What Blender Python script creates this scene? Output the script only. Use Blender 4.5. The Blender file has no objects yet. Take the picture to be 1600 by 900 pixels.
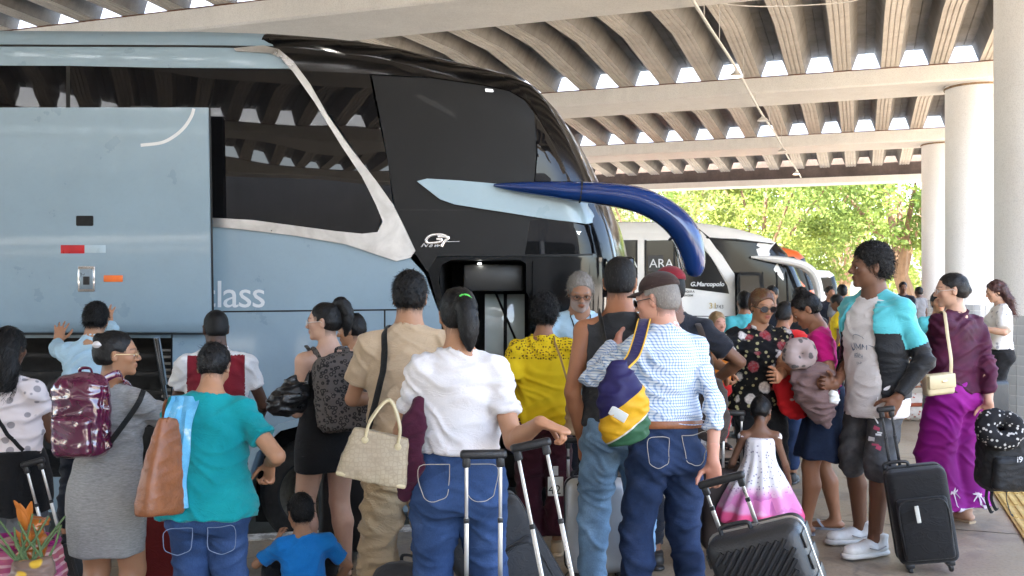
import bpy, bmesh, math, random
import numpy as np
from mathutils import Vector, Matrix, geometry
random.seed(7); np.random.seed(7)
SC = bpy.context.scene; COL = SC.collection
R = math.radians; PI = math.pi
# ------------------------------------------------------------------ camera, sky, sun, exposure
CAMZ = 1.5; FPX = 1500.0
cam = bpy.data.cameras.new('camera'); camo = bpy.data.objects.new('camera', cam); COL.objects.link(camo)
camo.location = (0, 0, CAMZ); camo.rotation_euler = (R(90), 0, 0)
cam.sensor_width = 36.0; cam.lens = 36.0 * FPX / 1600.0; cam.clip_start = 0.1; cam.clip_end = 2000
SC.camera = camo
SUN_EL, SUN_AZ = R(58), R(200)          # azimuth of the sun, clockwise from +Y (behind the camera, a little left)
world = bpy.data.worlds.new('World'); SC.world = world; world.use_nodes = True
wn = world.node_tree; bg = wn.nodes['Background']
sky = wn.nodes.new('ShaderNodeTexSky'); sky.sky_type = 'NISHITA'; sky.sun_disc = False
sky.sun_elevation = SUN_EL; sky.sun_rotation = SUN_AZ; sky.dust_density = 2.5; sky.air_density = 1.0; sky.ozone_density = 1.0
wn.links.new(sky.outputs[0], bg.inputs[0]); bg.inputs[1].default_value = 0.15
sun = bpy.data.lights.new('sun', 'SUN'); sun.energy = 4.6; sun.angle = R(0.5); sun.color = (1.0, 0.95, 0.87)
suno = bpy.data.objects.new('sun', sun); COL.objects.link(suno)
_d = Vector((math.sin(SUN_AZ) * math.cos(SUN_EL), math.cos(SUN_AZ) * math.cos(SUN_EL), math.sin(SUN_EL)))
suno.rotation_euler = (-_d).to_track_quat('-Z', 'Y').to_euler(); suno.location = (0, -10, 30)
SC.view_settings.view_transform = 'Standard'; SC.view_settings.look = 'None'; SC.view_settings.gamma = 1
SC.view_settings.exposure = 3.32
SC.view_settings.use_curve_mapping = False
SC.render.engine = 'CYCLES'
try:
    SC.cycles.use_denoising = True; SC.cycles.max_bounces = 8; SC.cycles.diffuse_bounces = 5; SC.cycles.glossy_bounces = 4
    SC.cycles.transmission_bounces = 6; SC.cycles.transparent_max_bounces = 8
    SC.cycles.sample_clamp_indirect = 6.0; SC.cycles.caustics_reflective = False; SC.cycles.caustics_refractive = False
    SC.cycles.use_adaptive_sampling = True; SC.cycles.adaptive_threshold = 0.015
except Exception as e: print(e)

def W(px, py, Y):                        # a point of the place, given its bearing from the camera and its distance
    return np.array(((px - 800) / FPX * Y, Y, CAMZ + (450 - py) / FPX * Y))
def gz(x, y=0):                          # the platform falls gently towards the bus bay
    x = max(x, -7.0)
    if x > 2.3: return 0.0
    if x > 1.3: t = (2.3 - x); return -0.03 * t * t
    return -0.03 + 0.06 * (x - 1.3)
# ------------------------------------------------------------------ tagging
def tag(o, label=None, cat=None, group=None, kind=None):
    if label: o['label'] = label
    if cat: o['category'] = cat
    if group: o['group'] = group
    if kind: o['kind'] = kind
    return o
def link(o, parent=None):
    COL.objects.link(o)
    if parent is not None: o.parent = parent
    return o
def empty(name, loc=(0, 0, 0), rz=0, parent=None):
    o = bpy.data.objects.new(name, None); o.location = loc; o.rotation_euler = (0, 0, rz); o.empty_display_size = .1
    return link(o, parent)
# ------------------------------------------------------------------ materials
def _set(b, k, v):
    if k in b.inputs: b.inputs[k].default_value = v
def rgb(c): return (c[0], c[1], c[2], 1) if not isinstance(c, str) else tuple(hexc(c)) + (1,)
def hexc(h):
    h = h.lstrip('#'); v = [int(h[i:i + 2], 16) / 255 for i in (0, 2, 4)]
    return [x / 12.92 if x <= .04045 else ((x + .055) / 1.055) ** 2.4 for x in v]
class NT:
    def __init__(s, name):
        s.m = bpy.data.materials.new(name); s.m.use_nodes = True; s.t = s.m.node_tree
        s.b = s.t.nodes['Principled BSDF']; s.out = s.t.nodes['Material Output']; s._c = None
    def n(s, typ, **kw):
        x = s.t.nodes.new('ShaderNode' + typ)
        for k, v in kw.items(): setattr(x, k, v)
        return x
    def l(s, a, b): s.t.links.new(a, b)
    def coord(s, scale=(1, 1, 1), kind='Object', rot=(0, 0, 0)):
        mp = s.n('Mapping'); mp.inputs['Scale'].default_value = scale; mp.inputs['Rotation'].default_value = rot
        s.l(s.n('NewGeometry').outputs['Position'] if kind == 'World' else s.n('TexCoord').outputs[kind], mp.inputs[0]); return mp.outputs[0]
    def noise(s, scale, detail=4, rough=.55, vec=None, dist=0):
        x = s.n('TexNoise'); x.inputs['Scale'].default_value = scale; x.inputs['Detail'].default_value = detail
        x.inputs['Roughness'].default_value = rough; x.inputs['Distortion'].default_value = dist
        if vec is None: vec = s.coord()
        s.l(vec, x.inputs['Vector']); return x.outputs[0]
    def ramp(s, fac, stops, interp='LINEAR'):
        x = s.n('ValToRGB'); x.color_ramp.interpolation = interp; e = x.color_ramp.elements
        while len(e) < len(stops): e.new(.5)
        for i, (p, c) in enumerate(stops):
            e[i].position = p; e[i].color = rgb(c) if not isinstance(c, (int, float)) else (c, c, c, 1)
        s.l(fac, x.inputs[0]); return x.outputs[0]
    def mix(s, fac, a, b, mode='MIX'):
        x = s.n('MixRGB', blend_type=mode)
        for i, v in enumerate((fac, a, b)):
            if hasattr(v, 'links') or isinstance(v, bpy.types.NodeSocket): s.l(v, x.inputs[i])
            elif i == 0: x.inputs[0].default_value = v
            else: x.inputs[i].default_value = rgb(v)
        return x.outputs[0]
    def math(s, op, a, b=None, c=None):
        x = s.n('Math', operation=op)
        for i, v in enumerate((a, b, c)):
            if v is None: continue
            if isinstance(v, bpy.types.NodeSocket): s.l(v, x.inputs[i])
            else: x.inputs[i].default_value = v
        return x.outputs[0]
    def bump(s, h, strength=.3, dist=.01):
        x = s.n('Bump'); x.inputs['Strength'].default_value = strength; x.inputs['Distance'].default_value = dist
        s.l(h, x.inputs['Height'])
        old = [k for k in s.t.links if k.to_socket == s.b.inputs['Normal']]
        if old: s.l(old[0].from_socket, x.inputs['Normal'])
        s.l(x.outputs[0], s.b.inputs['Normal'])
    def base(s, v):
        if isinstance(v, bpy.types.NodeSocket): s.l(v, s.b.inputs['Base Color'])
        else: s.b.inputs['Base Color'].default_value = rgb(v)
    def rough(s, v):
        if isinstance(v, bpy.types.NodeSocket): s.l(v, s.b.inputs['Roughness'])
        else: s.b.inputs['Roughness'].default_value = v
MATS = {}
def plain(name, c, rough=.5, metal=0., spec=.5, coat=0., var=.12, vscale=9., bump=0., bscale=60.):
    if name in MATS: return MATS[name]
    t = NT(name); col = rgb(c)
    if var > 0:
        f = t.noise(vscale, 5)
        t.base(t.ramp(f, [(.25, [x * (1 - var) for x in col[:3]]), (.75, [min(1, x * (1 + var)) for x in col[:3]])]))
        rr = t.noise(vscale * 2.3, 4)
        t.rough(t.ramp(rr, [(.3, max(.02, rough * .85)), (.7, min(1, rough * 1.15))]))
    else: t.base(col); t.rough(rough)
    t.b.inputs['Metallic'].default_value = metal; _set(t.b, 'Specular IOR Level', spec); _set(t.b, 'Coat Weight', coat); _set(t.b, 'Coat Roughness', .05)
    if bump > 0: t.bump(t.noise(bscale, 3), bump, .01)
    MATS[name] = t.m; return t.m
def fabric(name, c, rough=.9, var=.07, weave=420., sheen=.12, bump=.25, c2=None, fold=.07):
    if name in MATS: return MATS[name]
    t = NT(name); col = list(rgb(c)[:3]); f = t.noise(7, 6, .6)
    c2 = list(rgb(c2)[:3]) if c2 else [min(1, x * (1 + var)) for x in col]
    b = t.ramp(f, [(.3, [x * (1 - var) for x in col]), (.7, c2)])
    f2 = t.noise(weave, 2)
    t.base(t.mix(.22, b, t.ramp(f2, [(.3, .25), (.7, 1.)]), 'MULTIPLY'))
    t.rough(rough); _set(t.b, 'Sheen Weight', sheen); _set(t.b, 'Specular IOR Level', .25); _set(t.b, 'Sheen Roughness', .5)
    t.bump(t.noise(weave, 2), bump * .5, .002); t.bump(t.noise(30, 3, .5, dist=.5), fold, .01); t.bump(t.ramp(t.noise(7.5, 5, .55, t.coord((1, 1, 1.8)), 1.1), [(.44, 0.), (.5, 1.), (.56, 0.)]), .22 + fold * .5, .006)
    MATS[name] = t.m; return t.m
# ------------------------------------------------------------------ mesh building
def mesh_obj(name, V, Fq, mat, parent=None, smooth=True, mats=None, mi=None):
    me = bpy.data.meshes.new(name)
    V = np.asarray(V, dtype=np.float32)
    if isinstance(Fq, np.ndarray):
        n = Fq.shape[1]; me.vertices.add(len(V)); me.vertices.foreach_set('co', V.ravel())
        me.loops.add(Fq.size); me.loops.foreach_set('vertex_index', Fq.ravel().astype(np.int32))
        me.polygons.add(len(Fq)); me.polygons.foreach_set('loop_start', np.arange(0, Fq.size, n, dtype=np.int32))
        me.update(calc_edges=True)
    else:
        me.from_pydata([tuple(map(float, v)) for v in V], [], [tuple(int(i) for i in f) for f in Fq]); me.update()
    for m in (mats or [mat]): me.materials.append(m)
    if mi is not None: me.polygons.foreach_set('material_index', np.asarray(mi, dtype=np.int32))
    if smooth: me.polygons.foreach_set('use_smooth', np.ones(len(me.polygons), dtype=bool))
    o = bpy.data.objects.new(name, me); return link(o, parent)
class MB:
    """collects boxes, tubes and swept shapes; build() links them as ONE mesh object"""
    def __init__(s): s.v = []; s.f = []; s.m = []; s.cur = 0
    def add(s, V, F):
        k = len(s.v); s.v += [tuple(map(float, p)) for p in V]; s.f += [tuple(i + k for i in f) for f in F]; s.m += [s.cur] * len(F); return s
    def box(s, c, d, rot=None, bev=0.0, seg=2):
        bm = bmesh.new(); bmesh.ops.create_cube(bm, size=1)
        for v in bm.verts: v.co = Vector((v.co.x * d[0], v.co.y * d[1], v.co.z * d[2]))
        if bev > 0: bmesh.ops.bevel(bm, geom=list(bm.edges), offset=min(bev, min(d) * .49), segments=seg, profile=.5, affect='EDGES')
        M = Matrix.Translation(Vector(c)) @ (rot.to_4x4() if rot is not None else Matrix())
        bm.verts.index_update()
        s.add([M @ v.co for v in bm.verts], [[v.index for v in f.verts] for f in bm.faces]); bm.free(); return s
    def tube(s, pts, r, n=10, cap=True, flat=None, up=None, closed=False):
        """pts: path; r: radius or list; flat=(w,t): ribbon/ellipse half sizes"""
        P = [Vector(p) for p in pts]; N = len(P); rs = r if isinstance(r, (list, tuple)) else [r] * N
        V = []; F = []; ref = Vector(up) if up is not None else None; prev = None
        for i in range(N):
            if closed: t = (P[(i + 1) % N] - P[i - 1])
            else: t = P[min(i + 1, N - 1)] - P[max(i - 1, 0)]
            t = t.normalized() if t.length > 1e-9 else Vector((0, 0, 1))
            if ref is not None: a = ref - t * ref.dot(t)
            elif prev is not None: a = prev - t * prev.dot(t)
            else:
                a = Vector((0, 0, 1)) if abs(t.z) < .9 else Vector((1, 0, 0)); a = a - t * a.dot(t)
            if a.length < 1e-6: a = t.orthogonal()
            a.normalize(); prev = a; b = t.cross(a)
            for k in range(n):
                th = 2 * PI * k / n; ca, sa = math.cos(th), math.sin(th)
                if flat: V.append(P[i] + a * ca * flat[0] * rs[i] + b * sa * flat[1] * rs[i])
                else: V.append(P[i] + (a * ca + b * sa) * rs[i])
        for i in range(N if closed else N - 1):
            j = (i + 1) % N
            for k in range(n): F.append((i * n + k, i * n + (k + 1) % n, j * n + (k + 1) % n, j * n + k))
        if cap and not closed: F.append(tuple(range(n - 1, -1, -1))); F.append(tuple((N - 1) * n + k for k in range(n)))
        return s.add(V, F)
    def lathe(s, prof, c=(0, 0, 0), n=24, axis='Z', rot=None):
        V = []; F = []; m = len(prof)
        for i in range(n):
            th = 2 * PI * i / n
            for r, z in prof:
                p = Vector((r * math.cos(th), r * math.sin(th), z))
                if axis == 'Y': p = Vector((p.x, p.z, p.y))
                if axis == 'X': p = Vector((p.z, p.x, p.y))
                if rot is not None: p = rot @ p
                V.append(p + Vector(c))
        for i in range(n):
            j = (i + 1) % n
            for k in range(m - 1): F.append((i * m + k, j * m + k, j * m + k + 1, i * m + k + 1))
        return s.add(V, F)
    def prism(s, poly, d0, d1, plane='XZ'):
        n = len(poly); V = []
        for d in (d0, d1):
            for a, b in poly: V.append((a, d, b) if plane == 'XZ' else ((a, b, d) if plane == 'XY' else (d, a, b)))
        F = [tuple(range(n - 1, -1, -1)), tuple(range(n, 2 * n))] + [(i, (i + 1) % n, n + (i + 1) % n, n + i) for i in range(n)]
        return s.add(V, F)
    def build(s, name, mat, parent=None, smooth=False, auto=True, mats=None):
        o = mesh_obj(name, s.v, s.f, mat, parent, smooth=False, mats=mats, mi=s.m if mats else None)
        bm = bmesh.new(); bm.from_mesh(o.data); bmesh.ops.recalc_face_normals(bm, faces=list(bm.faces))
        if smooth or auto:
            for f in bm.faces: f.smooth = True
            for e in bm.edges:
                if len(e.link_faces) == 2 and e.calc_face_angle(0) > R(38): e.smooth = False
        bm.to_mesh(o.data); bm.free(); return o
def spline(pts, n=8, closed=False):
    P = [np.array(p, float) for p in pts]; N = len(P); out = []
    for i in range(N if closed else N - 1):
        p1, p2 = P[i], P[(i + 1) % N]
        p0 = P[i - 1] if (closed or i > 0) else 2 * p1 - p2
        p3 = P[(i + 2) % N] if (closed or i + 2 < N) else 2 * p2 - p1
        for k in range(n):
            t = k / n
            out.append(.5 * ((2 * p1) + (p2 - p0) * t + (2 * p0 - 5 * p1 + 4 * p2 - p3) * t * t + (3 * p1 - p0 - 3 * p2 + p3) * t ** 3))
    if not closed: out.append(P[-1])
    return out
def text_obj(name, body, size, mat, parent, M, extrude=.002, shear=0., bold=0., align='LEFT', spacing=1.0, xs=1.0):
    cu = bpy.data.curves.new(name, 'FONT'); cu.body = body; cu.size = size; cu.extrude = extrude; cu.shear = shear; cu.offset = bold
    cu.align_x = align; cu.space_character = spacing; cu.resolution_u = 3
    tmp = bpy.data.objects.new(name, cu); COL.objects.link(tmp)
    dg = bpy.context.evaluated_depsgraph_get(); me = bpy.data.meshes.new_from_object(tmp.evaluated_get(dg))
    bpy.data.objects.remove(tmp); bpy.data.curves.remove(cu)
    if xs != 1.0:
        for v in me.vertices: v.co.x *= xs
    me.materials.clear(); me.materials.append(mat)
    me.transform(M); o = bpy.data.objects.new(name, me); return link(o, parent)
def clip_poly(poly, a, b, c):            # keep a*x+b*y<=c
    out = []; n = len(poly)
    for i in range(n):
        p, q = poly[i], poly[(i + 1) % n]; dp = a * p[0] + b * p[1] - c; dq = a * q[0] + b * q[1] - c
        if dp <= 0: out.append(p)
        if (dp < 0 < dq) or (dq < 0 < dp):
            t = dp / (dp - dq); out.append((p[0] + (q[0] - p[0]) * t, p[1] + (q[1] - p[1]) * t))
    return out
# ------------------------------------------------------------------ noise (vectorised)
_perm = np.random.RandomState(3).permutation(256); _perm = np.concatenate([_perm, _perm, _perm]).astype(np.int64)
_grad = np.random.RandomState(5).normal(size=(256, 3)); _grad /= np.linalg.norm(_grad, axis=1)[:, None]
def noise3(P):
    P = np.asarray(P, float); I = np.floor(P).astype(np.int64); Fr = P - I; I &= 255
    u = Fr ** 3 * (Fr * (Fr * 6 - 15) + 10); r = 0
    for dx in (0, 1):
        wx = u[:, 0] if dx else 1 - u[:, 0]
        for dy in (0, 1):
            wy = u[:, 1] if dy else 1 - u[:, 1]
            for dz in (0, 1):
                wz = u[:, 2] if dz else 1 - u[:, 2]
                h = _perm[_perm[_perm[I[:, 0] + dx] + I[:, 1] + dy] + I[:, 2] + dz]
                g = _grad[h]; r = r + wx * wy * wz * (g[:, 0] * (Fr[:, 0] - dx) + g[:, 1] * (Fr[:, 1] - dy) + g[:, 2] * (Fr[:, 2] - dz))
    return r * 1.6
# ------------------------------------------------------------------ signed-distance modelling of soft shapes
def rotm(rx=0, ry=0, rz=0): return np.array(Matrix.Rotation(rz, 3, 'Z') @ Matrix.Rotation(ry, 3, 'Y') @ Matrix.Rotation(rx, 3, 'X'))
I3 = np.eye(3)
class Shape:
    def __init__(s): s.p = []
    def _a(s, lo, hi, fn, k, op): s.p.append((np.array(lo, float), np.array(hi, float), fn, k, op)); return s
    def cone(s, a, b, ra, rb, k=.02, op='u', flat=None):
        a = np.array(a, float); b = np.array(b, float); ba = b - a; L = max(ba @ ba, 1e-9); r = max(ra, rb) * (max(1, flat[1]) if flat else 1)
        def fn(x, y, z):
            px, py, pz = x - a[0], y - a[1], z - a[2]
            t = np.clip((px * ba[0] + py * ba[1] + pz * ba[2]) / L, 0, 1)
            dx, dy, dz = px - t * ba[0], py - t * ba[1], pz - t * ba[2]; sc = 1.
            if flat:
                n, f = flat; n = np.asarray(n); q = (dx * n[0] + dy * n[1] + dz * n[2]) * (1 / f - 1); dx = dx + n[0] * q; dy = dy + n[1] * q; dz = dz + n[2] * q; sc = min(1, f)
            return (np.sqrt(dx * dx + dy * dy + dz * dz) - (ra + t * (rb - ra))) * sc
        return s._a(np.minimum(a, b) - r, np.maximum(a, b) + r, fn, k, op)
    def ccyl(s, a, b, ra, rb, k=.01, op='u', cut0=False):
        a = np.array(a, float); b = np.array(b, float); ba = b - a; L = max(ba @ ba, 1e-9); Ln = math.sqrt(L); r = max(ra, rb)
        def fn(x, y, z):
            px, py, pz = x - a[0], y - a[1], z - a[2]; t = (px * ba[0] + py * ba[1] + pz * ba[2]) / L; tc = np.clip(t, 0, 1); ts = tc if not cut0 else t; ts = np.maximum(t, 0) if not cut0 else t
            dx, dy, dz = px - ts * ba[0], py - ts * ba[1], pz - ts * ba[2]; d = np.sqrt(dx * dx + dy * dy + dz * dz) - (ra + tc * (rb - ra))
            d = np.maximum(d, (t - 1) * Ln); return np.maximum(d, -t * Ln) if cut0 else d
        return s._a(np.minimum(a, b) - r, np.maximum(a, b) + r, fn, k, op)
    def ell(s, c, r, Rm=None, k=.02, op='u'):
        c = np.array(c, float); r = np.array(r, float) * np.ones(3); Rm = I3 if Rm is None else Rm; m = (np.abs(Rm) @ r)
        def fn(x, y, z):
            p = (x - c[0], y - c[1], z - c[2]); q = [p[0] * Rm[0, i] + p[1] * Rm[1, i] + p[2] * Rm[2, i] for i in range(3)]
            k0 = np.sqrt(sum((q[i] / r[i]) ** 2 for i in range(3))); k1 = np.sqrt(sum((q[i] / r[i] ** 2) ** 2 for i in range(3))) + 1e-6
            return k0 * (k0 - 1) / k1
        return s._a(c - m, c + m, fn, k, op)
    def box(s, c, d, rad=.01, Rm=None, k=.01, op='u'):
        c = np.array(c, float); hd = np.array(d, float) / 2; Rm = I3 if Rm is None else Rm; m = np.abs(Rm) @ hd
        def fn(x, y, z):
            p = (x - c[0], y - c[1], z - c[2]); q = [np.abs(p[0] * Rm[0, i] + p[1] * Rm[1, i] + p[2] * Rm[2, i]) - (hd[i] - rad) for i in range(3)]
            o = np.sqrt(sum(np.maximum(v, 0) ** 2 for v in q)); return o + np.minimum(np.maximum(q[0], np.maximum(q[1], q[2])), 0) - rad
        return s._a(c - m, c + m, fn, k, op)
    def loft(s, tab, o=(0, 0, 0), Rm=None, k=.02, op='u', p=2.0, ease=0.):
        """tab rows: z, half width, half depth, y offset, [x offset]; cross sections along local z"""
        tab = np.array([list(r) + [0] * (5 - len(r)) for r in sorted(tab)], float); o = np.array(o, float); Rm = I3 if Rm is None else Rm
        zs = tab[:, 0]; fine = np.linspace(zs[0], zs[-1], 80); 
        T = np.stack([_pchip(zs, tab[:, i], fine) for i in range(1, 5)], 1)
        mx = max(abs(T[:, 0]).max() + abs(T[:, 3]).max(), abs(T[:, 1]).max() + abs(T[:, 2]).max()) + ease
        cs = [Rm @ np.array((sx * mx, sy * mx, z)) for sx in (-1, 1) for sy in (-1, 1) for z in (zs[0] - ease, zs[-1] + ease)]
        def fn(x, y, z):
            P = (x - o[0], y - o[1], z - o[2]); q = [P[0] * Rm[0, i] + P[1] * Rm[1, i] + P[2] * Rm[2, i] for i in range(3)]
            zc = np.clip(q[2], zs[0], zs[-1]); idx = ((zc - zs[0]) / (zs[-1] - zs[0]) * 79); i0 = np.clip(idx.astype(int), 0, 78); f = idx - i0
            a, b, yo, xo = [T[i0, j] * (1 - f) + T[i0 + 1, j] * f for j in range(4)]
            a = a + ease; b = b + ease
            u = (q[0] - xo) / a; v = (q[1] - yo) / b
            if p == 2.0: rr = np.sqrt(u * u + v * v) + 1e-6; g = np.sqrt((u / a) ** 2 + (v / b) ** 2) + 1e-6; d = rr * (rr - 1) / g
            else: rr = (np.abs(u) ** p + np.abs(v) ** p) ** (1 / p) + 1e-6; d = (rr - 1) * np.minimum(a, b)
            dz = np.maximum(zs[0] - q[2], q[2] - zs[-1]); 
            return np.where(dz > 0, np.sqrt(np.maximum(d, 0) ** 2 + dz ** 2), np.maximum(d, dz))
        return s._a(o + np.min(cs, 0), o + np.max(cs, 0), fn, k, op)
    def plane(s, pt, n, k=.0):           # keep the side opposite to n
        n = np.array(n, float); n = n / np.linalg.norm(n); c = float(n @ np.array(pt, float))
        s.p.append((None, None, lambda x, y, z: x * n[0] + y * n[1] + z * n[2] - c, k, 'i')); return s
    def mesh(s, h, lo=None, hi=None):
        us = [q for q in s.p if q[4] == 'u']
        L = np.min([q[0] for q in us], 0); H = np.max([q[1] for q in us], 0)
        if lo is not None: L = np.maximum(L, lo)
        if hi is not None: H = np.minimum(H, hi)
        L = L - 2.5 * h; n = np.ceil((H + 2.5 * h - L) / h).astype(int) + 1
        ax = [L[i] + h * np.arange(n[i]) for i in range(3)]
        A = np.full(n, .5, np.float32)
        for lo_, hi_, fn, k, op in s.p:
            if lo_ is None: sl = (slice(None),) * 3
            else:
                m = k + 3 * h; i0 = np.clip(np.floor((lo_ - m - L) / h).astype(int), 0, n); i1 = np.clip(np.ceil((hi_ + m - L) / h).astype(int) + 1, 0, n)
                if np.any(i1 <= i0): continue
                sl = tuple(slice(i0[i], i1[i]) for i in range(3))
            x, y, z = ax[0][sl[0]][:, None, None].astype(np.float32), ax[1][sl[1]][None, :, None].astype(np.float32), ax[2][sl[2]][None, None, :].astype(np.float32)
            d = np.asarray(fn(x, y, z), np.float32); a = A[sl]
            if op == 'u':
                if k > 0: t = np.clip(.5 + .5 * (d - a) / k, 0, 1); A[sl] = d * (1 - t) + a * t - k * t * (1 - t)
                else: A[sl] = np.minimum(a, d)
            else:
                if op == 's': d = -d
                if k > 0: t = np.clip(.5 - .5 * (d - a) / k, 0, 1); A[sl] = d * (1 - t) + a * t + k * t * (1 - t)
                else: A[sl] = np.maximum(a, d)
        return surface_nets(A, L, h)
def _pchip(x, y, xi):
    h = np.diff(x); d = np.diff(y) / h; m = np.zeros(len(x)); m[0] = d[0]; m[-1] = d[-1]
    for i in range(1, len(x) - 1):
        if d[i - 1] * d[i] > 0: w1 = 2 * h[i] + h[i - 1]; w2 = h[i] + 2 * h[i - 1]; m[i] = (w1 + w2) / (w1 / d[i - 1] + w2 / d[i])
    i = np.clip(np.searchsorted(x, xi) - 1, 0, len(h) - 1); t = (xi - x[i]) / h[i]
    return (2 * t ** 3 - 3 * t ** 2 + 1) * y[i] + (t ** 3 - 2 * t ** 2 + t) * h[i] * m[i] + (-2 * t ** 3 + 3 * t ** 2) * y[i + 1] + (t ** 3 - t ** 2) * h[i] * m[i + 1]
_C = np.array([(i, j, k) for i in (0, 1) for j in (0, 1) for k in (0, 1)])
_E = [(a, b) for a in range(8) for b in range(a + 1, 8) if np.abs(_C[a] - _C[b]).sum() == 1]
def surface_nets(A, L, h):
    A[0] = A[-1] = .5; A[:, 0] = A[:, -1] = .5; A[:, :, 0] = A[:, :, -1] = .5
    S = A < 0; n = np.array(A.shape) - 1
    cnt = np.zeros(n, np.int8)
    for c in _C: cnt += S[c[0]:c[0] + n[0], c[1]:c[1] + n[1], c[2]:c[2] + n[2]]
    act = np.argwhere((cnt > 0) & (cnt < 8))
    if len(act) == 0: return np.zeros((0, 3)), np.zeros((0, 4), int)
    val = np.stack([A[act[:, 0] + c[0], act[:, 1] + c[1], act[:, 2] + c[2]] for c in _C], 1)
    acc = np.zeros((len(act), 3)); num = np.zeros(len(act))
    for a, b in _E:
        va, vb = val[:, a], val[:, b]; m = (va < 0) != (vb < 0); den = np.where(m, va - vb, 1); t = np.where(m, va / den, 0)
        acc += np.where(m[:, None], _C[a] + t[:, None] * (_C[b] - _C[a]), 0); num += m
    V = L + h * (act + acc / num[:, None])
    idx = np.full(n, -1, np.int32); idx[act[:, 0], act[:, 1], act[:, 2]] = np.arange(len(act)); Q = []
    for d in range(3):
        e, f = (d + 1) % 3, (d + 2) % 3
        s0 = [slice(1, n[i]) for i in range(3)]; s0[d] = slice(0, n[d]); s1 = list(s0); s1[d] = slice(1, n[d] + 1)
        a = S[tuple(s0)]; b = S[tuple(s1)]; ch = np.argwhere(a != b)
        if len(ch) == 0: continue
        g = ch.copy(); 
        for i in range(3):
            if i != d: g[:, i] += 1
        def at(de, df):
            q = g.copy(); q[:, e] -= de; q[:, f] -= df; return idx[q[:, 0], q[:, 1], q[:, 2]]
        qd = np.stack([at(1, 1), at(0, 1), at(0, 0), at(1, 0)], 1)
        flip = ~a[ch[:, 0], ch[:, 1], ch[:, 2]]; qd[flip] = qd[flip][:, ::-1]; Q.append(qd)
    Q = np.concatenate(Q); Q = Q[(Q >= 0).all(1)]
    return V, Q
def vnormals(V, Q):
    N = np.zeros_like(V); d1 = V[Q[:, 2]] - V[Q[:, 0]]; d2 = V[Q[:, 3]] - V[Q[:, 1]]; fn = np.cross(d1, d2)
    for c in range(3): N[:, c] = sum(np.bincount(Q[:, i], fn[:, c], len(V)) for i in range(4))
    return N / (np.linalg.norm(N, axis=1)[:, None] + 1e-9)
def relax(V, Q, it=1, lam=.5):
    n = len(V); a = np.concatenate([Q[:, i] for i in range(4)] + [Q[:, (i + 1) % 4] for i in range(4)]); b = np.concatenate([Q[:, (i + 1) % 4] for i in range(4)] + [Q[:, i] for i in range(4)])
    C = np.maximum(np.bincount(a, minlength=n), 1)
    for _ in range(it):
        S = np.stack([np.bincount(a, V[b, c], n) for c in range(3)], 1); V = V + lam * (S / C[:, None] - V)
    return V
# ================================================================== SETTING
UY = R(20); U = np.array((math.sin(UY), math.cos(UY))); Vd = np.array((math.cos(UY), -math.sin(UY)))
C0 = np.array((5.98, 10.7)); BAY = 7.45
def st(s, t): p = C0 + s * U + t * Vd; return float(p[0]), float(p[1])
ROAD_Z = -0.62
def concrete(name, c, var=.18, stain=.35, rough=.85, scale=1.0, bump=.25, spot=True, drip=.25, tone=.0):
    t = NT(name); col = list(rgb(c)[:3]); vec = t.coord((scale,) * 3, 'World')
    a = t.noise(1.3, 8, .62, vec); b = t.noise(9, 6, .6, vec); cc = t.noise(70, 3, .5, vec)
    base = t.ramp(a, [(.28, [x * (1 - var) for x in col]), (.72, [min(1, x * (1 + var)) for x in col])])
    base = t.mix(stain, base, t.ramp(b, [(.3, .55), (.62, 1.)]), 'MULTIPLY')
    dr = t.noise(2.6, 6, .65, t.coord((1.6, 1.6, .12), 'World')); base = t.mix(drip, base, t.ramp(dr, [(.30, (.45, .38, .32)), (.52, (1, 1, 1))]), 'MULTIPLY')
    big = t.noise(.33, 4, .6, vec); base = t.mix(.5 * drip + .1, base, t.ramp(big, [(.36, .55), (.56, 1.)]), 'MULTIPLY')
    if tone > 0: oi = t.n('ObjectInfo'); base = t.mix(1., base, t.ramp(oi.outputs['Random'], [(0., 1 - tone), (1., 1.)]), 'MULTIPLY')
    if spot: base = t.mix(.25, base, t.ramp(cc, [(.35, .5), (.55, 1.)]), 'MULTIPLY')
    t.base(base); t.rough(t.ramp(b, [(.3, rough * .8), (.7, min(1, rough * 1.1))])); _set(t.b, 'Specular IOR Level', .35)
    t.bump(b, bump, .01); t.bump(cc, bump * .6, .003); MATS[name] = t.m; return t.m
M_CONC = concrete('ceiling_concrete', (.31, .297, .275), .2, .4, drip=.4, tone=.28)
M_GIRD = concrete('painted_girder', (.88, .865, .83), .04, .08, drip=.08)
M_COLW = concrete('white_paint_column', (.86, .86, .85), .02, .05, .6, bump=.06, drip=.05)
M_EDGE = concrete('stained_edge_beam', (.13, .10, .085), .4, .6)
M_BASE = plain('joint_base', (.10, .09, .08), .95)
M_ROAD = concrete('road_asphalt', (.11, .108, .105), .2, .3)
M_OUT = concrete('outside_ground', (.42, .37, .30), .2, .3)
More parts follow.
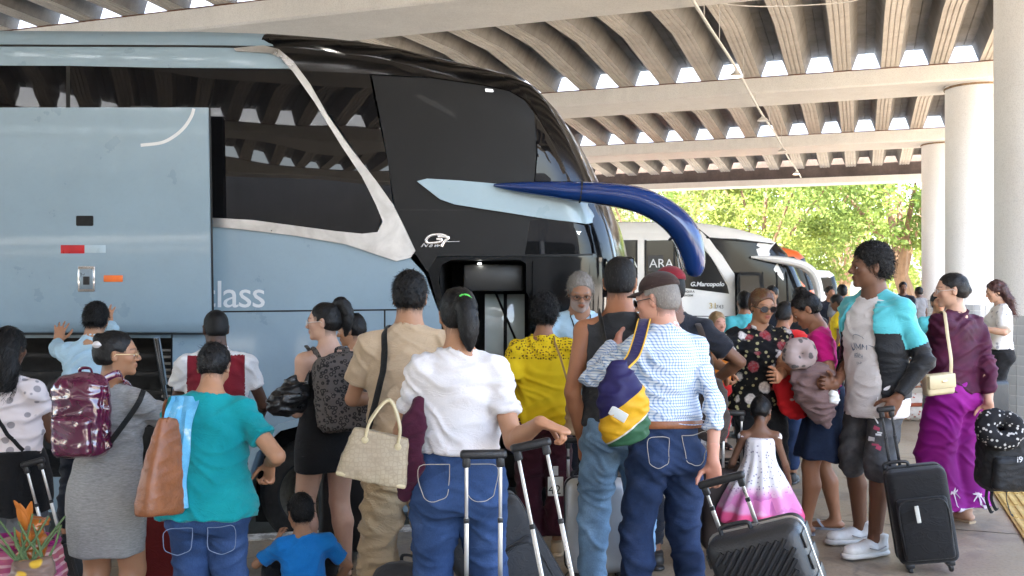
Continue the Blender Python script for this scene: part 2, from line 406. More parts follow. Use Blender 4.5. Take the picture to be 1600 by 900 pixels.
def floor_mat(name):
    t = NT(name); vec = t.coord((1, 1, 1)); a = t.noise(.7, 7, .6, vec, .4); b = t.noise(5, 7, .68, vec, .6); c = t.noise(55, 4, .6, vec); d = t.noise(2.1, 4, .5, vec, 1.2)
    base = t.ramp(a, [(.25, (.27, .21, .145)), (.55, (.37, .295, .212)), (.8, (.45, .365, .275))])
    base = t.mix(.5, base, t.ramp(b, [(.32, .45), (.58, 1.)]), 'MULTIPLY')
    base = t.mix(.4, base, t.ramp(c, [(.36, .45), (.52, 1.)]), 'MULTIPLY')
    base = t.mix(t.ramp(d, [(.56, 0.), (.66, .55)]), base, (.15, .125, .105))
    v = t.n('TexVoronoi', feature='DISTANCE_TO_EDGE'); v.inputs['Scale'].default_value = .55; mp = t.noise(3, 3, .5, vec); 
    t.l(t.mix(.25, vec, mp), v.inputs['Vector'])
    base = t.mix(t.ramp(v.outputs[0], [(0., .6), (.006, 0.)]), base, (.12, .10, .09))
    t.base(base); t.rough(t.ramp(b, [(.3, .28), (.7, .6)])); _set(t.b, 'Specular IOR Level', .45)
    t.bump(c, .18, .004); t.bump(b, .12, .01); return t.m
M_FLOOR = floor_mat('worn_concrete_floor')
# ground to the horizon, road of the bus bays
g = MB(); g.add([(-400, -300, -.66), (400, -300, -.66), (400, 700, -.66), (-400, 700, -.66)], [(0, 1, 2, 3)])
tag(g.build('ground', M_OUT), kind='structure')
g = MB(); g.add([(-60, -2, ROAD_Z), (9, -2, ROAD_Z), (22, 34, ROAD_Z), (-60, 34, ROAD_Z)], [(0, 1, 2, 3)])
tag(g.build('road', M_ROAD), kind='structure')
# platform: slabs laid along the roof's axes, stepped like a saw tooth round the bays
EDGE_Y = 6.5; EC = (.95, EDGE_Y)
plat = empty('platform'); tag(plat, kind='structure')
nU = (Vd[0], Vd[1])                                     # right of the tooth line: Vd.p >= Vd.EC
def platform_clip(poly):
    a = clip_poly(poly, 0, 1, EDGE_Y); b = clip_poly(poly, 0, -1, -EDGE_Y)
    b = clip_poly(b, -nU[0], -nU[1], -(nU[0] * EC[0] + nU[1] * EC[1])) if b else []
    return [q for q in (a, b) if len(q) > 2]
SL = 2.6; gap = .007
base = MB()
i_s, i_t = range(-8, 12), range(-8, 5)
for i in i_s:
    for j in i_t:
        s0, s1, t0, t1 = -12.1 + 1.35 + i * SL + gap, -12.1 + 1.35 + (i + 1) * SL - gap, j * SL - .9 + gap, (j + 1) * SL - .9 - gap
        q = [st(s0, t0), st(s0, t1), st(s1, t1), st(s1, t0)]
        if not any(platform_clip([p for p in q])): continue
        if max(p[0] for p in q) < -13 or max(p[1] for p in q) < -9: continue
        V = []; F = []; K = 4 if min(p[0] for p in q) < 2.3 else 1
        for a in range(K):
            for b in range(K):
                c = [st(s0 + (s1 - s0) * (a + da) / K, t0 + (t1 - t0) * (b + db) / K) for da, db in ((0, 0), (0, 1), (1, 1), (1, 0))]
                for pc in platform_clip(c):
                    k = len(V); V += [(x, y, gz(x)) for x, y in pc]; F.append(tuple(range(k, k + len(pc))))
                    base.add([(x, y, gz(x) - .02) for x, y in pc], [tuple(range(len(pc)))])
        if not F: continue
        V = V + [(x, y, z - .012) for x, y, z in V]; n = len(V) // 2
        bm = bmesh.new(); vs = [bm.verts.new(v) for v in V[:n]]
        for f in F: bm.faces.new([vs[k] for k in f])
        bmesh.ops.remove_doubles(bm, verts=bm.verts, dist=1e-4); bmesh.ops.recalc_face_normals(bm, faces=bm.faces)
        for f in bm.faces:
            if f.normal.z < 0: f.normal_flip()
            f.smooth = True
        me = bpy.data.meshes.new('slab'); bm.to_mesh(me); bm.free(); me.materials.append(M_FLOOR); link(bpy.data.objects.new('slab', me), plat)
bo = base.build('joint_bed', M_BASE, plat)
# kerb stones along the platform edge: white painted, worn
def kerb_mat():
    t = NT('kerb_paint'); a = t.noise(14, 6, .7); t.base(t.ramp(a, [(.42, (.33, .31, .29)), (.55, (.72, .71, .69))])); t.rough(.8); t.bump(a, .3, .01); return t.m
M_KERB = kerb_mat(); kerb = empty('kerb'); tag(kerb, kind='structure')
path = [(-13.0, EDGE_Y), EC, tuple(np.array(EC) + 26 * U)]
for (a, b) in zip(path[:-1], path[1:]):
    a, b = np.array(a), np.array(b); L = np.linalg.norm(b - a); d = (b - a) / L; nrm = np.array((-d[1], d[0])); n = int(L / 1.0)
    for k in range(n):
        p, q = a + d * (L * k / n + .006), a + d * (L * (k + 1) / n - .006)
        V = []
        for e in (p, q):
            for o_, z in ((0.0, .012), (.15, .012), (.165, -.012), (.165, ROAD_Z - .02), (0.0, ROAD_Z - .02)):
                w = e + nrm * o_; zz = gz(e[0]) + z if z > -.1 else z; V.append((w[0], w[1], zz))
        F = [(0, 1, 2, 3, 4), (9, 8, 7, 6, 5)] + [(i, 5 + i, 5 + (i + 1) % 5, (i + 1) % 5) for i in range(5)]
        MB().add(V, F).build('kerb_stone', M_KERB, kerb)
# tactile paving: yellow slabs with raised bars along the right of the walkway
def tact_mat():
    t = NT('tactile_yellow'); a = t.noise(9, 6, .65); t.base(t.ramp(a, [(.3, (.42, .27, .07)), (.7, (.62, .43, .13))])); t.rough(.7); t.bump(t.noise(90, 3), .2, .003); return t.m
M_TACT = tact_mat(); tac = empty('tactile_paving'); tag(tac, 'yellow tactile paving strip let into the concrete at the lower right corner', 'paving strip', kind='thing')
p0 = np.array((2.95, 5.46)); s00 = float((p0 - C0) @ U); t00 = float((p0 - C0) @ Vd); tile = None
for k in range(-6, 11):
    for j in range(2):
        a = st(s00 + k * .4 + .2, t00 + .2 + j * .4)
        if tile is None:
            m = MB().box((0, 0, .008), (.394, .394, .012), bev=.003)
            for q in range(7): m.box((-.165 + q * .055, 0, .0165), (.028, .37, .006), bev=.0025)
            tile = m.build('tactile_tile', M_TACT, tac); o = tile
        else: o = link(tile.copy(), tac)
        o.location = (a[0], a[1], 0); o.rotation_euler = (0, 0, -UY)
# ------------------------------------------------------------------ roof: girders, precast ribs, skylight panes
SOF = 5.22; GT = .30; GW = .68; RZ = SOF + GT + .015; RISE = .17
T0, T1 = -23.2, 2.6
def girder_mesh(w=GW, gt=GT):
    ch = .10; prof = [(-w, gt), (-w, .03), (-w + .03, 0), (w - .03, 0), (w, .03), (w, gt)]
    return prof
for k in range(-4, 3):
    prof = girder_mesh(); V = []; F = []; n = len(prof)
    for t in (T0, T1):
        for a, z in prof: x, y = st(k * BAY + a, t); V.append((x, y, SOF + z))
    F = [tuple(range(n)), tuple(range(2 * n - 1, n - 1, -1))] + [(i, (i + 1) % n, n + (i + 1) % n, n + i) for i in range(n)]
    o = MB().add(V, F).build('roof_girder', M_GIRD)
    lab = {-4: 'white concrete girder at the outer edge of the roof behind the viewer', -3: 'white concrete girder three bays behind the front bus', -2: 'white concrete girder just behind the viewer', -1: 'white concrete girder overhead just in front of the viewer',
           0: 'white concrete girder passing above the front bus, cropped at the top left', 1: 'wide white girder resting on the middle white column', 2: 'white girder farther back on the slimmest visible column'}[k]
    tag(o, lab, 'girder', 'roof girders')
    b = MB()
    for a in (-GW + .004, GW - .004): 
        p, q = st(k * BAY + a, T0), st(k * BAY + a, T1); b.tube([(p[0], p[1], SOF + GT + .008), (q[0], q[1], SOF + GT + .008)], .012, 6)
    b.build('bearing_strip', plain('rust_bearing', (.16, .075, .045), .9, var=.5), o)
# edge beam with a dark stained face
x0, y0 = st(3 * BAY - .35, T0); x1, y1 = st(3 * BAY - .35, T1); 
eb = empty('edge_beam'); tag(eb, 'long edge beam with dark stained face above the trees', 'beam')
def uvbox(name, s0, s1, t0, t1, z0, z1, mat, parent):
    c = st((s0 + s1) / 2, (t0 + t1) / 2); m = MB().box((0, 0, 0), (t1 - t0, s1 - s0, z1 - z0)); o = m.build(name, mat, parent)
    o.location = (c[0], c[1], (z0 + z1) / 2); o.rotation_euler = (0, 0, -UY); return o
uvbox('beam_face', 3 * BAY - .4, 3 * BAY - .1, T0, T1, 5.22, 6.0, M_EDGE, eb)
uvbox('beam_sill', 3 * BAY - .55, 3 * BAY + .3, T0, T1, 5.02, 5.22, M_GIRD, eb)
# ribs
RL0, RL1 = .58, BAY - .58; LEN = RL1 - RL0; RW = .82; HW = RW / 2 + .003
bot = [(-HW, .33), (-HW + .008, .30), (-.27, .30), (-.155, .0)]
for gx in (-.08, 0, .08): bot += [(gx - .012, 0), (gx - .006, .016), (gx + .006, .016), (gx + .012, 0)]
bot += [(.155, 0), (.27, .30), (HW - .008, .30), (HW, .33)]
prof = bot + [(HW, .40), (-HW, .40)]
V = []; n = len(prof); stn = [0, .5, 1.0]
for q in stn:
    for a, z in prof: V.append((a, q * LEN, z + RISE * (1 - abs(2 * q - 1))))
F = [tuple(range(n - 1, -1, -1)), tuple((len(stn) - 1) * n + i for i in range(n))]
for r in range(len(stn) - 1):
    F += [(r * n + i, r * n + (i + 1) % n, (r + 1) * n + (i + 1) % n, (r + 1) * n + i) for i in range(n)]
mb_ = MB(); nf = len(bot)
mb_.add(V, F); mb_.m = [0] * len(F)
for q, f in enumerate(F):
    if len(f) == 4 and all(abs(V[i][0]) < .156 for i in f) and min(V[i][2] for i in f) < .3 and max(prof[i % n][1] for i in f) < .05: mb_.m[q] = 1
rib_me = mb_.build('roof_rib', M_CONC, auto=False, mats=[M_CONC, concrete('pale_bounce_flange', (.76, .71, .64), .08, .25, drip=.25, tone=.2)]); RIB = rib_me.data; bpy.data.objects.remove(rib_me)  # flange paler than sides: own tone, plus ground bounce painted into both colours
def pane_mat():
    t = NT('skylight_sheet'); tr = t.n('BsdfTranslucent'); tr.inputs[0].default_value = (.93, .95, .97, 1); df = t.n('BsdfDiffuse'); df.inputs[0].default_value = (.8, .8, .8, 1)
    mx = t.n('MixShader'); mx.inputs[0].default_value = .15; t.l(tr.outputs[0], mx.inputs[1]); t.l(df.outputs[0], mx.inputs[2]); t.l(mx.outputs[0], t.out.inputs[0]); return t.m
m = MB().add([(-.26, 0, .0), (.26, 0, .0), (.145, 0, .30), (-.145, 0, .30), (-.26, .006, .0), (.26, .006, .0), (.145, .006, .30), (-.145, .006, .30)],
             [(0, 1, 2, 3), (7, 6, 5, 4), (0, 4, 5, 1), (1, 5, 6, 2), (2, 6, 7, 3), (3, 7, 4, 0)]).build('skylight_pane', pane_mat()); PANE = m.data; bpy.data.objects.remove(m)
NR = int((T1 - T0) / RW); roof = empty('roof_deck'); tag(roof, 'ribbed precast concrete roof deck over the bus platform', 'roof')
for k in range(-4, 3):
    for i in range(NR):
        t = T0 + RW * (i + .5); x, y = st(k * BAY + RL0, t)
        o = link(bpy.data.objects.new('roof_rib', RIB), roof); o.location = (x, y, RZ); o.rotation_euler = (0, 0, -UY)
        if k < 2 and i < NR - 1:
            for so in (-.575, .57):
                x, y = st((k + 1) * BAY + so, t + RW / 2); o = link(bpy.data.objects.new('skylight_pane', PANE), roof); o.location = (x, y, RZ); o.rotation_euler = (0, 0, -UY)
# ------------------------------------------------------------------ columns with tiled foot
M_TILE = plain('grey_glazed_tile', (.36, .375, .38), .12, spec=.6, var=.25, vscale=3)
M_GROUT = plain('tile_grout', (.55, .55, .54), .9)
def column(k, rad, label, pieces):
    x, y = st(k * BAY, 0); o = empty('column', (x, y, 0)); tag(o, label, 'column', 'white columns')
    MB().lathe([(rad, 1.2), (rad, SOF - .05), (rad + .012, SOF - .045), (rad + .012, SOF + .02), (0, SOF + .02)], n=64).build('shaft', M_COLW, o)
    [MB().lathe([(rad + .0005, zz - .006), (rad + .003, zz - .003), (rad + .003, zz + .003), (rad + .0005, zz + .006)], n=64).build('casting_joint', M_COLW, o) for zz in (2.45, 3.7)]
    MB().lathe([(rad + .014, SOF - .06), (rad + .022, SOF - .055), (rad + .022, SOF - .025), (rad + .014, SOF - .02)], n=64).build('stain_ring', plain('rust_ring', (.24, .16, .09), .9, var=.4, vscale=20), o)
    MB().lathe([(0, -.02), (rad + .008, -.02), (rad + .008, 1.2), (rad - .01, 1.2)], n=64).build('grout', M_GROUT, o)
    n = 32; h = 1.2 / 11; ro = rad + .016; ri = rad + .004; da = 2 * PI / n; one = None; bulk = MB()
    def tile_geo():
        V = []; g_ = .0035 / ro
        for r in (ri, ro):
            for a in (-da / 2 + g_, 0, da / 2 - g_):
                for z in (.004, h - .004): V.append((r * math.cos(a), r * math.sin(a), z))
        F = [(6, 8, 9, 7), (8, 10, 11, 9), (0, 6, 7, 1), (4, 5, 11, 10), (1, 7, 9, 3), (3, 9, 11, 5), (0, 2, 8, 6), (2, 4, 10, 8)]
        return V, F
    V, F = tile_geo()
    for i in range(n):
        a = i * da
        vis = math.sin(a) * y + math.cos(a) * x < 0.3
        if not vis: continue
        for r in range(11):
            if pieces:
                if one is None: one = MB().add(V, F).build('tile', M_TILE, o); q = one
                else: q = link(one.copy(), o)
                q.location = (0, 0, r * h); q.rotation_euler = (0, 0, a)
            else:
                c, s_ = math.cos(a), math.sin(a); bulk.add([(vx * c - vy * s_, vx * s_ + vy * c, vz + r * h) for vx, vy, vz in V], F)
    if not pieces: tag(bulk.build('tile_cladding', M_TILE, o), kind='stuff')
column(0, .55, 'nearest thick white column at the right edge of the picture', True)
column(1, .5, 'white round column in the middle of the row carrying the wide girder', False)
column(2, .5, 'farthest slim-looking white column beside the green tree', False)
# ------------------------------------------------------------------ lamp line under the roof
M_PIPE = plain('galvanised_pipe', (.62, .60, .56), .5, .3); M_DOME = plain('lamp_dome', (.75, .73, .7), .4, .2)
def pl(y): # line of the conduit in plan
    f = (y - 12.0) / 20; return np.array((2.3 + .370 * (y - 12.0), y))
cd = empty('conduit'); tag(cd, 'thin metal conduit running along under the roof ribs with lamps', 'conduit')
MB().tube([(*pl(y), 5.06 + .03 * math.sin(y * .9)) for y in np.linspace(2, 31, 40)], .022, 8).build('pipe', M_PIPE, cd)
for y in (9.3, 11.2, 12.6, 13.9, 16.6, 18.4, 21.0, 24.0, 27.0):
    if any(abs(y - yy) < .2 for yy in ()): continue
    MB().tube([(*pl(y), 5.04), (*pl(y), 5.70)], .006, 6).build('hanger', M_PIPE, cd)
def emit(name, c, s):
    t = NT(name); e = t.n('Emission'); e.inputs[0].default_value = rgb(c); e.inputs[1].default_value = s; t.l(e.outputs[0], t.out.inputs[0]); return t.m
M_BULB = emit('lamp_glow', (1, .78, .5), 2.2)
for i, (y, lit, lab) in enumerate(((15.6, 1, 'dome lamp glowing warm under the near roof bay'), (19.7, 0, 'small white dome lamp hanging just below the middle girder'),
                                 (24.2, 0, 'small dome lamp under the far bay ribs'), (29.0, 1, 'dome lamp in front of the dark edge beam'))):
    x, yy = pl(y); o = empty('dome_lamp', (x, yy, 4.93)); o.scale = (.62,) * 3; tag(o, lab, 'lamp', 'dome lamps')
    MB().lathe([(.0, .16), (.05, .16), (.06, .12), (.14, .07), (.19, .0), (.185, .0), (.13, .06), (0, .10)], n=24).build('shade', M_DOME, o)
    MB().tube([(0, 0, .15), (0, 0, .2)], .02, 8).build('stem', M_PIPE, o)
    MB().lathe([(0, .005), (.15, .005), (.15, .02), (0, .03)], n=20).build('bulb', M_BULB if lit else plain('lamp_glass', (.8, .8, .78), .3), o)
wr = MB().tube(spline([W(1080, -6, 12.5), W(1105, 3, 12.6), W(1180, 10, 12.8), W(1260, 8, 13), W(1330, 2, 13.2), W(1370, -12, 13.2)], 6), .008, 6).build('cable', M_PIPE)
tag(wr, 'slack thin cable strung across under the roof ribs', 'cable')
# ------------------------------------------------------------------ trees beyond the roof
def leaf_mat(name, c1, c2, trans=.45):
    t = NT(name); oi = t.n('Attribute'); oi.attribute_name = 'rnd'
    col = t.ramp(oi.outputs['Fac'], [(0., c1), (1., c2)]); t.base(col); t.rough(.55); _set(t.b, 'Specular IOR Level', .3)
    tr = t.n('BsdfTranslucent'); t.l(t.mix(.35, col, (.55, .62, .12)), tr.inputs[0]); mx = t.n('MixShader'); mx.inputs[0].default_value = trans
    t.l(t.b.outputs[0], mx.inputs[1]); t.l(tr.outputs[0], mx.inputs[2]); t.l(mx.outputs[0], t.out.inputs[0]); return t.m
M_LEAF = [leaf_mat('leaf_lime', (.06, .11, .022), (.20, .24, .06)), leaf_mat('leaf_green', (.028, .065, .014), (.13, .19, .045)), leaf_mat('leaf_pale', (.13, .155, .06), (.31, .32, .17))]
def bark_mat(name, c):
    t = NT(name); a = t.noise(6, 7, .7, t.coord((1, 1, .25))); t.base(t.ramp(a, [(.3, [x * .5 for x in c]), (.7, c)])); t.rough(.9); t.bump(a, .8, .04); return t.m
M_BARK = bark_mat('bark', (.24, .145, .085))
def tree(x, y, h, rad, mi, n, label, seed, size=.16, base=-.66, lean=0, trunk=.2, low=.35, cb=None):
    rs = np.random.RandomState(seed); o = empty('tree', (x, y, base)); tag(o, label, 'tree', 'trees beyond the roof')
    m = MB(); fork = h * low; pts = [(0, 0, 0), (lean * .3, 0, fork * .5), (lean, 0, fork)]
    m.tube(spline(pts, 5), list(np.linspace(trunk, trunk * .72, 11)), 9); cents = []
    for b in range(6):
        a = 2 * PI * b / 6 + rs.uniform(-.4, .4); rr = rad * rs.uniform(.35, .75); zz = h * rs.uniform(.6, .92)
        p = [(lean, 0, fork * .93), (lean + math.cos(a) * rr * .35, math.sin(a) * rr * .35, fork + (zz - fork) * .45), (lean + math.cos(a) * rr, math.sin(a) * rr, zz)]
        m.tube(spline(p, 5), list(np.linspace(trunk * .55, trunk * .1, 11)), 7); cents.append(p[2]); cents.append(p[1])
    m.build('trunk', M_BARK, o)
    nc = 46; C = []
    for c in range(nc):
        th = rs.uniform(0, 2 * PI); q = rs.uniform(-.6, 1); r_ = rad * math.sqrt(max(0, 1 - (q * .9) ** 2)) * rs.uniform(.35, 1.)
        C.append((lean + math.cos(th) * r_, math.sin(th) * r_, (cb or fork * .75) + (h - (cb or fork * .75)) * (.05 + .9 * (q + .6) / 1.6)))
    C = np.array(C); cr = rs.uniform(.45, 1.1, nc) * rad * .30; ci = rs.randint(0, nc, n)
    dv = rs.normal(size=(n, 3)); dv /= np.linalg.norm(dv, axis=1)[:, None]; P = C[ci] + dv * (cr[ci] * rs.uniform(.35, 1., n) ** .6)[:, None] * np.array((1, 1, .7))
    A = rs.normal(size=(n, 3)); A /= np.linalg.norm(A, axis=1)[:, None]; B = np.cross(A, rs.normal(size=(n, 3))); B /= np.linalg.norm(B, axis=1)[:, None]
    s_ = (size * rs.uniform(.6, 1.3, n))[:, None]
    Vv = np.stack([P - A * s_, P + B * s_ * .45, P + A * s_, P - B * s_ * .45], 1).reshape(-1, 3); Q = np.arange(4 * n).reshape(n, 4)
    lo = mesh_obj('crown', Vv, Q, M_LEAF[mi], o, smooth=False)
    at = lo.data.attributes.new('rnd', 'FLOAT', 'FACE'); at.data.foreach_set('value', np.clip(rs.uniform(0, 1, nc)[ci] * .8 + rs.uniform(0, .2, n), 0, 1).astype(np.float32)); return o
tree(16.2, 38.5, 9.8, 4.6, 1, 20000, 'leafy green tree with forked brown trunk beside the far column', 11, .12, lean=-.6, trunk=.40, low=.27, cb=3.6)
tree(11.4, 44, 10, 4.6, 0, 15000, 'lime green tree standing behind the young man in the turquoise jacket', 12, .125, trunk=.24, low=.2, cb=2.4)
tree(6.4, 48, 10.5, 4.8, 2, 13000, 'pale yellow green tree behind the white bus roof', 13, .13, trunk=.22, low=.2)
tree(10, 58, 12, 5.5, 2, 13000, 'distant lime tree in the gap between the pale and the leafy trees', 14, .155, trunk=.25, low=.18)
tree(19.5, 56, 12, 6, 0, 13000, 'distant dark green tree behind the forked trunk', 15, .155, trunk=.3, low=.18)
tree(2.6, 58, 11, 5.5, 2, 7000, 'distant washed-out tree just past the blue mirror arm', 16, .2, trunk=.25, low=.18)
tree(25, 48, 10, 5, 1, 5000, 'green tree hidden mostly behind the white columns', 17, .18, trunk=.3, low=.2)
tree(15.5, 74, 14, 7.5, 2, 9000, 'farthest pale tree at the end of the yard', 18, .26, trunk=.3, low=.12)
tree(5.5, 76, 13, 7.5, 0, 8000, 'farthest lime tree at the end of the yard', 21, .26, trunk=.3, low=.12)
tree(26, 76, 14, 7.5, 0, 8000, 'farthest lime tree seen past the forked trunk', 22, .26, trunk=.3, low=.12)
tree(-8, 52, 10, 5, 1, 4000, 'green tree far behind the front bus', 19, .2, trunk=.3)
# pale boundary wall of the yard and clipped bushes
bw = empty('boundary_wall', (0, 0, 0)); tag(bw, 'long low pale wall at the far end of the yard below the trees', 'wall')
MB().box((10, 78, .35), (90, .2, 2.0)).build('wall_panel', concrete('pale_wall', (.62, .58, .5), .1, .2), bw); MB().box((10, 78, 1.4), (90.2, .3, .1)).build('coping', M_GIRD, bw)

# terminal building behind the viewer: pale wall with a dark glazed concourse front
tb = empty('terminal_building', (*st(-4 * BAY - 3.2, -6), 0), -UY); tag(tb, 'terminal building with a dark glazed front behind the viewer', 'building')
M_SHOP = plain('concourse_glass', (.03, .032, .034), .15, var=.3)
MB().box((0, 0, 4.6), (40, .4, 2.2)).build('upper_wall', concrete('terminal_wall', (.5, .48, .45), .1, .2), tb); MB().box((0, .1, 1.6), (40, .3, 3.8)).build('glazed_front', M_SHOP, tb)
for q in range(14): MB().box((-19 + q * 2.9, .3, 1.6), (.14, .14, 3.8)).build('mullion', M_COLW, tb)
# ================================================================== BUSES
def paint(name, c, rough=.22, flake=.06, dirt=.25, coat=.5):
    t = NT(name); a = t.noise(2.2, 6, .6); b = t.noise(30, 4, .6); col = list(rgb(c)[:3])
    base = t.ramp(a, [(.3, [x * (1 - flake) for x in col]), (.7, [min(1, x * (1 + flake)) for x in col])])
    base = t.mix(dirt, base, t.ramp(b, [(.25, .7), (.5, 1.)]), 'MULTIPLY'); t.base(base)
    t.rough(t.ramp(a, [(.3, rough), (.7, rough * 1.5)])); _set(t.b, 'Coat Weight', coat); _set(t.b, 'Coat Roughness', .06); t.bump(t.noise(1.1, 2), .05, .02); return t.m
M_BLUE = paint('pale_blue_paint', (.265, .365, .44), .25, .05, .1); M_BLUE2 = paint('spear_blue_paint', (.33, .46, .54), .25, .05, .1); M_NAVY = paint('navy_gloss', (.007, .034, .16), .1, .15, .2)
M_BLACK = paint('gloss_black_shell', (.004, .004, .0045), .10, .05, .1, 0.); M_GREY = paint('dark_grey_film', (.011, .0112, .012), .30, .08, .15, 0.); _set(M_GREY.node_tree.nodes['Principled BSDF'], 'Specular IOR Level', .25)
def glass_black():
    t = NT('tinted_coach_glass'); t.base((.006, .006, .007)); t.rough(.012); _set(t.b, 'Specular IOR Level', .30)
    t.bump(t.noise(1.5, 1, .3, t.coord((.35, 1, 1.1))), .12, .06); return t.m
M_GLASS = glass_black()
def silver():
    t = NT('brushed_silver'); a = t.noise(5, 5, .6, t.coord((1, 1, 1)), .5); t.base(t.ramp(a, [(.3, (.46, .45, .44)), (.7, (.70, .685, .67))])); t.b.inputs['Metallic'].default_value = .85
    t.rough(t.ramp(a, [(.3, .26), (.7, .42)])); t.bump(a, .12, .02); return t.m
M_SILV = silver(); M_RUB = plain('rubber', (.013, .013, .013), .75, var=.3); M_TYRE = plain('tyre_rubber', (.018, .0175, .017), .85, var=.3, bump=.4, bscale=40)
M_DARKM = plain('dark_metal', (.03, .03, .031), .45, .4); M_CHROME = plain('chrome', (.75, .75, .76), .14, 1., var=.05); M_WHITE = paint('white_bus_paint', (.83, .82, .80), .3, .03, .1)
M_DECAL = plain('decal_white', (.72, .74, .76), .45, var=.03); M_BLK = plain('matt_black', (.006, .006, .006), .8); M_ORANGE = paint('orange_paint', (.75, .13, .02), .25)
M_RIM = plain('bus_wheel_rim', (.13, .115, .085), .55, .5, var=.5, vscale=14)
def dist_poly(P, poly, closed=True):
    A = np.array(poly); B = np.roll(A, -1, 0); d = np.full(len(P), 1e9)
    for a, b in (zip(A, B) if closed else zip(A[:-1], B[:-1])):
        ab = b - a; L = ab @ ab
        if L < 1e-12: continue
        t = np.clip(((P - a) @ ab) / L, 0, 1); d = np.minimum(d, np.hypot(*(P - a - t[:, None] * ab).T))
    return d
class Bus:
    """side drawn at distance Y (bearing pixels), body built as a closed shell behind it"""
    def __init__(s, name, Y, outline, width, label, group, r=.2, bulge=.25, road=ROAD_Z):
        s.Y = Y; s.k = Y / FPX; s.r = r; s.road = road
        s.out = [s.xz(p) for p in outline]; s.root = empty(name, (0, Y + width / 2, road)); tag(s.root, label, 'bus', group); s.w = width; s.bulge = bulge
        s.cur = [p for p in s.out if p[1] > road + 1.25]
    def xz(s, p): return ((p[0] - 800) * s.k, CAMZ + (450 - p[1]) * s.k)
    def put(s, o): o.parent = s.root; o.matrix_parent_inverse = Matrix.Translation(-Vector(s.root.location)); return o
    def ysurf(s, P):
        d = dist_poly(P, s.cur, False); q = np.clip((s.r - d) / s.r, 0, 1); keep = P[:, 1] > s.road + .9
        return s.Y + np.where(keep, s.r - np.sqrt(np.maximum(s.r ** 2 - (q * s.r) ** 2, 0)), 0)
    def panel(s, name, poly, mat, off=.004, thick=.012, step=.09, smooth=0, px=True, parent=None, holes=None):
        if smooth: poly = spline(poly, smooth, True)
        pl_ = [s.xz(p) for p in poly] if px else [tuple(p) for p in poly]
        pts = []; n = len(pl_)
        for i in range(n):
            a, b = np.array(pl_[i]), np.array(pl_[(i + 1) % n]); L = np.linalg.norm(b - a); m = max(1, int(L / step))
            for k in range(m): pts.append(tuple(a + (b - a) * k / m))
        nb = len(pts); A = np.array(pts); lo, hi = A.min(0), A.max(0)
        gx, gy = np.meshgrid(np.arange(lo[0] + step / 2, hi[0], step), np.arange(lo[1] + step / 2, hi[1], step)); G = np.stack([gx.ravel(), gy.ravel()], 1)
        if len(G):
            ins = np.zeros(len(G), bool); B = np.roll(A, -1, 0)
            for a, b in zip(A, B):
                c = ((a[1] > G[:, 1]) != (b[1] > G[:, 1])); xx = (b[0] - a[0]) * (G[:, 1] - a[1]) / (b[1] - a[1] if abs(b[1] - a[1]) > 1e-12 else 1e-12) + a[0]; ins ^= c & (G[:, 0] < xx)
            G = G[ins]; 
            if len(G): G = G[dist_poly(G, pts) > step * .35]
        allp = [Vector(p) for p in pts] + [Vector(p) for p in G]
        v, e, f, *_ = geometry.delaunay_2d_cdt(allp, [], [list(range(nb))], 1, 1e-6)
        P = np.array([(q.x, q.y) for q in v]); Yv = s.ysurf(P) - off
        V = [(P[i, 0], Yv[i], P[i, 1]) for i in range(len(P))]; F = [tuple(q) for q in f]
        if thick > 0:                                  # a rim so that the panel has an edge
            cnt = {}
            for q in F:
                for i in range(len(q)): a, b = q[i], q[(i + 1) % len(q)]; cnt[(a, b)] = 1
            for (a, b) in list(cnt):
                if (b, a) not in cnt:
                    k = len(V); V += [(V[a][0], V[a][1] + thick, V[a][2]), (V[b][0], V[b][1] + thick, V[b][2])]; F.append((b, a, k, k + 1))
        o = MB().add(V, F).build(name, mat); me = o.data
        # make the big face look at the viewer
        bm = bmesh.new(); bm.from_mesh(me); sy = sum(fc.normal.y * fc.calc_area() for fc in bm.faces)
        if sy > 0: bmesh.ops.reverse_faces(bm, faces=bm.faces)
        bm.to_mesh(me); bm.free()
        if parent is not None:
            o.parent = parent; o.matrix_parent_inverse = Matrix.Translation(-Vector(s.root.location))
        else: s.put(o)
        return o
    def shell(s, mat_fn, name='body_shell', skip_bottom=True, nose_x=None):
        A = np.array(s.out); n = len(A); B = np.roll(A, -1, 0); Pv = np.roll(A, 1, 0)
        area = .5 * np.sum(A[:, 0] * B[:, 1] - B[:, 0] * A[:, 1]); sg = 1 if area > 0 else -1
        t = B - Pv; t /= np.linalg.norm(t, axis=1)[:, None] + 1e-9; nin = sg * np.stack([-t[:, 1], t[:, 0]], 1)
        ys = [0] + [s.r * (1 - math.cos(a)) for a in np.linspace(.25, PI / 2, 6)] + list(np.linspace(s.r, s.w / 2, 5)[1:]); ys = sorted(set(np.round(ys, 4)))
        ys = ys + [s.w - y for y in reversed(ys[:-1])]
        V = []; nose = A[:, 0].max() if nose_x is None else nose_x
        for y in ys:
            yy = min(y, s.w - y); q = max(0, (s.r - yy) / s.r); ins = s.r * (1 - math.sqrt(max(0, 1 - q * q)))
            bl = s.bulge * (1 - ((y - s.w / 2) / (s.w / 2)) ** 2)
            for i in range(n):
                f = np.clip((A[i, 0] - (nose - 1.6)) / 1.6, 0, 1); k = 1. if A[i, 1] > s.road + .9 else 0.
                p = A[i] + nin[i] * ins * k; V.append((p[0] + bl * f, s.Y + y, p[1]))
        F = []; mi = []
        for r_ in range(len(ys) - 1):
            for i in range(n):
                j = (i + 1) % n; F.append((r_ * n + i, r_ * n + j, (r_ + 1) * n + j, (r_ + 1) * n + i)); mi.append(mat_fn(.5 * (A[i] + A[j])))
        F.append(tuple((len(ys) - 1) * n + i for i in range(n))); mi.append(0)
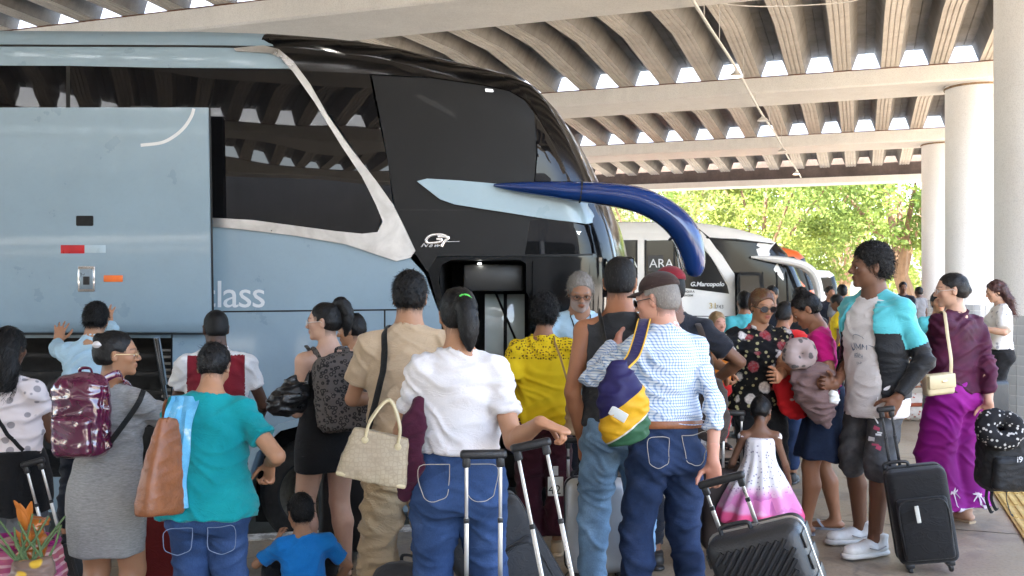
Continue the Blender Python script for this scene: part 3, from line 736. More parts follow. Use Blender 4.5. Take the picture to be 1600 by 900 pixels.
        mats = s.shell_mats; o = mesh_obj(name, V, F, None, None, True, mats, mi)
        bm = bmesh.new(); bm.from_mesh(o.data); bmesh.ops.recalc_face_normals(bm, faces=bm.faces)
        for e in bm.edges:
            if len(e.link_faces) == 2 and e.calc_face_angle(0) > R(35): e.smooth = False
        bm.to_mesh(o.data); bm.free(); return s.put(o)
def wheel(parent_bus, x, Yf, rad, z, width=.32):
    o = empty('wheel', (0, 0, 0)); parent_bus.put(o); o.location = (x, Yf, z)
    MB().lathe([(rad * .6, -.02), (rad * .63, -.035), (rad * .86, -.03), (rad * .97, .015), (rad, .06), (rad, width - .06), (rad * .9, width), (rad * .6, width)], n=56, axis='Y').build('tyre', M_TYRE, o)
    MB().lathe([(rad * .60, -.02), (rad * .585, .0), (rad * .55, .015), (rad * .50, .10), (rad * .42, .135), (rad * .30, .13), (rad * .27, .05), (rad * .14, .02), (rad * .12, -.0), (0, -.005)], n=48, axis='Y').build('rim', M_RIM, o)
    b = MB()
    for k in range(10): a = 2 * PI * k / 10; b.lathe([(0, .10), (.017, .10), (.017, .135)], (rad * .36 * math.cos(a), 0, rad * .36 * math.sin(a)), 6, 'Y')
    b.build('wheel_nuts', M_CHROME, o); return o
# ---- the pale blue double-height coach
BY = 7.7
top = [(-1300, 30), (300, 40), (407, 43), (460, 46.5), (513, 51), (565, 57), (610, 64), (674, 80), (743, 96), (796, 110), (825, 126), (850, 155), (866, 181), (882, 211), (898, 245), (914, 283), (926, 312), (938, 345), (945, 372), (950, 400), (952, 440), (950, 520), (946, 640), (935, 790), (900, 800)]
bot = [(590, 800), (588, 760), (570, 705), (535, 672), (486, 660), (440, 672), (404, 705), (386, 760), (384, 800), (-1300, 800)]
B1 = Bus('coach', BY, top + bot, 2.6, 'tall pale blue coach with black nose and open luggage hatch, largest of the buses', 'buses at the platform', r=.22, bulge=.3)
B1.shell_mats = [M_BLUE, M_BLACK, M_GLASS]
B1.shell(lambda p: 1 if (p[0] > (407 - 800) * B1.k) else 0)
# near side, region by region
lower = [(270, 350), (330, 345), (480, 362), (590, 392), (640, 402), (664, 428), (690, 500), (690, 800), (590, 800), (588, 760), (570, 705), (535, 672), (486, 660), (440, 672), (404, 705), (386, 760), (384, 800), (270, 800)]
B1.panel('side_panel', lower, M_BLUE, .004)
B1.panel('side_panel', [(-1300, 345), (267, 345), (267, 528), (-1300, 528)], M_BLUE, .004)
B1.panel('skirt_panel', [(-1300, 745), (267, 745), (267, 800), (-1300, 800)], M_BLUE, .004)
B1.panel('cove_panel', [(-1300, 33), (300, 43), (407, 46), (428, 71), (300, 70), (-1300, 64)], M_BLUE, .004)
B1.panel('cove_panel', [(-1300, 69), (300, 74), (430, 76), (456, 107.5), (300, 106), (-1300, 101)], M_BLUE, .004)
B1.panel('rain_gutter', [(-1300, 64.5), (300, 70.5), (428, 71.5), (430, 75.5), (300, 73.5), (-1300, 68.5)], M_RUB, .008)
wbot = [(648, 395), (590, 372), (480, 357), (330, 340), (270, 340), (-1300, 340)]
B1.panel('side_window', [(109, 103), (300, 107), (455, 109), (520, 190), (600, 310)] + wbot[1:4] + [(109, 340)], M_GLASS, .006, step=.12)
B1.panel('side_window', [(-1300, 98), (105, 103), (105, 340), (-1300, 340)], M_GLASS, .006, step=.2)
B1.panel('window_divider', [(104, 103), (110, 103), (110, 340), (104, 340)], M_RUB, .009)
B1.panel('front_side_window', [(458, 109), (577, 115), (590, 180), (606, 250), (614, 320), (618, 345), (600, 310), (560, 245), (520, 185)], M_GLASS, .006)
B1.panel('roof_fairing', [(409, 45), (460, 49), (513, 53.5), (565, 59.5), (610, 66.5), (674, 82.5), (743, 98.5), (796, 112.5), (823, 128.5), (846, 156), (862, 183), (878, 213), (890, 245), (880, 238), (855, 205), (838, 176), (822, 155), (796, 141), (754, 132), (674, 121), (577, 116), (458, 110), (430, 76)], M_BLACK, .010, step=.07)
B1.panel('cab_panel', [(581, 118), (674, 123), (754, 134), (796, 143), (820, 157), (835, 178), (838, 240), (834, 290), (900, 306), (930, 322), (940, 350), (946, 398), (900, 400), (683, 400), (668, 425), (650, 398), (620, 345), (612, 290), (600, 215)], M_GREY, .007, step=.07)
B1.panel('quarter_window', [(838, 182), (853, 207), (872, 240), (890, 278), (895, 292), (836, 288), (840, 240)], M_GLASS, .009, step=.05)
B1.panel('lower_quarter_window', [(828, 345), (850, 340), (900, 346), (938, 352), (944, 396), (820, 398)], M_GLASS, .011, step=.05)
B1.panel('panel_seam', [(625, 326.5), (838, 328), (838, 330), (625, 329)], M_RUB, .0085, .003)
tr_o = [(125, 143), (210, 134), (256, 146), (298, 181), (347, 247), (400, 340), (470, 440), (540, 530), (590, 600), (620, 660), (655, 735), (640, 755), (600, 765), (540, 745), (450, 715), (300, 690), (150, 672), (20, 660)]
tr_i = [(20, 636), (180, 645), (330, 665), (420, 677), (500, 685), (545, 680), (560, 650), (540, 600), (500, 520), (440, 430), (360, 300), (300, 215), (260, 170), (230, 157), (130, 151)]
B1.panel('silver_trim', [(x / 1.874 + 300, y / 1.874) for x, y in tr_o + tr_i], M_SILV, .03, .034, step=.05)
B1.panel('trim_tip', [(x / 1.874 + 300, y / 1.874) for x, y in [(600, 640), (612, 660), (640, 720), (643, 745), (610, 752), (560, 735), (520, 715), (545, 705), (572, 690), (582, 665)]], M_SILV, .042, .014, step=.05)
B1.panel('blue_spear', [(652, 284), (668, 280), (720, 283), (776, 288), (860, 300), (914, 312), (930, 322), (936, 345), (916, 350), (850, 342), (780, 331), (710, 320), (688, 312)], M_BLUE2, .045, .05, step=.06)
B1.panel('shut_line', [(330, 486), (640, 482.5), (640, 485), (330, 488.5)], M_BLK, .006, .003)
B1.panel('shut_line', [(600, 485), (602.5, 485), (602.5, 640), (600, 640)], M_BLK, .0065, .003)
# wheel arch lip and wheel
arch = [(590, 800), (588, 760), (570, 705), (535, 672), (486, 660), (440, 672), (404, 705), (386, 760), (384, 800)]; arch2 = [(376, 800), (377, 757), (396, 698), (436, 662), (486, 649), (539, 662), (578, 699), (598, 757), (600, 800)]
B1.panel('wheel_arch', arch + arch2, M_BLUE2, .05, .055, step=.06)
wx, wz = B1.xz((487, 775)); wheel(B1, wx, BY + .08, wz - ROAD_Z, wz)
for px_ in (-420, -690): wx2, _ = B1.xz((px_, 775)); wheel(B1, wx2, BY + .08, wz - ROAD_Z, wz)
m = MB(); x0_, _ = B1.xz((384, 0)); x1_, _ = B1.xz((590, 0)); m.box(((x0_ + x1_) / 2, BY + .75, .1), (1.06, .9, 1.1)); B1.put(m.build('wheel_well', M_BLK))
# luggage bay: a real recess with floor, back and shelves
lx0, lz0 = B1.xz((-1300, 745)); lx1, lz1 = B1.xz((267, 528)); D = 1.3
m = MB(); m.add([(lx0, BY, lz0), (lx1, BY, lz0), (lx1, BY + D, lz0), (lx0, BY + D, lz0), (lx0, BY, lz1), (lx1, BY, lz1), (lx1, BY + D, lz1), (lx0, BY + D, lz1)], [(0, 1, 2, 3), (4, 7, 6, 5), (3, 2, 6, 7), (1, 5, 6, 2), (0, 3, 7, 4)])
B1.put(m.build('luggage_bay', plain('bay_lining', (.02, .02, .021), .7)))
m = MB()
for q in range(5): m.box((lx1 - 1.2, BY + .6, lz1 - .18 - q * .16), (2.2, .03, .035))
B1.put(m.build('bay_shelf', M_DARKM))
m = MB()
for q in range(14): m.box((lx1 - .12, BY + .32, lz1 - .12 - q * .055), (.14, .02, .022), bev=.004)
B1.put(m.build('vent_grille', plain('grille_metal', (.22, .22, .22), .35, .7)))
a_, b_ = B1.xz((266, 520)); m = MB().tube([(a_ - .02, BY - .25, b_ - .02), (a_ - .02, BY + .05, b_ - .75)], .018, 10).tube([(a_ - .02, BY - .25, b_ - .02), (a_ - .02, BY - .08, b_ - .4)], .028, 10); B1.put(m.build('gas_strut', M_CHROME))
for px_, lab in ((-60, 0), (70, 1)): pass
m = MB(); a_, b_ = B1.xz((100, 612)); m.lathe([(0, -.02), (.10, -.02), (.12, 0), (.12, .02), (.10, .03), (0, .03)], (a_ - .05, BY + .05, b_), 28, 'Y'); B1.put(m.build('tank_cap', M_DARKM))
# raised luggage hatch, held up in front of the windows
HY = 7.48
def hx(px, py): return ((px - 800) * HY / FPX, CAMZ + (450 - py) * HY / FPX)
ax, az = hx(-420, 168); bx_, bz = hx(325, 168); cx, cz = hx(331, 522)
hatch = empty('luggage_hatch'); B1.put(hatch); hatch.location = (0, 0, 0)
def hput(o): o.parent = hatch; return o
m = MB(); prof_h = [(HY, az), (HY + .0, cz + .10), (HY + .012, cz + .05), (HY + .04, cz + .012), (HY + .085, cz), (HY + .10, cz + .02), (HY + .06, cz + .06), (HY + .05, az - .03), (HY + .045, az)]
V = []; n = len(prof_h)
for X in (ax, ax * .5 + bx_ * .5, bx_ + .0):
    for y, z in prof_h: V.append((X + (.026 * (az - z) / (az - cz) if X == bx_ else 0), y, z))
F = [(i + r_ * n, (i + 1) % n + r_ * n, (i + 1) % n + (r_ + 1) * n, i + (r_ + 1) * n) for r_ in range(2) for i in range(n)] + [tuple(range(n)), tuple(range(3 * n - 1, 2 * n - 1, -1))]
hput(m.add(V, F).build('hatch_skin', M_BLUE))
hput(MB().tube([(bx_ + .003, HY + .03, az), (bx_ + .029, HY + .03, cz + .06), (bx_ + .031, HY + .075, cz + .01)], .010, 8).tube([(ax, HY + .09, cz + .004), (bx_ + .03, HY + .09, cz + .004)], .012, 8).build('rubber_seal', M_RUB))
for q in (-.9, -.15): hput(MB().box((bx_ + q * 1.6 - .3, HY + .055, az + .004), (.16, .05, .03), bev=.006).build('hinge', M_DARKM))
def hbox(name, x0, y0, x1, y1, mat, d=.008, bev=.006, lift=0):
    a, b = hx(x0, y0), hx(x1, y1); return hput(MB().box(((a[0] + b[0]) / 2, HY - lift, (a[1] + b[1]) / 2), (abs(b[0] - a[0]), d, abs(b[1] - a[1])), bev=bev).build(name, mat))
hbox('finger_slot', 119, 337, 146, 353, M_BLK, .02, .009); hbox('red_sticker', 95, 383, 132, 396, plain('red_reflector', (.5, .012, .02), .3), .005, .001); hbox('white_sticker', 132.5, 383, 165, 395, plain('clear_sticker', (.42, .53, .6), .3), .004, .001)
hbox('latch_frame', 122, 416, 149, 456, M_CHROME, .016, .006); hbox('latch_plate', 125, 420, 146, 452, plain('latch_grey', (.24, .31, .37), .3, .6), .022, .004); hbox('latch_key', 131, 432, 141, 445, M_DARKM, .034, .003)
hbox('side_marker', 162, 430, 192, 440.5, plain('amber_lens', (.85, .16, .015), .18, coat=.6), .016, .006)
arc = [hx(x, y) for x, y in spline([(303, 169.5), (299, 182), (288, 199), (272, 213), (252, 223), (220, 227)], 5)]
hput(MB().tube([(x, HY - .001, z) for x, z in arc], .014, 6, flat=(.18, 1.0), up=(0, 1, 0)).build('arc_decal', M_DECAL))
MT = Matrix.Translation
RX = Matrix.Rotation(PI / 2, 4, 'X')
lx, lz = B1.xz((318, 480)); B1.put(text_obj('lettering', 'class', .31, M_DECAL, None, MT((lx - .03, BY - .008, lz)) @ RX, .0015, 0, .0, 'LEFT', .92, 1.02))
# model badge: slanted G with a seven-like tail
lx, lz = B1.xz((657, 386)); B1.put(text_obj('badge_small', 'New', .045, M_CHROME, None, MT((lx, BY - .014, lz)) @ RX, .002, .5, .001, 'LEFT', 1.25, 1.5))
def bp(x, y): return B1.xz((640 + x / 4.092, 340 + y / 4.092))
gpts = spline([(235, 118), (205, 110), (160, 110), (125, 122), (106, 145), (118, 162), (160, 162), (195, 156), (205, 140), (172, 139)], 5)
g7 = spline([(180, 122), (240, 124), (247, 134), (225, 152), (205, 186)], 5)
B1.put(MB().tube([(*(lambda q: (q[0], BY - .016, q[1]))(bp(*p)),) for p in gpts], .011, 6, flat=(.4, 1), up=(0, 1, 0)).tube([(*(lambda q: (q[0], BY - .018, q[1]))(bp(*p)),) for p in g7], .012, 6, flat=(.4, 1), up=(0, 1, 0)).tube([(*(lambda q: (q[0], BY - .017, q[1]))(bp(*p)),) for p in [(225, 155), (320, 154)]], .005, 6).build('badge', M_CHROME))
B1.panel('bird_mark', [bp(*p) for p in [(1066, 85), (1078, 92), (1098, 88), (1084, 100), (1088, 112), (1076, 104)]], M_CHROME, .016, .003, px=False)
B1.panel('marker_lamp', [bp(*p) for p in [(0, 0)]] if False else [B1.xz(p) for p in [(758, 139), (770, 140), (771, 144), (759, 143.5)]], emit('side_lamp', (1, 1, 1), .25), .014, .008, px=False)
# entrance: open doorway with header box, steps, and the door leaf standing open
B1.panel('door_surround', [(664, 405), (683, 401), (946, 400), (951, 440), (946, 640), (935, 795), (830, 795), (830, 470), (822, 456), (822, 412), (812, 406), (705, 406), (690, 414), (686, 440), (692, 470), (700, 795), (690, 800), (690, 500)], M_BLACK, .006, step=.08)
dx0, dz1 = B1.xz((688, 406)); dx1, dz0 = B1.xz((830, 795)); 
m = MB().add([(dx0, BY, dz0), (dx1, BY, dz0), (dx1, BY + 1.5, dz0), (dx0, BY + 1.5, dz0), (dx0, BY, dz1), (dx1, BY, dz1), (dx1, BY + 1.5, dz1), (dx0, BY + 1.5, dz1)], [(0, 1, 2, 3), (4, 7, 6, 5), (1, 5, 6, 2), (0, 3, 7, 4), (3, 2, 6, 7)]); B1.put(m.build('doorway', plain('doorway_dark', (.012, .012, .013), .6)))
hx0, hz1 = B1.xz((722, 412)); hx1, hz0 = B1.xz((818, 455)); B1.put(MB().box(((hx0 + hx1) / 2, BY + .25, (hz0 + hz1) / 2), (hx1 - hx0, .08, hz1 - hz0), bev=.02).build('header_panel', plain('header_grey', (.045, .044, .042), .4)))
hx0, hz1 = B1.xz((748, 411)); B1.put(MB().box((hx0, BY + .18, hz1), (.03, .03, .008), bev=.003).build('entrance_lamp', emit('small_led', (1, 1, .95), 3)))
pxs = B1.xz((756, 460)), B1.xz((800, 640)); pg = plain('bright_door_glass', (.62, .70, .70), .08, var=.2, vscale=3)
def doorglass():
    t = NT('see_through_glass'); gl = t.n('BsdfGlass'); gl.inputs[0].default_value = (.9, .95, .93, 1); gl.inputs[1].default_value = .02; gl.inputs[2].default_value = 1.1; t.l(gl.outputs[0], t.out.inputs[0]); return t.m
# opaque pane: the daylight seen through the door is put into its pale colour
B1.put(MB().box(((pxs[0][0] + pxs[1][0]) / 2 + .05, BY + .62, (pxs[0][1] + pxs[1][1]) / 2), (pxs[1][0] - pxs[0][0] + .12, .02, pxs[0][1] - pxs[1][1]), bev=.004).build('door_leaf_glass', plain('daylight_pale_pane', (.60, .68, .66), .06, var=.12, vscale=4, coat=.5)))
a_, b_ = B1.xz((779, 455)); B1.put(MB().box((a_ + .05, BY + .60, b_ - .6), (.03, .03, 1.3)).tube([(a_ - .04, BY + .59, b_), (a_ + .28, BY + .59, b_ - .75)], .01, 8).build('door_leaf_frame', M_BLK))
m = MB()
for q in range(2): m.box(((dx0 + dx1) / 2, BY + .25 + q * .3, ROAD_Z + .4 + q * .22), (dx1 - dx0 - .02, .3, .2))
B1.put(m.build('entrance_step', M_DARKM))
dl = [(832, 408), (842, 403), (940, 403), (950, 410), (950, 795), (832, 795)]
B1.panel('open_door', dl, M_BLACK, .16, .05, step=.08)
# forward mirror arms
def mirror(side):
    yb = BY - .02 if side == 0 else BY + 2.62; sg = -1 if side == 0 else 1
    c = [(772, 291, .0), (800, 294, .045), (850, 298, .075), (900, 303, .10), (950, 308, .115), (990, 316, .125), (1022, 330, .13), (1047, 349, .135), (1064, 372, .135), (1073, 398, .12), (1076, 418, .10), (1076, 428, .07)]
    pts = []; rr = []
    for i, (x, y, r_) in enumerate(c):
        X, Z = B1.xz((x, y)); f = i / (len(c) - 1); pts.append((X, yb + sg * (.05 + .18 * math.sin(f * PI * .7)), Z)); rr.append(max(r_, .012) * 1.0)
    P = spline([(*p, r_) for p, r_ in zip(pts, rr)], 4)
    o = MB().tube([p[:3] for p in P], [float(p[3]) for p in P], 14, flat=(1., .8), up=(0, 1, 0)).build('mirror_arm', M_NAVY); B1.put(o)
    X, Z = B1.xz((1069, 405)); g_ = MB().box((X - .075, yb + sg * .17, Z + .0), (.012, .12, .2), rot=Matrix.Rotation(R(-12), 3, 'Y'), bev=.005).build('mirror_glass', M_CHROME); g_.parent = o
mirror(0)
for (x, y, w_) in ((1058, 362, .145), (905, 303, .106)):
    X, Z = B1.xz((x, y)); B1.put(MB().lathe([(.94, -.006), (1.0, -.006), (1.0, .006), (.94, .006)], (0, 0, 0), 20, 'X').build('arm_joint', M_RUB)); jo = list(COL.objects)[-1]; jo.data.transform(Matrix.Translation((X, BY - .17, Z)) @ Matrix.Rotation(R(50 if x > 1000 else 6), 4, 'Y') @ Matrix.Diagonal((1, w_ * 1.02, w_ * .84, 1)))
X, Z = B1.xz((970, 433)); B1.put(MB().box((X + .03, BY + .05, Z), (.17, .1, .33), bev=.025).build('side_mirror', M_BLACK))
# seats inside hint: red curtain behind the glass is only a tint, left out
# ---- white coach behind
WY = 20.0
top2 = [(560, 347), (900, 346), (1000, 345), (1085, 346), (1120, 350), (1160, 358), (1190, 367), (1212, 378), (1228, 396), (1240, 420), (1252, 452), (1258, 490), (1258, 560), (560, 560)]
B2 = Bus('coach', WY, top2, 2.6, 'white coach with dark windows parked behind the blue coach', 'buses at the platform', r=.25, bulge=.35)
M_GLASS2 = paint('far_coach_glass', (.012, .012, .013), .08, .05, .1, 0.); _set(M_GLASS2.node_tree.nodes['Principled BSDF'], 'Specular IOR Level', .25)
B2.shell_mats = [M_WHITE, M_GLASS2]; B2.shell(lambda p: 1 if p[0] > (1205 - 800) * B2.k and p[1] > 1.2 else 0)
B2.panel('body_side', [(560, 349), (1085, 348), (1160, 360), (1190, 369), (1210, 380), (1226, 398), (1238, 420), (1250, 452), (1256, 490), (1256, 558), (560, 558)], M_WHITE, .006, step=.3)
for x0_, x1_ in ((560, 700), (704, 860), (864, 993), (1009, 1052)):
    B2.panel('side_window', [(x0_, 376), (x1_, 375), (x1_, 446), (x0_, 445)], M_GLASS2, .016, step=.4)
B2.panel('side_window', [(1055, 375), (1089, 377), (1112, 404), (1136, 446), (1139, 459), (1100, 454), (1055, 448)], M_GLASS2, .016, step=.3)
for x in (862, 994, 1008, 1053): B2.panel('window_divider', [(x - 1, 375), (x + 2, 375), (x + 2, 447), (x - 1, 447)], M_RUB, .022)
B2.panel('cab_window', [(1104, 372), (1150, 373), (1206, 381), (1222, 402), (1236, 440), (1247, 470), (1252, 520), (1252, 552), (1150, 552), (1148, 430), (1128, 398)], M_GLASS2, .016, step=.3)
B2.panel('white_pillar', [(1076, 348), (1094, 351), (1106, 371), (1147, 428), (1143, 452), (1134, 438), (1096, 380), (1088, 371)], M_WHITE, .04, .04, step=.2)
B2.panel('roof_seam', [(1080, 349), (1083, 349), (1108, 371), (1210, 380), (1210, 381.5), (1104, 373)], M_BLK, .05, .003, step=.3)
B2.panel('body_seam', [(960, 492), (1146, 494), (1146, 495.2), (960, 493.2)], M_BLK, .012, .003, step=.3)
B2.panel('open_door', [(1146, 432), (1150, 425), (1180, 426), (1186, 434), (1190, 552), (1146, 552)], M_BLK, .35, .04, step=.3); B2.panel('door_glass', [(1150, 431), (1178, 431), (1184, 470), (1185, 525), (1150, 525)], M_GLASS2, .36, .01, step=.3)
for x in (1190, 1212, 1228): B2.panel('cab_divider', [(x, 425), (x + 2, 425), (x + 6, 520), (x + 3, 520)], M_BLK, .03, .01, step=.3)
B2.panel('window_sign', [(1012, 399), (1036, 399), (1036, 424), (1012, 424)], plain('sign_black', (.03, .03, .03), .5), .022, .004, step=.5)
def btext(B, name, body, px, py, size, mat, off=.03, **kw):
    X, Z = B.xz((px, py)); return B.put(text_obj(name, body, size, mat, None, MT((X, B.Y - off, Z)) @ RX, .002, **kw))
btext(B2, 'sign_lettering', 'ARA', 1014, 418, .26, M_DECAL); btext(B2, 'sign_lettering', 'A', 983, 418, .26, M_DECAL)
btext(B2, 'maker_lettering', 'G.Marcopolo', 1078, 447, .125, M_DECAL, bold=.004, shear=.2, xs=1.05)
gold = plain('gold_numerals', (.52, .38, .12), .5); drk = plain('print_grey', (.16, .16, .15), .6)
btext(B2, 'fleet_number', '31', 1107, 482, .17, gold, xs=1.05); btext(B2, 'fleet_number', '743', 1118, 482, .11, drk)
btext(B2, 'notice_lettering', 'COMPRE AQUI A', 1049, 457, .06, drk, bold=.002, xs=1.05); btext(B2, 'notice_lettering', 'SUA PASSAGEM', 1050, 463, .06, drk, bold=.002, xs=1.05)
for px_ in (700, 1085): x_, _ = B2.xz((px_, 0)); wheel(B2, x_, WY + .05, .5, ROAD_Z + .5)
def arm(B, pts, mat, off=-.1):
    P = spline([(*B.xz((x, y)), r_) for x, y, r_ in pts], 4); return B.put(MB().tube([(p[0], B.Y + off, p[1]) for p in P], [float(p[2]) for p in P], 10, flat=(1., .7), up=(0, 1, 0)).build('mirror_arm', mat))
arm(B2, [(1172, 402, .03), (1195, 404, .09), (1225, 408, .12), (1252, 415, .13), (1268, 428, .14), (1276, 450, .13), (1278, 470, .10), (1278, 476, .04)], M_WHITE)
# ---- orange coach and another white coach farther along
OY = 26.0
top3 = [(900, 384), (1180, 384), (1226, 386), (1246, 392), (1256, 402), (1262, 420), (1272, 452), (1276, 480), (1276, 530), (900, 530)]
B3 = Bus('coach', OY, top3, 2.6, 'coach with bright orange roof showing above the white mirror arm', 'buses at the platform', r=.25, bulge=.35)
B3.shell_mats = [M_ORANGE, M_GLASS2]; B3.shell(lambda p: 1 if p[0] > (1254 - 800) * B3.k and p[1] > 1.3 else 0)
B3.panel('side_panel', [(900, 384.5), (1226, 386.5), (1245, 393), (1255, 403), (1260, 420), (1270, 452), (1274, 528), (900, 528)], M_ORANGE, .006, step=.4)
B3.panel('cab_window', [(1150, 400), (1240, 401), (1252, 410), (1260, 440), (1266, 470), (1150, 470)], M_GLASS2, .016, step=.4)
for px_ in (980, 1180): x_, _ = B3.xz((px_, 0)); wheel(B3, x_, OY + .05, .5, ROAD_Z + .5)
NY = 31.0
top4 = [(1000, 421), (1270, 421), (1296, 423), (1304, 430), (1308, 445), (1311, 470), (1311, 516), (1000, 516)]
B4 = Bus('minibus', NY, top4, 2.2, 'small white bus farthest along the row beside the trees', 'buses at the platform', r=.2, bulge=.2)
B4.shell_mats = [M_WHITE, M_GLASS2]; B4.shell(lambda p: 1 if p[0] > (1303 - 800) * B4.k and p[1] > .9 else 0)
B4.panel('side_panel', [(1000, 422), (1270, 422), (1295, 424), (1303, 431), (1307, 445), (1309.5, 514), (1000, 514)], M_WHITE, .006, step=.4)
B4.panel('side_window', [(1276, 434), (1298, 434), (1302, 456), (1276, 456)], M_GLASS2, .016, step=.4); B4.panel('side_window', [(1200, 434), (1272, 434), (1272, 456), (1200, 456)], M_GLASS2, .016, step=.4)
for px_ in (1080, 1270): x_, _ = B4.xz((px_, 0)); wheel(B4, x_, NY + .05, .42, ROAD_Z + .42)
B4.root.name = 'minibus'
# ================================================================== PEOPLE
from mathutils import kdtree
def skin_mat():
    t = NT('skin'); a = t.n('Attribute'); a.attribute_name = 'col'; f = t.noise(38, 4, .6); g_ = t.noise(6, 3, .5)
    c = t.mix(.22, a.outputs['Color'], t.ramp(f, [(.3, (.72, .62, .58)), (.7, (1, 1, 1))]), 'MULTIPLY'); c = t.mix(.25, c, t.ramp(g_, [(.35, (.86, .72, .66)), (.65, (1, 1, 1))]), 'MULTIPLY')
    t.base(c); t.rough(t.ramp(f, [(.3, .42), (.7, .6)])); _set(t.b, 'Specular IOR Level', .38); _set(t.b, 'Subsurface Weight', .06); _set(t.b, 'Subsurface Radius', (.01, .004, .002)); _set(t.b, 'Subsurface Scale', 1.0)
    t.bump(t.noise(260, 2), .10, .002); return t.m
M_SKIN = skin_mat()
def hair_mat(name, c, rough=.38, spec=.5):
    if name in MATS: return MATS[name]
    t = NT(name); f = t.noise(220, 4, .6, t.coord((1, 1, .3))); c = list(rgb(c)[:3]); t.base(t.ramp(f, [(.3, [x * .75 for x in c]), (.7, [min(1, x * 1.25) for x in c])])); t.rough(rough); _set(t.b, 'Specular IOR Level', spec)
    t.bump(t.noise(240, 3, .6, t.coord((1, 1, .35))), .5, .004); MATS[name] = t.m; return t.m
H_BLACK = hair_mat('hair_black', (.0045, .004, .004), .5, .35); H_BROWN = hair_mat('hair_auburn', (.10, .036, .013), .45); H_GREY = hair_mat('hair_grey', (.22, .20, .18), .65); H_CURL = hair_mat('hair_black_curly', (.006, .0055, .0055), .6, .3); H_DARK = hair_mat('hair_dark_salt', (.014, .013, .0125), .6, .2); H_BLOND = hair_mat('hair_blond', (.30, .19, .09), .5)
M_EYE = plain('eye_dark', (.012, .008, .006), .12, var=0); M_EYEW = plain('eye_white', (.62, .58, .55), .25, var=0)
TORSO = {'f': [(.455, .080, .058, -.002), (.49, .101, .073, -.008), (.53, .102, .072, -.006), (.575, .090, .062, 0), (.62, .078, .055, .003), (.66, .077, .055, .004), (.70, .084, .060, .006), (.735, .088, .064, .008), (.772, .088, .056, .001), (.795, .082, .046, -.004), (.815, .060, .038, -.008), (.835, .038, .034, -.008), (.855, .030, .031, -.006)],
         'm': [(.455, .078, .056, 0), (.49, .092, .067, -.006), (.53, .091, .065, -.004), (.575, .087, .062, 0), (.62, .086, .060, .002), (.66, .090, .060, .003), (.70, .097, .063, .004), (.74, .102, .066, .004), (.775, .102, .058, -.001), (.798, .096, .049, -.005), (.818, .070, .042, -.008), (.838, .046, .039, -.008), (.856, .036, .036, -.006)]}
def unit(v): v = np.asarray(v, float); return v / (np.linalg.norm(v) + 1e-12)
def ik(S, T, l1, l2, hint):
    d = np.linalg.norm(T - S); d = min(max(d, abs(l1 - l2) + .01), l1 + l2 - .004); dr = unit(T - S); a = (l1 * l1 - l2 * l2 + d * d) / (2 * d); h = math.sqrt(max(l1 * l1 - a * a, 0))
    pr = np.asarray(hint, float); pr = unit(pr - dr * (pr @ dr)); return S + dr * a + pr * h, S + dr * d
SKINS = {'tan': (.44, .235, .135), 'brown': (.30, .142, .077), 'dark': (.10, .050, .031), 'light': (.58, .355, .25), 'pink': (.60, .315, .225), 'mid': (.38, .195, .108), 'deep': (.165, .080, .046)}
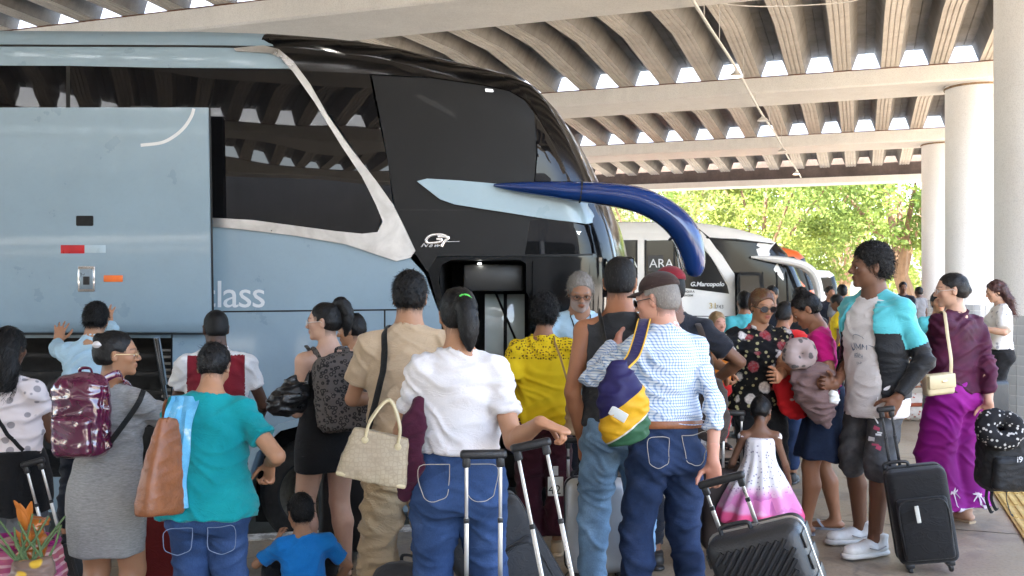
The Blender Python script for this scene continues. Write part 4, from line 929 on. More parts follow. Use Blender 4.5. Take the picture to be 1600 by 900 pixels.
class Person:
    def __init__(s, label, px, Y, yaw, H, sex='f', skin='tan', group='travellers waiting on the platform', bw=1., bd=1., belly=0., hip=1., arm=1., leg=1., lean=(0, 0, 0), head=(0, 0, 0), hs=1., feet=None, lh=None, rh=None, res=1., sw=1., z=None, legs=True, knee=None, hipz=None):
        s.label, s.H, s.sex, s.res = label, H, sex, res; s.X = (px - 800) / FPX * Y; s.Y = Y; s.z = gz(s.X) if z is None else z; s.yaw = R(yaw); s.group = group
        s.Rw = rotm(rz=s.yaw); s.loc = np.array((s.X, s.Y, s.z)); s.col = np.array(SKINS[skin] if isinstance(skin, str) else skin)
        s.hs = H / 1.7 * hs * (.97 if sex == 'f' else 1.0); s.arm, s.leg = arm * .93, leg * .97; s.has_legs = legs
        dz = 0 if hipz is None else hipz - .53 * H
        s.hipc = np.array((0, 0, .53 * H + dz)); s.Rt = rotm(-R(lean[0]), R(lean[1]), R(lean[2]))
        s.tab = []
        for z_, a, b, y in TORSO[sex]:
            w = bw * (1 + (hip - 1) * math.exp(-((z_ - .51) / .05) ** 2)); e = belly * math.exp(-((z_ - .61) / .06) ** 2)
            nk = 1 if z_ < .80 else .0; s.tab.append((z_ * H, a * H * (w * nk + (1 - nk)) + e * .5, b * H * (bd * nk + (1 - nk)) + e * .6, y * H + e * .4))
        sh = (.096 if sex == 'f' else .108) * H * sw
        s.S = {1: s.tp((sh, -.008 * H, .790 * H)), -1: s.tp((-sh, -.008 * H, .790 * H))}
        s.l1, s.l2 = .178 * H, .152 * H; s.E, s.Wr, s.hand = {}, {}, {}
        for sd, spec in ((1, rh), (-1, lh)):
            spec = spec or {}
            if 'w' in spec: T = s.loc_of(spec['w'])
            elif 'l' in spec: T = np.array(spec['l'], float)
            else: T = s.S[sd] + np.array((sd * .045, .05, -(s.l1 + s.l2) * .97))
            hint = np.array(spec.get('e', (sd * .35, -.8, -.7)), float)
            s.E[sd], s.Wr[sd] = ik(s.S[sd], T, s.l1, s.l2, hint)
            fd = unit(s.Wr[sd] - s.E[sd]); fdir = unit(spec['f']) if 'f' in spec else unit(fd + np.array((0, .1, -.15)))
            pn = np.array(spec.get('n', (-sd, 0, 0)), float); pn = unit(pn - fdir * (pn @ fdir)); s.hand[sd] = (fdir, pn, spec.get('c', .35), spec.get('spread', .12), spec.get('none', False))
        s.hj = {1: np.array((.05 * H * hip, 0, .50 * H + dz)), -1: np.array((-.05 * H * hip, 0, .50 * H + dz))}
        ft = feet or ((-.055 * H, 0, 8), (.055 * H, 0, -8)); s.K, s.A, s.ft = {}, {}, {}
        for sd, f in ((-1, ft[0]), (1, ft[1])):
            fx, fy, fa = f[:3]; fz = f[3] if len(f) > 3 else 0
            T = np.array((fx, fy, .048 * H + fz)); kh = knee[sd] if knee else (sd * .12, 1, 0)
            s.K[sd], s.A[sd] = ik(s.hj[sd], T, .232 * H, .228 * H, kh); s.ft[sd] = rotm(rz=R(fa))
        s.piv = s.tp((0, -.006 * H, .868 * H)); s.Rh = s.Rt @ rotm(-R(head[1]), R(head[2]), R(head[0])); s.Ho = s.piv + s.Rh @ np.array((0, .014 * H, .0575 * H * hs))
        s.root = None; s.cloth = []
    def tp(s, v): return s.hipc + s.Rt @ (np.array(v, float) - np.array((0, 0, .53 * s.H)))
    def hp(s, v): return s.Ho + s.Rh @ (np.array(v, float) * s.hs)
    def loc_of(s, w): return s.Rw.T @ (np.array(w, float) - s.loc)
    def world(s, v): return s.loc + s.Rw @ np.array(v, float)
    # ---- skin
    def core(s, legs=True):
        H = s.H; c = Shape(); sk = .010; c.loft([(z_, a - (sk if z_ < .80 * H else .004), b - (sk if z_ < .80 * H else .003), y) for z_, a, b, y in s.tab], s.hipc - s.Rt @ np.array((0, 0, .53 * H)), s.Rt, .02)
        nr = .036 if s.sex == 'm' else .0305
        c.cone(s.tp((0, -.008 * H, .825 * H)), s.hp((0, -.018, -.045)), nr * H * 1.12, nr * H, .035)
        for sd in (1, -1):
            S, E, Wr = s.S[sd], s.E[sd], s.Wr[sd]; a = s.arm * H
            c.cone(s.tp((sd * .022 * H, -.014 * H, .833 * H)), S + s.Rt @ np.array((0, 0, .006 * H)), .017 * H, .021 * H, .03)
            c.ell(S, .0295 * a, k=.03); c.cone(S, E, .0285 * a, .0225 * a, .02); m = E + (Wr - E) * .3; c.cone(E, m, .0222 * a, .0232 * a, .012); c.cone(m, Wr, .0232 * a, .0150 * H * (1 + .4 * (s.arm - 1)), .012)
            if legs:
                l = s.leg * H; hj, K, A = s.hj[sd], s.K[sd], s.A[sd]; c.cone(hj, K, .0525 * l, .0335 * l, .02); m = K + (A - K) * .32; bk = np.array((0, -.012 * H, 0))
                c.cone(K, m + bk, .0335 * l, .0355 * l, .015); c.cone(m + bk, A, .0355 * l, .0205 * H, .015); c.ell(hj + np.array((0, -.02 * H, -.0)), .045 * l, k=.03)
                Fm = s.ft[sd]; heel = A + Fm @ np.array((0, -.018 * H, -.026 * H)); ball = A + Fm @ np.array((0, .075 * H, -.034 * H)); toe = A + Fm @ np.array((0, .108 * H, -.036 * H))
                c.cone(heel, ball, .0195 * H, .0215 * H, .015, flat=((0, 0, 1), .7)); c.cone(ball, toe, .0235 * H, .0185 * H, .01, flat=((0, 0, 1), .5)); c.cone(A, (heel + ball) / 2 + np.array((0, 0, .005)), .019 * H, .018 * H, .02)
        return c
    def head_shape(s, male=None):
        male = s.sex == 'm' if male is None else male; c = Shape(); h = s.hs
        def E(p, r, k, op='u', Rr=None): c.ell(s.hp(p), np.array(r) * h, s.Rh if Rr is None else s.Rh @ Rr, k * h, op)
        def K(a, b, ra, rb, k, op='u'): c.cone(s.hp(a), s.hp(b), ra * h, rb * h, k * h, op)
        nr = (.036 if male else .0305) * s.H; c.cone(s.tp((0, -.008 * s.H, .82 * s.H)), s.hp((0, -.018, -.045)), nr * 1.12, nr, .035)
        E((0, -.014, .04), (.074, .094, .084), .02); E((0, .028, .005), (.062, .064, .084), .03); jw = .052 if male else .046
        E((0, .034, -.056), (jw, .050, .046), .03); E((0, .076, -.088), (.024 if male else .019, .018, .019), .022)
        for q in (1, -1): E((q * .040, .060, -.014), (.024, .022, .024), .02)
        K((-.032, .083, .026), (.032, .083, .026), .0125, .0125, .018)
        for q in (1, -1): E((q * .031, .101, .004), (.0165, .016, .0105), .012, 's')
        for q in (1, -1): E((q * .031, .0797, .0105), (.0168, .0130, .0085), .004); E((q * .031, .079, -.005), (.0155, .0115, .005), .004)
        nw = .0145 if male else .0125
        K((0, .090, .016), (0, .109, -.018), .0078, nw, .010); E((0, .108, -.022), (nw, .012, .010), .006)
        for q in (1, -1): E((q * .0125, .099, -.026), (.0085, .011, .0075), .006)
        E((0, .090, -.0475), (.0225, .0125, .0065), .007); E((0, .089, -.0595), (.0195, .0125, .0078), .007); E((0, .104, -.0535), (.021, .006, .0015), .003, 's')
        for q in (1, -1):
            Rr = rotm(ry=q * R(8), rz=-q * R(22)); E((q * .076, -.010, .0), (.0095, .019, .032), .008, 'u', Rr); E((q * .087, -.002, .003), (.008, .010, .018), .006, 's', Rr)
        return c
    def paint_head(s, V, col, brow=(.02, .014, .012), lips=None, beard=None, scalp=None, fade=(.03, .02, .015)):
        q = ((V - s.Ho) @ s.Rh) / s.hs; C = np.tile(s.col, (len(V), 1)); lips = np.array(lips) if lips is not None else s.col * np.array((.92, .60, .58)); ax = np.abs(q[:, 0])
        def blend(m, c): C[:] = C * (1 - m[:, None]) + np.array(c) * m[:, None]
        sm = lambda d, w: np.clip(1 - d / w, 0, 1)
        blend(.28 * sm(np.hypot((ax - .04) / .03, (q[:, 2] + .02) / .025) - .3, .7) * (q[:, 1] > .03), s.col * np.array((1.08, .82, .78)))
        if beard is not None:
            low = sm((q[:, 2] + .03) / .02, 1) * (q[:, 1] > -.0) * (q[:, 2] > -.115); mou = (np.hypot(q[:, 0] / .024, (q[:, 2] + .054) / .013) > 1); blend(np.clip(low, 0, 1) * .5 * mou * (ax < .075), beard)
        blend(.65 * sm(np.hypot(q[:, 0] / .023, (q[:, 2] + .053) / .0135) - .75, .35) * (q[:, 1] > .07), lips)
        blend(.8 * sm(np.abs(q[:, 2] + .0535) / .0035, 1) * (ax < .02) * (q[:, 1] > .07), s.col * .3)
        bz = .030 + .006 * np.sin(np.clip((ax - .012) / .04, 0, 1) * PI * .8); blend(.85 * sm(np.abs(q[:, 2] - bz) / .0058, 1.) * (ax > .011) * (ax < .053) * (q[:, 1] > .045), brow)
        ey = np.hypot((ax - .031) / .0175, (q[:, 2] - .005) / .0105); blend(.55 * sm(ey - .55, .5) * (q[:, 1] > .05), s.col * np.array((.45, .36, .34)))
        blend(.5 * sm(np.hypot((ax - .006) / .006, (q[:, 2] + .031) / .005) - .5, .5) * (q[:, 1] > .09), s.col * .35)
        if fade is not None:
            nz = np.clip((q[:, 2] + .088) / .035, 0, 1) * (q[:, 1] < -.02); sb = (ax > .058) * (q[:, 1] > .0) * (q[:, 1] < .05) * np.clip((q[:, 2] - .0) / .03, 0, 1); blend(.6 * np.clip(np.maximum(nz, sb), 0, 1), fade)
        if scalp is not None: blend(.8 * (q[:, 2] > .03 - .5 * q[:, 1] + .04) * (q[:, 1] < .06), scalp)
        col[:] = C; return col
    def hand_shape(s, sd):
        f, n, curl, spread, none = s.hand[sd]; c = Shape(); k = s.H / 1.7; w = s.Wr[sd]; lat = np.cross(f, n) * sd
        m = s.E[sd] + (w - s.E[sd]) * .72; c.cone(m, w, (.0175) * s.H, .0150 * s.H * (1 + .4 * (s.arm - 1)), .01, )
        c.cone(w, w + f * .03 * k, .0235 * k, .028 * k, .012, flat=(n, .62)); c.cone(w + f * .03 * k, w + f * .082 * k, .036 * k, .041 * k, .014, flat=(n, .36)); c.ell(w + f * .035 * k + lat * .022 * k + n * .008 * k, .017 * k, k=.012)
        L = (.072, .080, .074, .058); off = (.0305, .0105, -.0105, -.0300)
        for i in range(4):
            p = w + f * (.088 - .004 * abs(i - 1)) * k + lat * off[i] * k; d = unit(f + lat * (1.5 - i) * spread); ang = curl * R(70)
            for seg, (fr, r0, r1) in enumerate(((.45, .0085, .0078), (.30, .0078, .0070), (.25, .0070, .0058))):
                dd = d * math.cos(ang) + n * math.sin(ang); q = p + dd * L[i] * fr * k; c.cone(p, q, r0 * k, r1 * k, .004); p = q; ang += curl * R(78 if seg == 0 else 48)
        p = w + f * .026 * k + lat * .026 * k; d = unit(f * .62 + lat * .75 + n * (.25 + .5 * curl))
        for fr, r0, r1 in ((.042, .0125, .0105), (.033, .0105, .0095), (.025, .0095, .0075)):
            q = p + d * fr * k; c.cone(p, q, r0 * k, r1 * k, .006); p = q; d = unit(d * .8 + f * .35 + n * .3 * curl - lat * .22 * (0.4 + curl))
        return c
    def body(s, hb=.0135, hh=.0062, hd=.0058, legs=None, **paint):
        legs = s.has_legs if legs is None else legs; hb, hh, hd = hb * s.res, hh * s.res, hd * s.res
        V, Q = s.core(legs).mesh(hb); Vs, Qs, Cs = [V], [Q], [np.tile(s.col, (len(V), 1))]; n = len(V)
        cut = float(s.tp((0, 0, .80 * s.H))[2]); V, Q = s.head_shape().mesh(hh); V = relax(V, Q, 1, .3); C = np.zeros((len(V), 3)); s.paint_head(V, C, **paint); Vs.append(V); Qs.append(Q + n); Cs.append(C); n += len(V)
        for sd in (1, -1):
            if s.hand[sd][4]: continue
            V, Q = s.hand_shape(sd).mesh(hd); Vs.append(V); Qs.append(Q + n); Cs.append(np.tile(s.col * np.array((1.02, .95, .93)), (len(V), 1))); n += len(V)
        V = np.concatenate(Vs); Q = np.concatenate(Qs); C = np.concatenate(Cs)
        o = mesh_obj('person', V, Q, M_SKIN); at = o.data.attributes.new('col', 'FLOAT_COLOR', 'POINT'); at.data.foreach_set('color', np.concatenate([C, np.ones((len(C), 1))], 1).astype(np.float32).ravel())
        o.location = s.loc; o.rotation_euler = (0, 0, s.yaw); tag(o, s.label, 'person', s.group); s.root = o
        if hh < .0075:
            for q in (1, -1):
                m = MB(); c_ = s.hp((q * .031, .0795, .004)); m.lathe([(0, -.0125 * s.hs)] + [(.0125 * s.hs * math.cos(a), .0125 * s.hs * math.sin(a)) for a in np.linspace(-1.3, .95, 7)], n=12, rot=Matrix((s.Rh @ rotm(rx=-PI / 2)).tolist()))
                m.v = [tuple(np.array(v) + c_) for v in m.v]; o2 = m.build('eye', M_EYEW, o)
                m = MB(); m.lathe([(.0062 * s.hs, .0112 * s.hs), (.004 * s.hs, .0125 * s.hs), (0, .0131 * s.hs)], n=10, rot=Matrix((s.Rh @ rotm(rx=-PI / 2)).tolist())); m.v = [tuple(np.array(v) + c_) for v in m.v]; m.build('iris', M_EYE, o2)
        return o
    # ---- garments
    def emit(s, name, sh, mat, h=.0088, wr=.006, freq=1., seed=0, mask=None, relaxn=1, keep=True, mats=None, mif=None, label=None):
        V, Q = sh.mesh(h * s.res)
        if len(V) == 0: return None
        if relaxn: V = relax(V, Q, relaxn, .4)
        N = vnormals(V, Q)
        if wr > 0:
            o_ = seed * 7.3 + s.X * 3; Wp = V + .05 * np.stack([noise3(V * 5 + o_), noise3(V * 5 + o_ + 31), noise3(V * 5 + o_ + 57)], 1)
            A = Wp @ rotm(R(25), R(20), 0).T; B = Wp @ rotm(R(-30), R(-25), 0).T
            n1 = noise3(A * np.array((3.2, 3.2, 13)) * freq + o_); n2 = noise3(B * np.array((3.6, 3.6, 17)) * freq + o_ + 11); n3 = noise3(V * 5 * freq + o_ + 5); n4 = noise3(A * np.array((7, 7, 30)) * freq + o_ + 3); am = np.clip(.55 + 1.1 * noise3(V * 3.1 + o_ + 77), .12, 1.5)
            d = 1.2 * wr * (1.7 * (np.exp(-(n1 / .20) ** 2) - .4) * am + 1.1 * (np.exp(-(n2 / .19) ** 2) - .4) * (1.4 - am) + .8 * n3 + .55 * (np.exp(-(n4 / .22) ** 2) - .4) * np.clip(am - .3, 0, 1))
            if mask is not None: d = d * mask(V)
            V = relax(V + N * d[:, None], Q, 1, .35)
        o = mesh_obj(name, V, Q, mat, s.root, mats=mats, mi=mif(V[Q].mean(1)) if mif else None)
        if label: o['label'] = label
        if keep: s.cloth.append((V, vnormals(V, Q)))
        return o
    def top(s, mat, hem=.50, ease=.016, sleeve=.5, sl_ease=.014, straight=.5, neck='crew', name='shirt', wr=.006, flare=0., h=.0088, seed=1, mats=None, mif=None, cuff=None, vdepth=0., puff=0., label=None):
        H = s.H; c = Shape(); rows = []; bust = max(r[1] for r in s.tab if .68 * H < r[0] < .80 * H); bustd = max(r[2] for r in s.tab if .68 * H < r[0] < .80 * H)
        rows_src = [r for r in s.tab if r[0] > hem * H - .04 * H]
        if rows_src[0][0] > hem * H: rows_src = [(hem * H - .03 * H, *rows_src[0][1:])] + rows_src
        for z_, a, b, y in rows_src:
            a, b = a + ease, b + ease
            if z_ < .72 * H:
                f = flare * (.72 * H - z_) / (.22 * H); a = max(a, a + (bust + ease - a) * straight) + f; b = max(b, b + (bustd + ease - b) * straight) + f
            if z_ > .79 * H: a, b = a - ease * .5, b - ease * .4
            rows.append((z_, a, b, y))
        c.loft(rows, s.hipc - s.Rt @ np.array((0, 0, .53 * H)), s.Rt, .0, p=2.0)
        for sd in (1, -1):
            S, E, Wr = s.S[sd], s.E[sd], s.Wr[sd]; a = s.arm * H; e = sl_ease
            if sleeve > 0:
                c.cone(s.tp((sd * .030 * H, -.014 * H, .828 * H)), S + s.Rt @ np.array((0, 0, .005 * H)), .019 * H + e * .35, .026 * H + e * .5, .03); c.ell(S, .0300 * a + e * .6 + .003, k=.03)
                if sleeve <= 1: t = sleeve; c.ccyl(S, S + (E - S) * t, .0285 * a + e * .8, (.0285 - .006 * t) * a + e * 1.5 + puff, .03)
                else:
                    c.cone(S, E, .0285 * a + e * .8, .0225 * a + e, .03); t = sleeve - 1; Ee = E + (Wr - E) * t; c.ccyl(E, Ee, .0225 * a + e * 1.05, (.0232 - .007 * t) * H + e * (.8 if cuff is None else cuff), .015)
            elif neck != 'strap': c.ell(S + np.array((0, 0, .0)), .033 * a, k=.03)
        ax = s.Rt @ np.array((0, 0, 1)); c.plane(s.tp((0, 0, hem * H)), -ax)
        nb = s.tp((0, .016 * H, .872 * H))
        if neck == 'crew': c.ell(s.tp((0, .006 * H, .868 * H)), (.047 * H, .056 * H, .046 * H), s.Rt, .006, 's')
        elif neck == 'scoop': c.ell(s.tp((0, .012 * H, .875 * H)), (.062 * H, .068 * H, .058 * H), s.Rt, .006, 's')
        elif neck == 'v': c.ell(s.tp((0, .0, .875 * H)), (.049 * H, .052 * H, .042 * H), s.Rt, .006, 's'); c.cone(s.tp((0, .05 * H, .85 * H)), s.tp((0, .085 * H, (.80 - vdepth) * H)), .035 * H, .008 * H, .006, 's')
        elif neck == 'collar':
            c.ell(s.tp((0, .012 * H, .879 * H)), (.040 * H, .046 * H, .040 * H), s.Rt, .004, 's')
        elif neck == 'tank':
            c.ell(s.tp((0, .006 * H, .875 * H)), (.060 * H, .065 * H, .052 * H), s.Rt, .006, 's')
            for sd in (1, -1): c.ell(s.S[sd] + s.Rt @ np.array((sd * .035 * H, 0, -.02 * H)), (.05 * H, .075 * H, .07 * H), s.Rt, .006, 's')
        elif neck == 'strap':
            c.plane(s.tp((0, 0, .765 * H)), ax)
        o = s.emit(name, c, mat, h, wr, seed=seed, mats=mats, mif=mif, label=label)
        if s.res <= 1.0 and o is not None:
            ths = np.linspace(0, 2 * PI, 36, endpoint=False); mt = mats[0] if mats else mat
            P = s.snap([s.tp((math.cos(a) * .13 * H, math.sin(a) * .10 * H, (hem + .014) * H)) for a in ths], .0012, 1, .3, True); MB().tube(P, .0019, 5, closed=True).build('hem_seam', mt, o)
            if 0 < sleeve <= 1:
                for sd in (1, -1):
                    S, E = s.S[sd], s.E[sd]; d = unit(E - S); u = unit(np.cross(d, (0.3, 1, .2))); v = np.cross(d, u); c0 = S + d * (s.l1 * sleeve - .02)
                    P = s.snap([c0 + (u * math.cos(a) + v * math.sin(a)) * (.045 * H) for a in np.linspace(0, 2 * PI, 20, endpoint=False)], .0012, 1, .3, True); MB().tube(P, .0019, 5, closed=True).build('cuff_seam', mt, o)
        if neck == 'collar':
            m = MB(); pts = []
            for k in range(15):
                a = PI * (.5 + .08) + (2 * PI - .16 * PI) * k / 14; pts.append(s.tp((math.cos(a) * .0415 * H, .0015 * H - .0 + math.sin(a) * .045 * H * 1.0, (.847 - .004 * math.sin(a)) * H)))
            m.tube(pts, .0155 * H, 8, flat=(1., .22), up=s.Rt @ np.array((0, 0, 1))); m.build('collar', mats[0] if mats else mat, o)
        return o
    def pants(s, mat, waist=.595, ease=.012, hem=.035, knee_e=.018, hem_r=None, name='trousers', wr=.006, h=.010, seed=2, end=None, label=None):
        H = s.H; c = Shape(); rows = [(z_, a + ease * (.35 if z_ > .56 * H else .8), b + ease * (.35 if z_ > .56 * H else .8), y) for z_, a, b, y in s.tab if z_ < (waist + .045) * H]
        o_ = s.hipc - np.array((0, 0, .53 * H)); c.loft(rows, o_, I3, .0); c.plane(o_ + np.array((0, 0, waist * H)), (0, 0, 1))
        for sd in (1, -1):
            l = s.leg * H; hj, K, A = s.hj[sd], s.K[sd], s.A[sd]; c.cone(hj, K, .0565 * l + ease, .0355 * l + knee_e, .02); c.ell(hj + np.array((0, -.030 * H, -.004 * H)), .050 * l + ease * .8, k=.03)
            bk = np.array((0, -.008 * H, 0))
            if end is None:
                r1 = hem_r if hem_r else .030 * H; Ae = K + (A - K) * ((1 - hem / .27) if hem < .2 else .9); m = K + (A - K) * .35 + bk; c.cone(K, m, .0355 * l + knee_e, .036 * l + knee_e * .8, .015); c.ccyl(m, Ae, .036 * l + knee_e * .8, r1, .015)
            else: Ke = hj + (K - hj) * min(end, 1.0) if end <= 1 else K + (A - K) * (end - 1); c.ccyl(hj + (K - hj) * .6, Ke, .044 * l + knee_e, (hem_r or .05 * H), .02)
        return s.emit(name, c, mat, h, wr, seed=seed, freq=.9, label=label)
    def lofted(s, name, mat, rows, wr=.005, h=.012, seed=3, p=2.0, torso=False, pleat=0, pl_amp=.012, mats=None, mif=None, label=None, freq=.7):
        H = s.H; c = Shape(); R_ = s.Rt if torso else I3; o_ = s.hipc - R_ @ np.array((0, 0, .53 * H)); c.loft([(r[0] * H,) + tuple(x * H for x in r[1:]) for r in rows], o_, R_, 0, p=p)
        V, Q = c.mesh(h * s.res); V = relax(V, Q, 1, .4); N = vnormals(V, Q); zz = (V - o_)[:, 2] / H; z0, z1 = min(r[0] for r in rows), max(r[0] for r in rows); f = np.clip((z1 - zz) / (z1 - z0), 0, 1)
        d = np.zeros(len(V))
        if pleat: th = np.arctan2(V[:, 1], V[:, 0]); d += pl_amp * f ** 1.2 * np.sin(th * pleat + 1.5 * noise3(V * 3 + seed))
        n1 = noise3(V * np.array((11, 11, 2.2)) * freq + seed * 5); n2 = noise3(V * np.array((5, 5, 13)) + seed * 9); d += wr * (f * .4 + .5) * (1.2 * n1 + .8 * (.3 - np.abs(n2))); V = V + N * d[:, None]
        o = mesh_obj(name, V, Q, mat, s.root, mats=mats, mi=mif(V[Q].mean(1)) if mif else None); s.cloth.append((V, vnormals(V, Q)))
        if label: o['label'] = label
        return o
    def shoes(s, mat, sole=None, kind='shoe', h=.008):
        H = s.H; k = H / 1.7 * (1.14 if kind == 'sneaker' else 1.0)
        for sd in (1, -1):
            A, Fm = s.A[sd], s.ft[sd]; g0 = A[2] - .048 * H; f = lambda x, y, z: A * np.array((1, 1, 0)) + Fm @ np.array((x, y, 0)) * k + np.array((0, 0, g0 + z * k))
            if kind == 'slipper':
                m = MB(); out = [(.0, -.06), (.03, -.05), (.036, .0), (.035, .07), (.046, .13), (.04, .18), (.02, .2), (-.02, .2), (-.04, .18), (-.046, .13), (-.035, .07), (-.036, 0), (-.03, -.05)]; n = len(out)
                V = [f(x, y, z) for z in (.0, .014) for x, y in out]; m.add(V, [tuple(range(n - 1, -1, -1)), tuple(range(n, 2 * n))] + [(i, (i + 1) % n, n + (i + 1) % n, n + i) for i in range(n)])
                o = m.build('slipper', mat, s.root); MB().tube([f(-.048, .08, .02), f(-.03, .11, .05), f(0, .12, .06), f(.03, .11, .05), f(.048, .08, .02)], .014 * k, 8, flat=(.25, 1)).build('strap', mat, o); continue
            c = Shape(); c.cone(f(0, -.035, .04), f(0, .05, .042), .036 * k, .038 * k, .01); c.cone(f(0, .05, .040), f(0, .15, .034), .041 * k, .036 * k, .02, flat=((0, 0, 1), .8)); c.ccyl(f(0, -.02, .05), f(0, -.03, .105), .040 * k, .042 * k, .02); c.plane(f(0, 0, .012), (0, 0, -1))
            o = s.emit(kind, c, mat, h, .002, keep=False); c2 = Shape(); c2.cone(f(0, -.04, .012), f(0, .05, .012), .042 * k, .045 * k, .01, flat=((0, 0, 1), .5)); c2.cone(f(0, .05, .012), f(0, .155, .014), .047 * k, .042 * k, .01, flat=((0, 0, 1), .5)); c2.plane(f(0, 0, 0.001), (0, 0, -1))
            V, Q = c2.mesh(h * s.res); mesh_obj('sole', V, Q, sole or mat, o)
            if kind == 'sneaker':
                for q in range(5): P_ = [f(-.026, .045 + q * .016, .062 - q * .004), f(0, .05 + q * .016, .082 - q * .006), f(.026, .045 + q * .016, .062 - q * .004)]; MB().tube(P_, .0035, 6).build('lace', M_DECAL, o)
                MB().tube([f(.043, -.03, .05), f(.045, .02, .035), f(.044, .07, .05)], .006, 6, flat=(.4, 1)).tube([f(-.043, -.03, .05), f(-.045, .02, .035), f(-.044, .07, .05)], .006, 6, flat=(.4, 1)).build('side_stripe', plain('sneaker_grey', (.3, .3, .31), .6), o)
    # ---- hair
    def cap(s, th=.007, top=.0, line=.079, nape=-.05, sides=True, ear=True):
        c = Shape(); h = s.hs
        def E(p, r, k, op='u'): c.ell(s.hp(p), np.array(r) * h, s.Rh, k * h, op)
        E((0, -.015, .041 + top * .5), (.075 + th * .8, .095 + th, .085 + th + top * .5), .01); E((0, -.045, .0), (.066 + th * .7, .066 + th, .07), .02)
        E((0, .088, line - .085), (.070, .072, .085), .014, 's'); E((0, .035, nape - .052), (.11, .075, .055), .02, 's'); E((0, -.05, nape - .085), (.11, .14, .08), .022, 's')
        if ear:
            for q in (1, -1): E((q * .086, .0, -.008), (.030, .026, .036), .008, 's')
        return c
    def hair(s, c, mat, h=.0072, lump=.0, lf=40., strands=500, flow=None, sl=.05, swd=.0014, curl=0., name='hair', lift=.0009, relaxn=1):
        V, Q = c.mesh(h * s.res)
        if relaxn: V = relax(V, Q, relaxn, .4)
        N = vnormals(V, Q)
        if lump > 0: V = V + N * (lump * (noise3(V * lf) + .6 * noise3(V * lf * 2.1 + 9)))[:, None]
        rs = np.random.RandomState(int(abs(s.X * 1000)) % 9999); Vs, Qs = [V], [Q]; n = len(V)
        strands = int(strands * 1.8)
        if strands and s.res < 1.4:
            I = rs.randint(0, len(V), strands); p = V[I] + N[I] * lift; nn = N[I]; sd = []; fl = flow if flow is not None else (lambda P: np.tile(s.Rh @ np.array((0, -.6, -.8)), (len(P), 1)))
            L = sl * s.hs * rs.uniform(.5, 1.4, strands)[:, None]; wdt = swd * rs.uniform(.6, 1.5, strands)[:, None]; seg = 4; pts = [p]; fly = np.where(rs.uniform(size=(strands, 1)) < .10, rs.uniform(.0006, .0030, (strands, 1)), 0.)
            for k in range(seg):
                d = fl(p) + curl * rs.normal(size=(strands, 3)); d = d - nn * np.sum(d * nn, 1)[:, None] * (.9 if curl < .5 else .2); d = d / (np.linalg.norm(d, axis=1)[:, None] + 1e-9)
                p = p + d * L / seg; pts.append(p + nn * (lift * (k + 1) * .3 + fly * (k + 1) ** 1.5)); nn = nn * .9 + .1 * d
            sidev = np.cross(pts[1] - pts[0], nn); sidev /= np.linalg.norm(sidev, axis=1)[:, None] + 1e-9
            for k in range(seg + 1):
                w_ = wdt * (1 - .8 * k / seg); sd += [pts[k] - sidev * w_, pts[k] + sidev * w_]
            SV = np.stack(sd, 1).reshape(-1, 3); base_ = (np.arange(strands) * 2 * (seg + 1))[:, None]
            for k in range(seg): Qs.append(base_ + np.array((2 * k, 2 * k + 1, 2 * k + 3, 2 * k + 2)) + n)
            Vs.append(SV)
        QQ = np.concatenate(Qs); mi = np.zeros(len(QQ), np.int32)
        if len(Qs) > 1:
            lt = rs.uniform(size=strands) < .45; mi[len(Q):] = np.tile(lt, seg)
        lm = mat.name + '_streak'
        if lm not in MATS:
            m2 = mat.copy(); m2.name = lm; MATS[lm] = m2
            for nd in m2.node_tree.nodes:
                if nd.type == 'VALTORGB':
                    for e_ in nd.color_ramp.elements: e_.color = tuple(min(1, x * (3.2 if x < .05 else 1.35) + .004) for x in e_.color[:3]) + (1,)
        return mesh_obj(name, np.concatenate(Vs), QQ, mat, s.root, mats=[mat, MATS[lm]], mi=mi)
    def flow_to(s, pt):
        t = s.hp(pt); return lambda P: t - P
    def tied(s, bun=(0, -.10, .05), br=.032, mat=None, th=.006, line=.076, nape=-.04, strands=700, tail=None, tr=.03, **kw):
        c = s.cap(th, 0, line, nape)
        if br > 0: c.ell(s.hp(bun), br * s.hs * np.array((1, .9, .9)), s.Rh, .008)
        if tail:
            P = [s.hp(p) for p in spline(tail, 4)]
            for i in range(len(P) - 1):
                f0, f1 = i / (len(P) - 1), (i + 1) / (len(P) - 1); g = lambda f: tr * s.hs * (.55 + 1.1 * math.sin(PI * min(1, .15 + .8 * f)) * .6) * (1 if f < .75 else 1 - (f - .75) * 2.6)
                c.cone(P[i], P[i + 1], max(.004, g(f0)), max(.003, g(f1)), .012)
        o = s.hair(c, mat or H_BLACK, lump=.0035, lf=34, strands=strands, flow=s.flow_to(bun), sl=.032, **kw)
        return o
    def glasses(s, mat, lens=None, rx=.023, rz=.018, name='glasses', y=.104, thick=.0014):
        m = MB(); n = 18
        for q in (1, -1): m.tube([s.hp((q * .033 + rx * math.cos(a), y - .25 * abs(rx * math.cos(a)) * (1 if q * math.cos(a) > 0 else 0), .004 + rz * math.sin(a))) for a in np.linspace(0, 2 * PI, n, endpoint=False)], thick * 1.0, 6, closed=True)
        m.tube([s.hp((-.011, y + .002, .008)), s.hp((0, y + .006, .010)), s.hp((.011, y + .002, .008))], thick, 6)
        for q in (1, -1): m.tube([s.hp((q * .056, y - .008, .008)), s.hp((q * .074, .06, .010)), s.hp((q * .081, .0, .012)), s.hp((q * .080, -.018, -.006))], thick * 1.1, 6)
        o = m.build(name, mat, s.root)
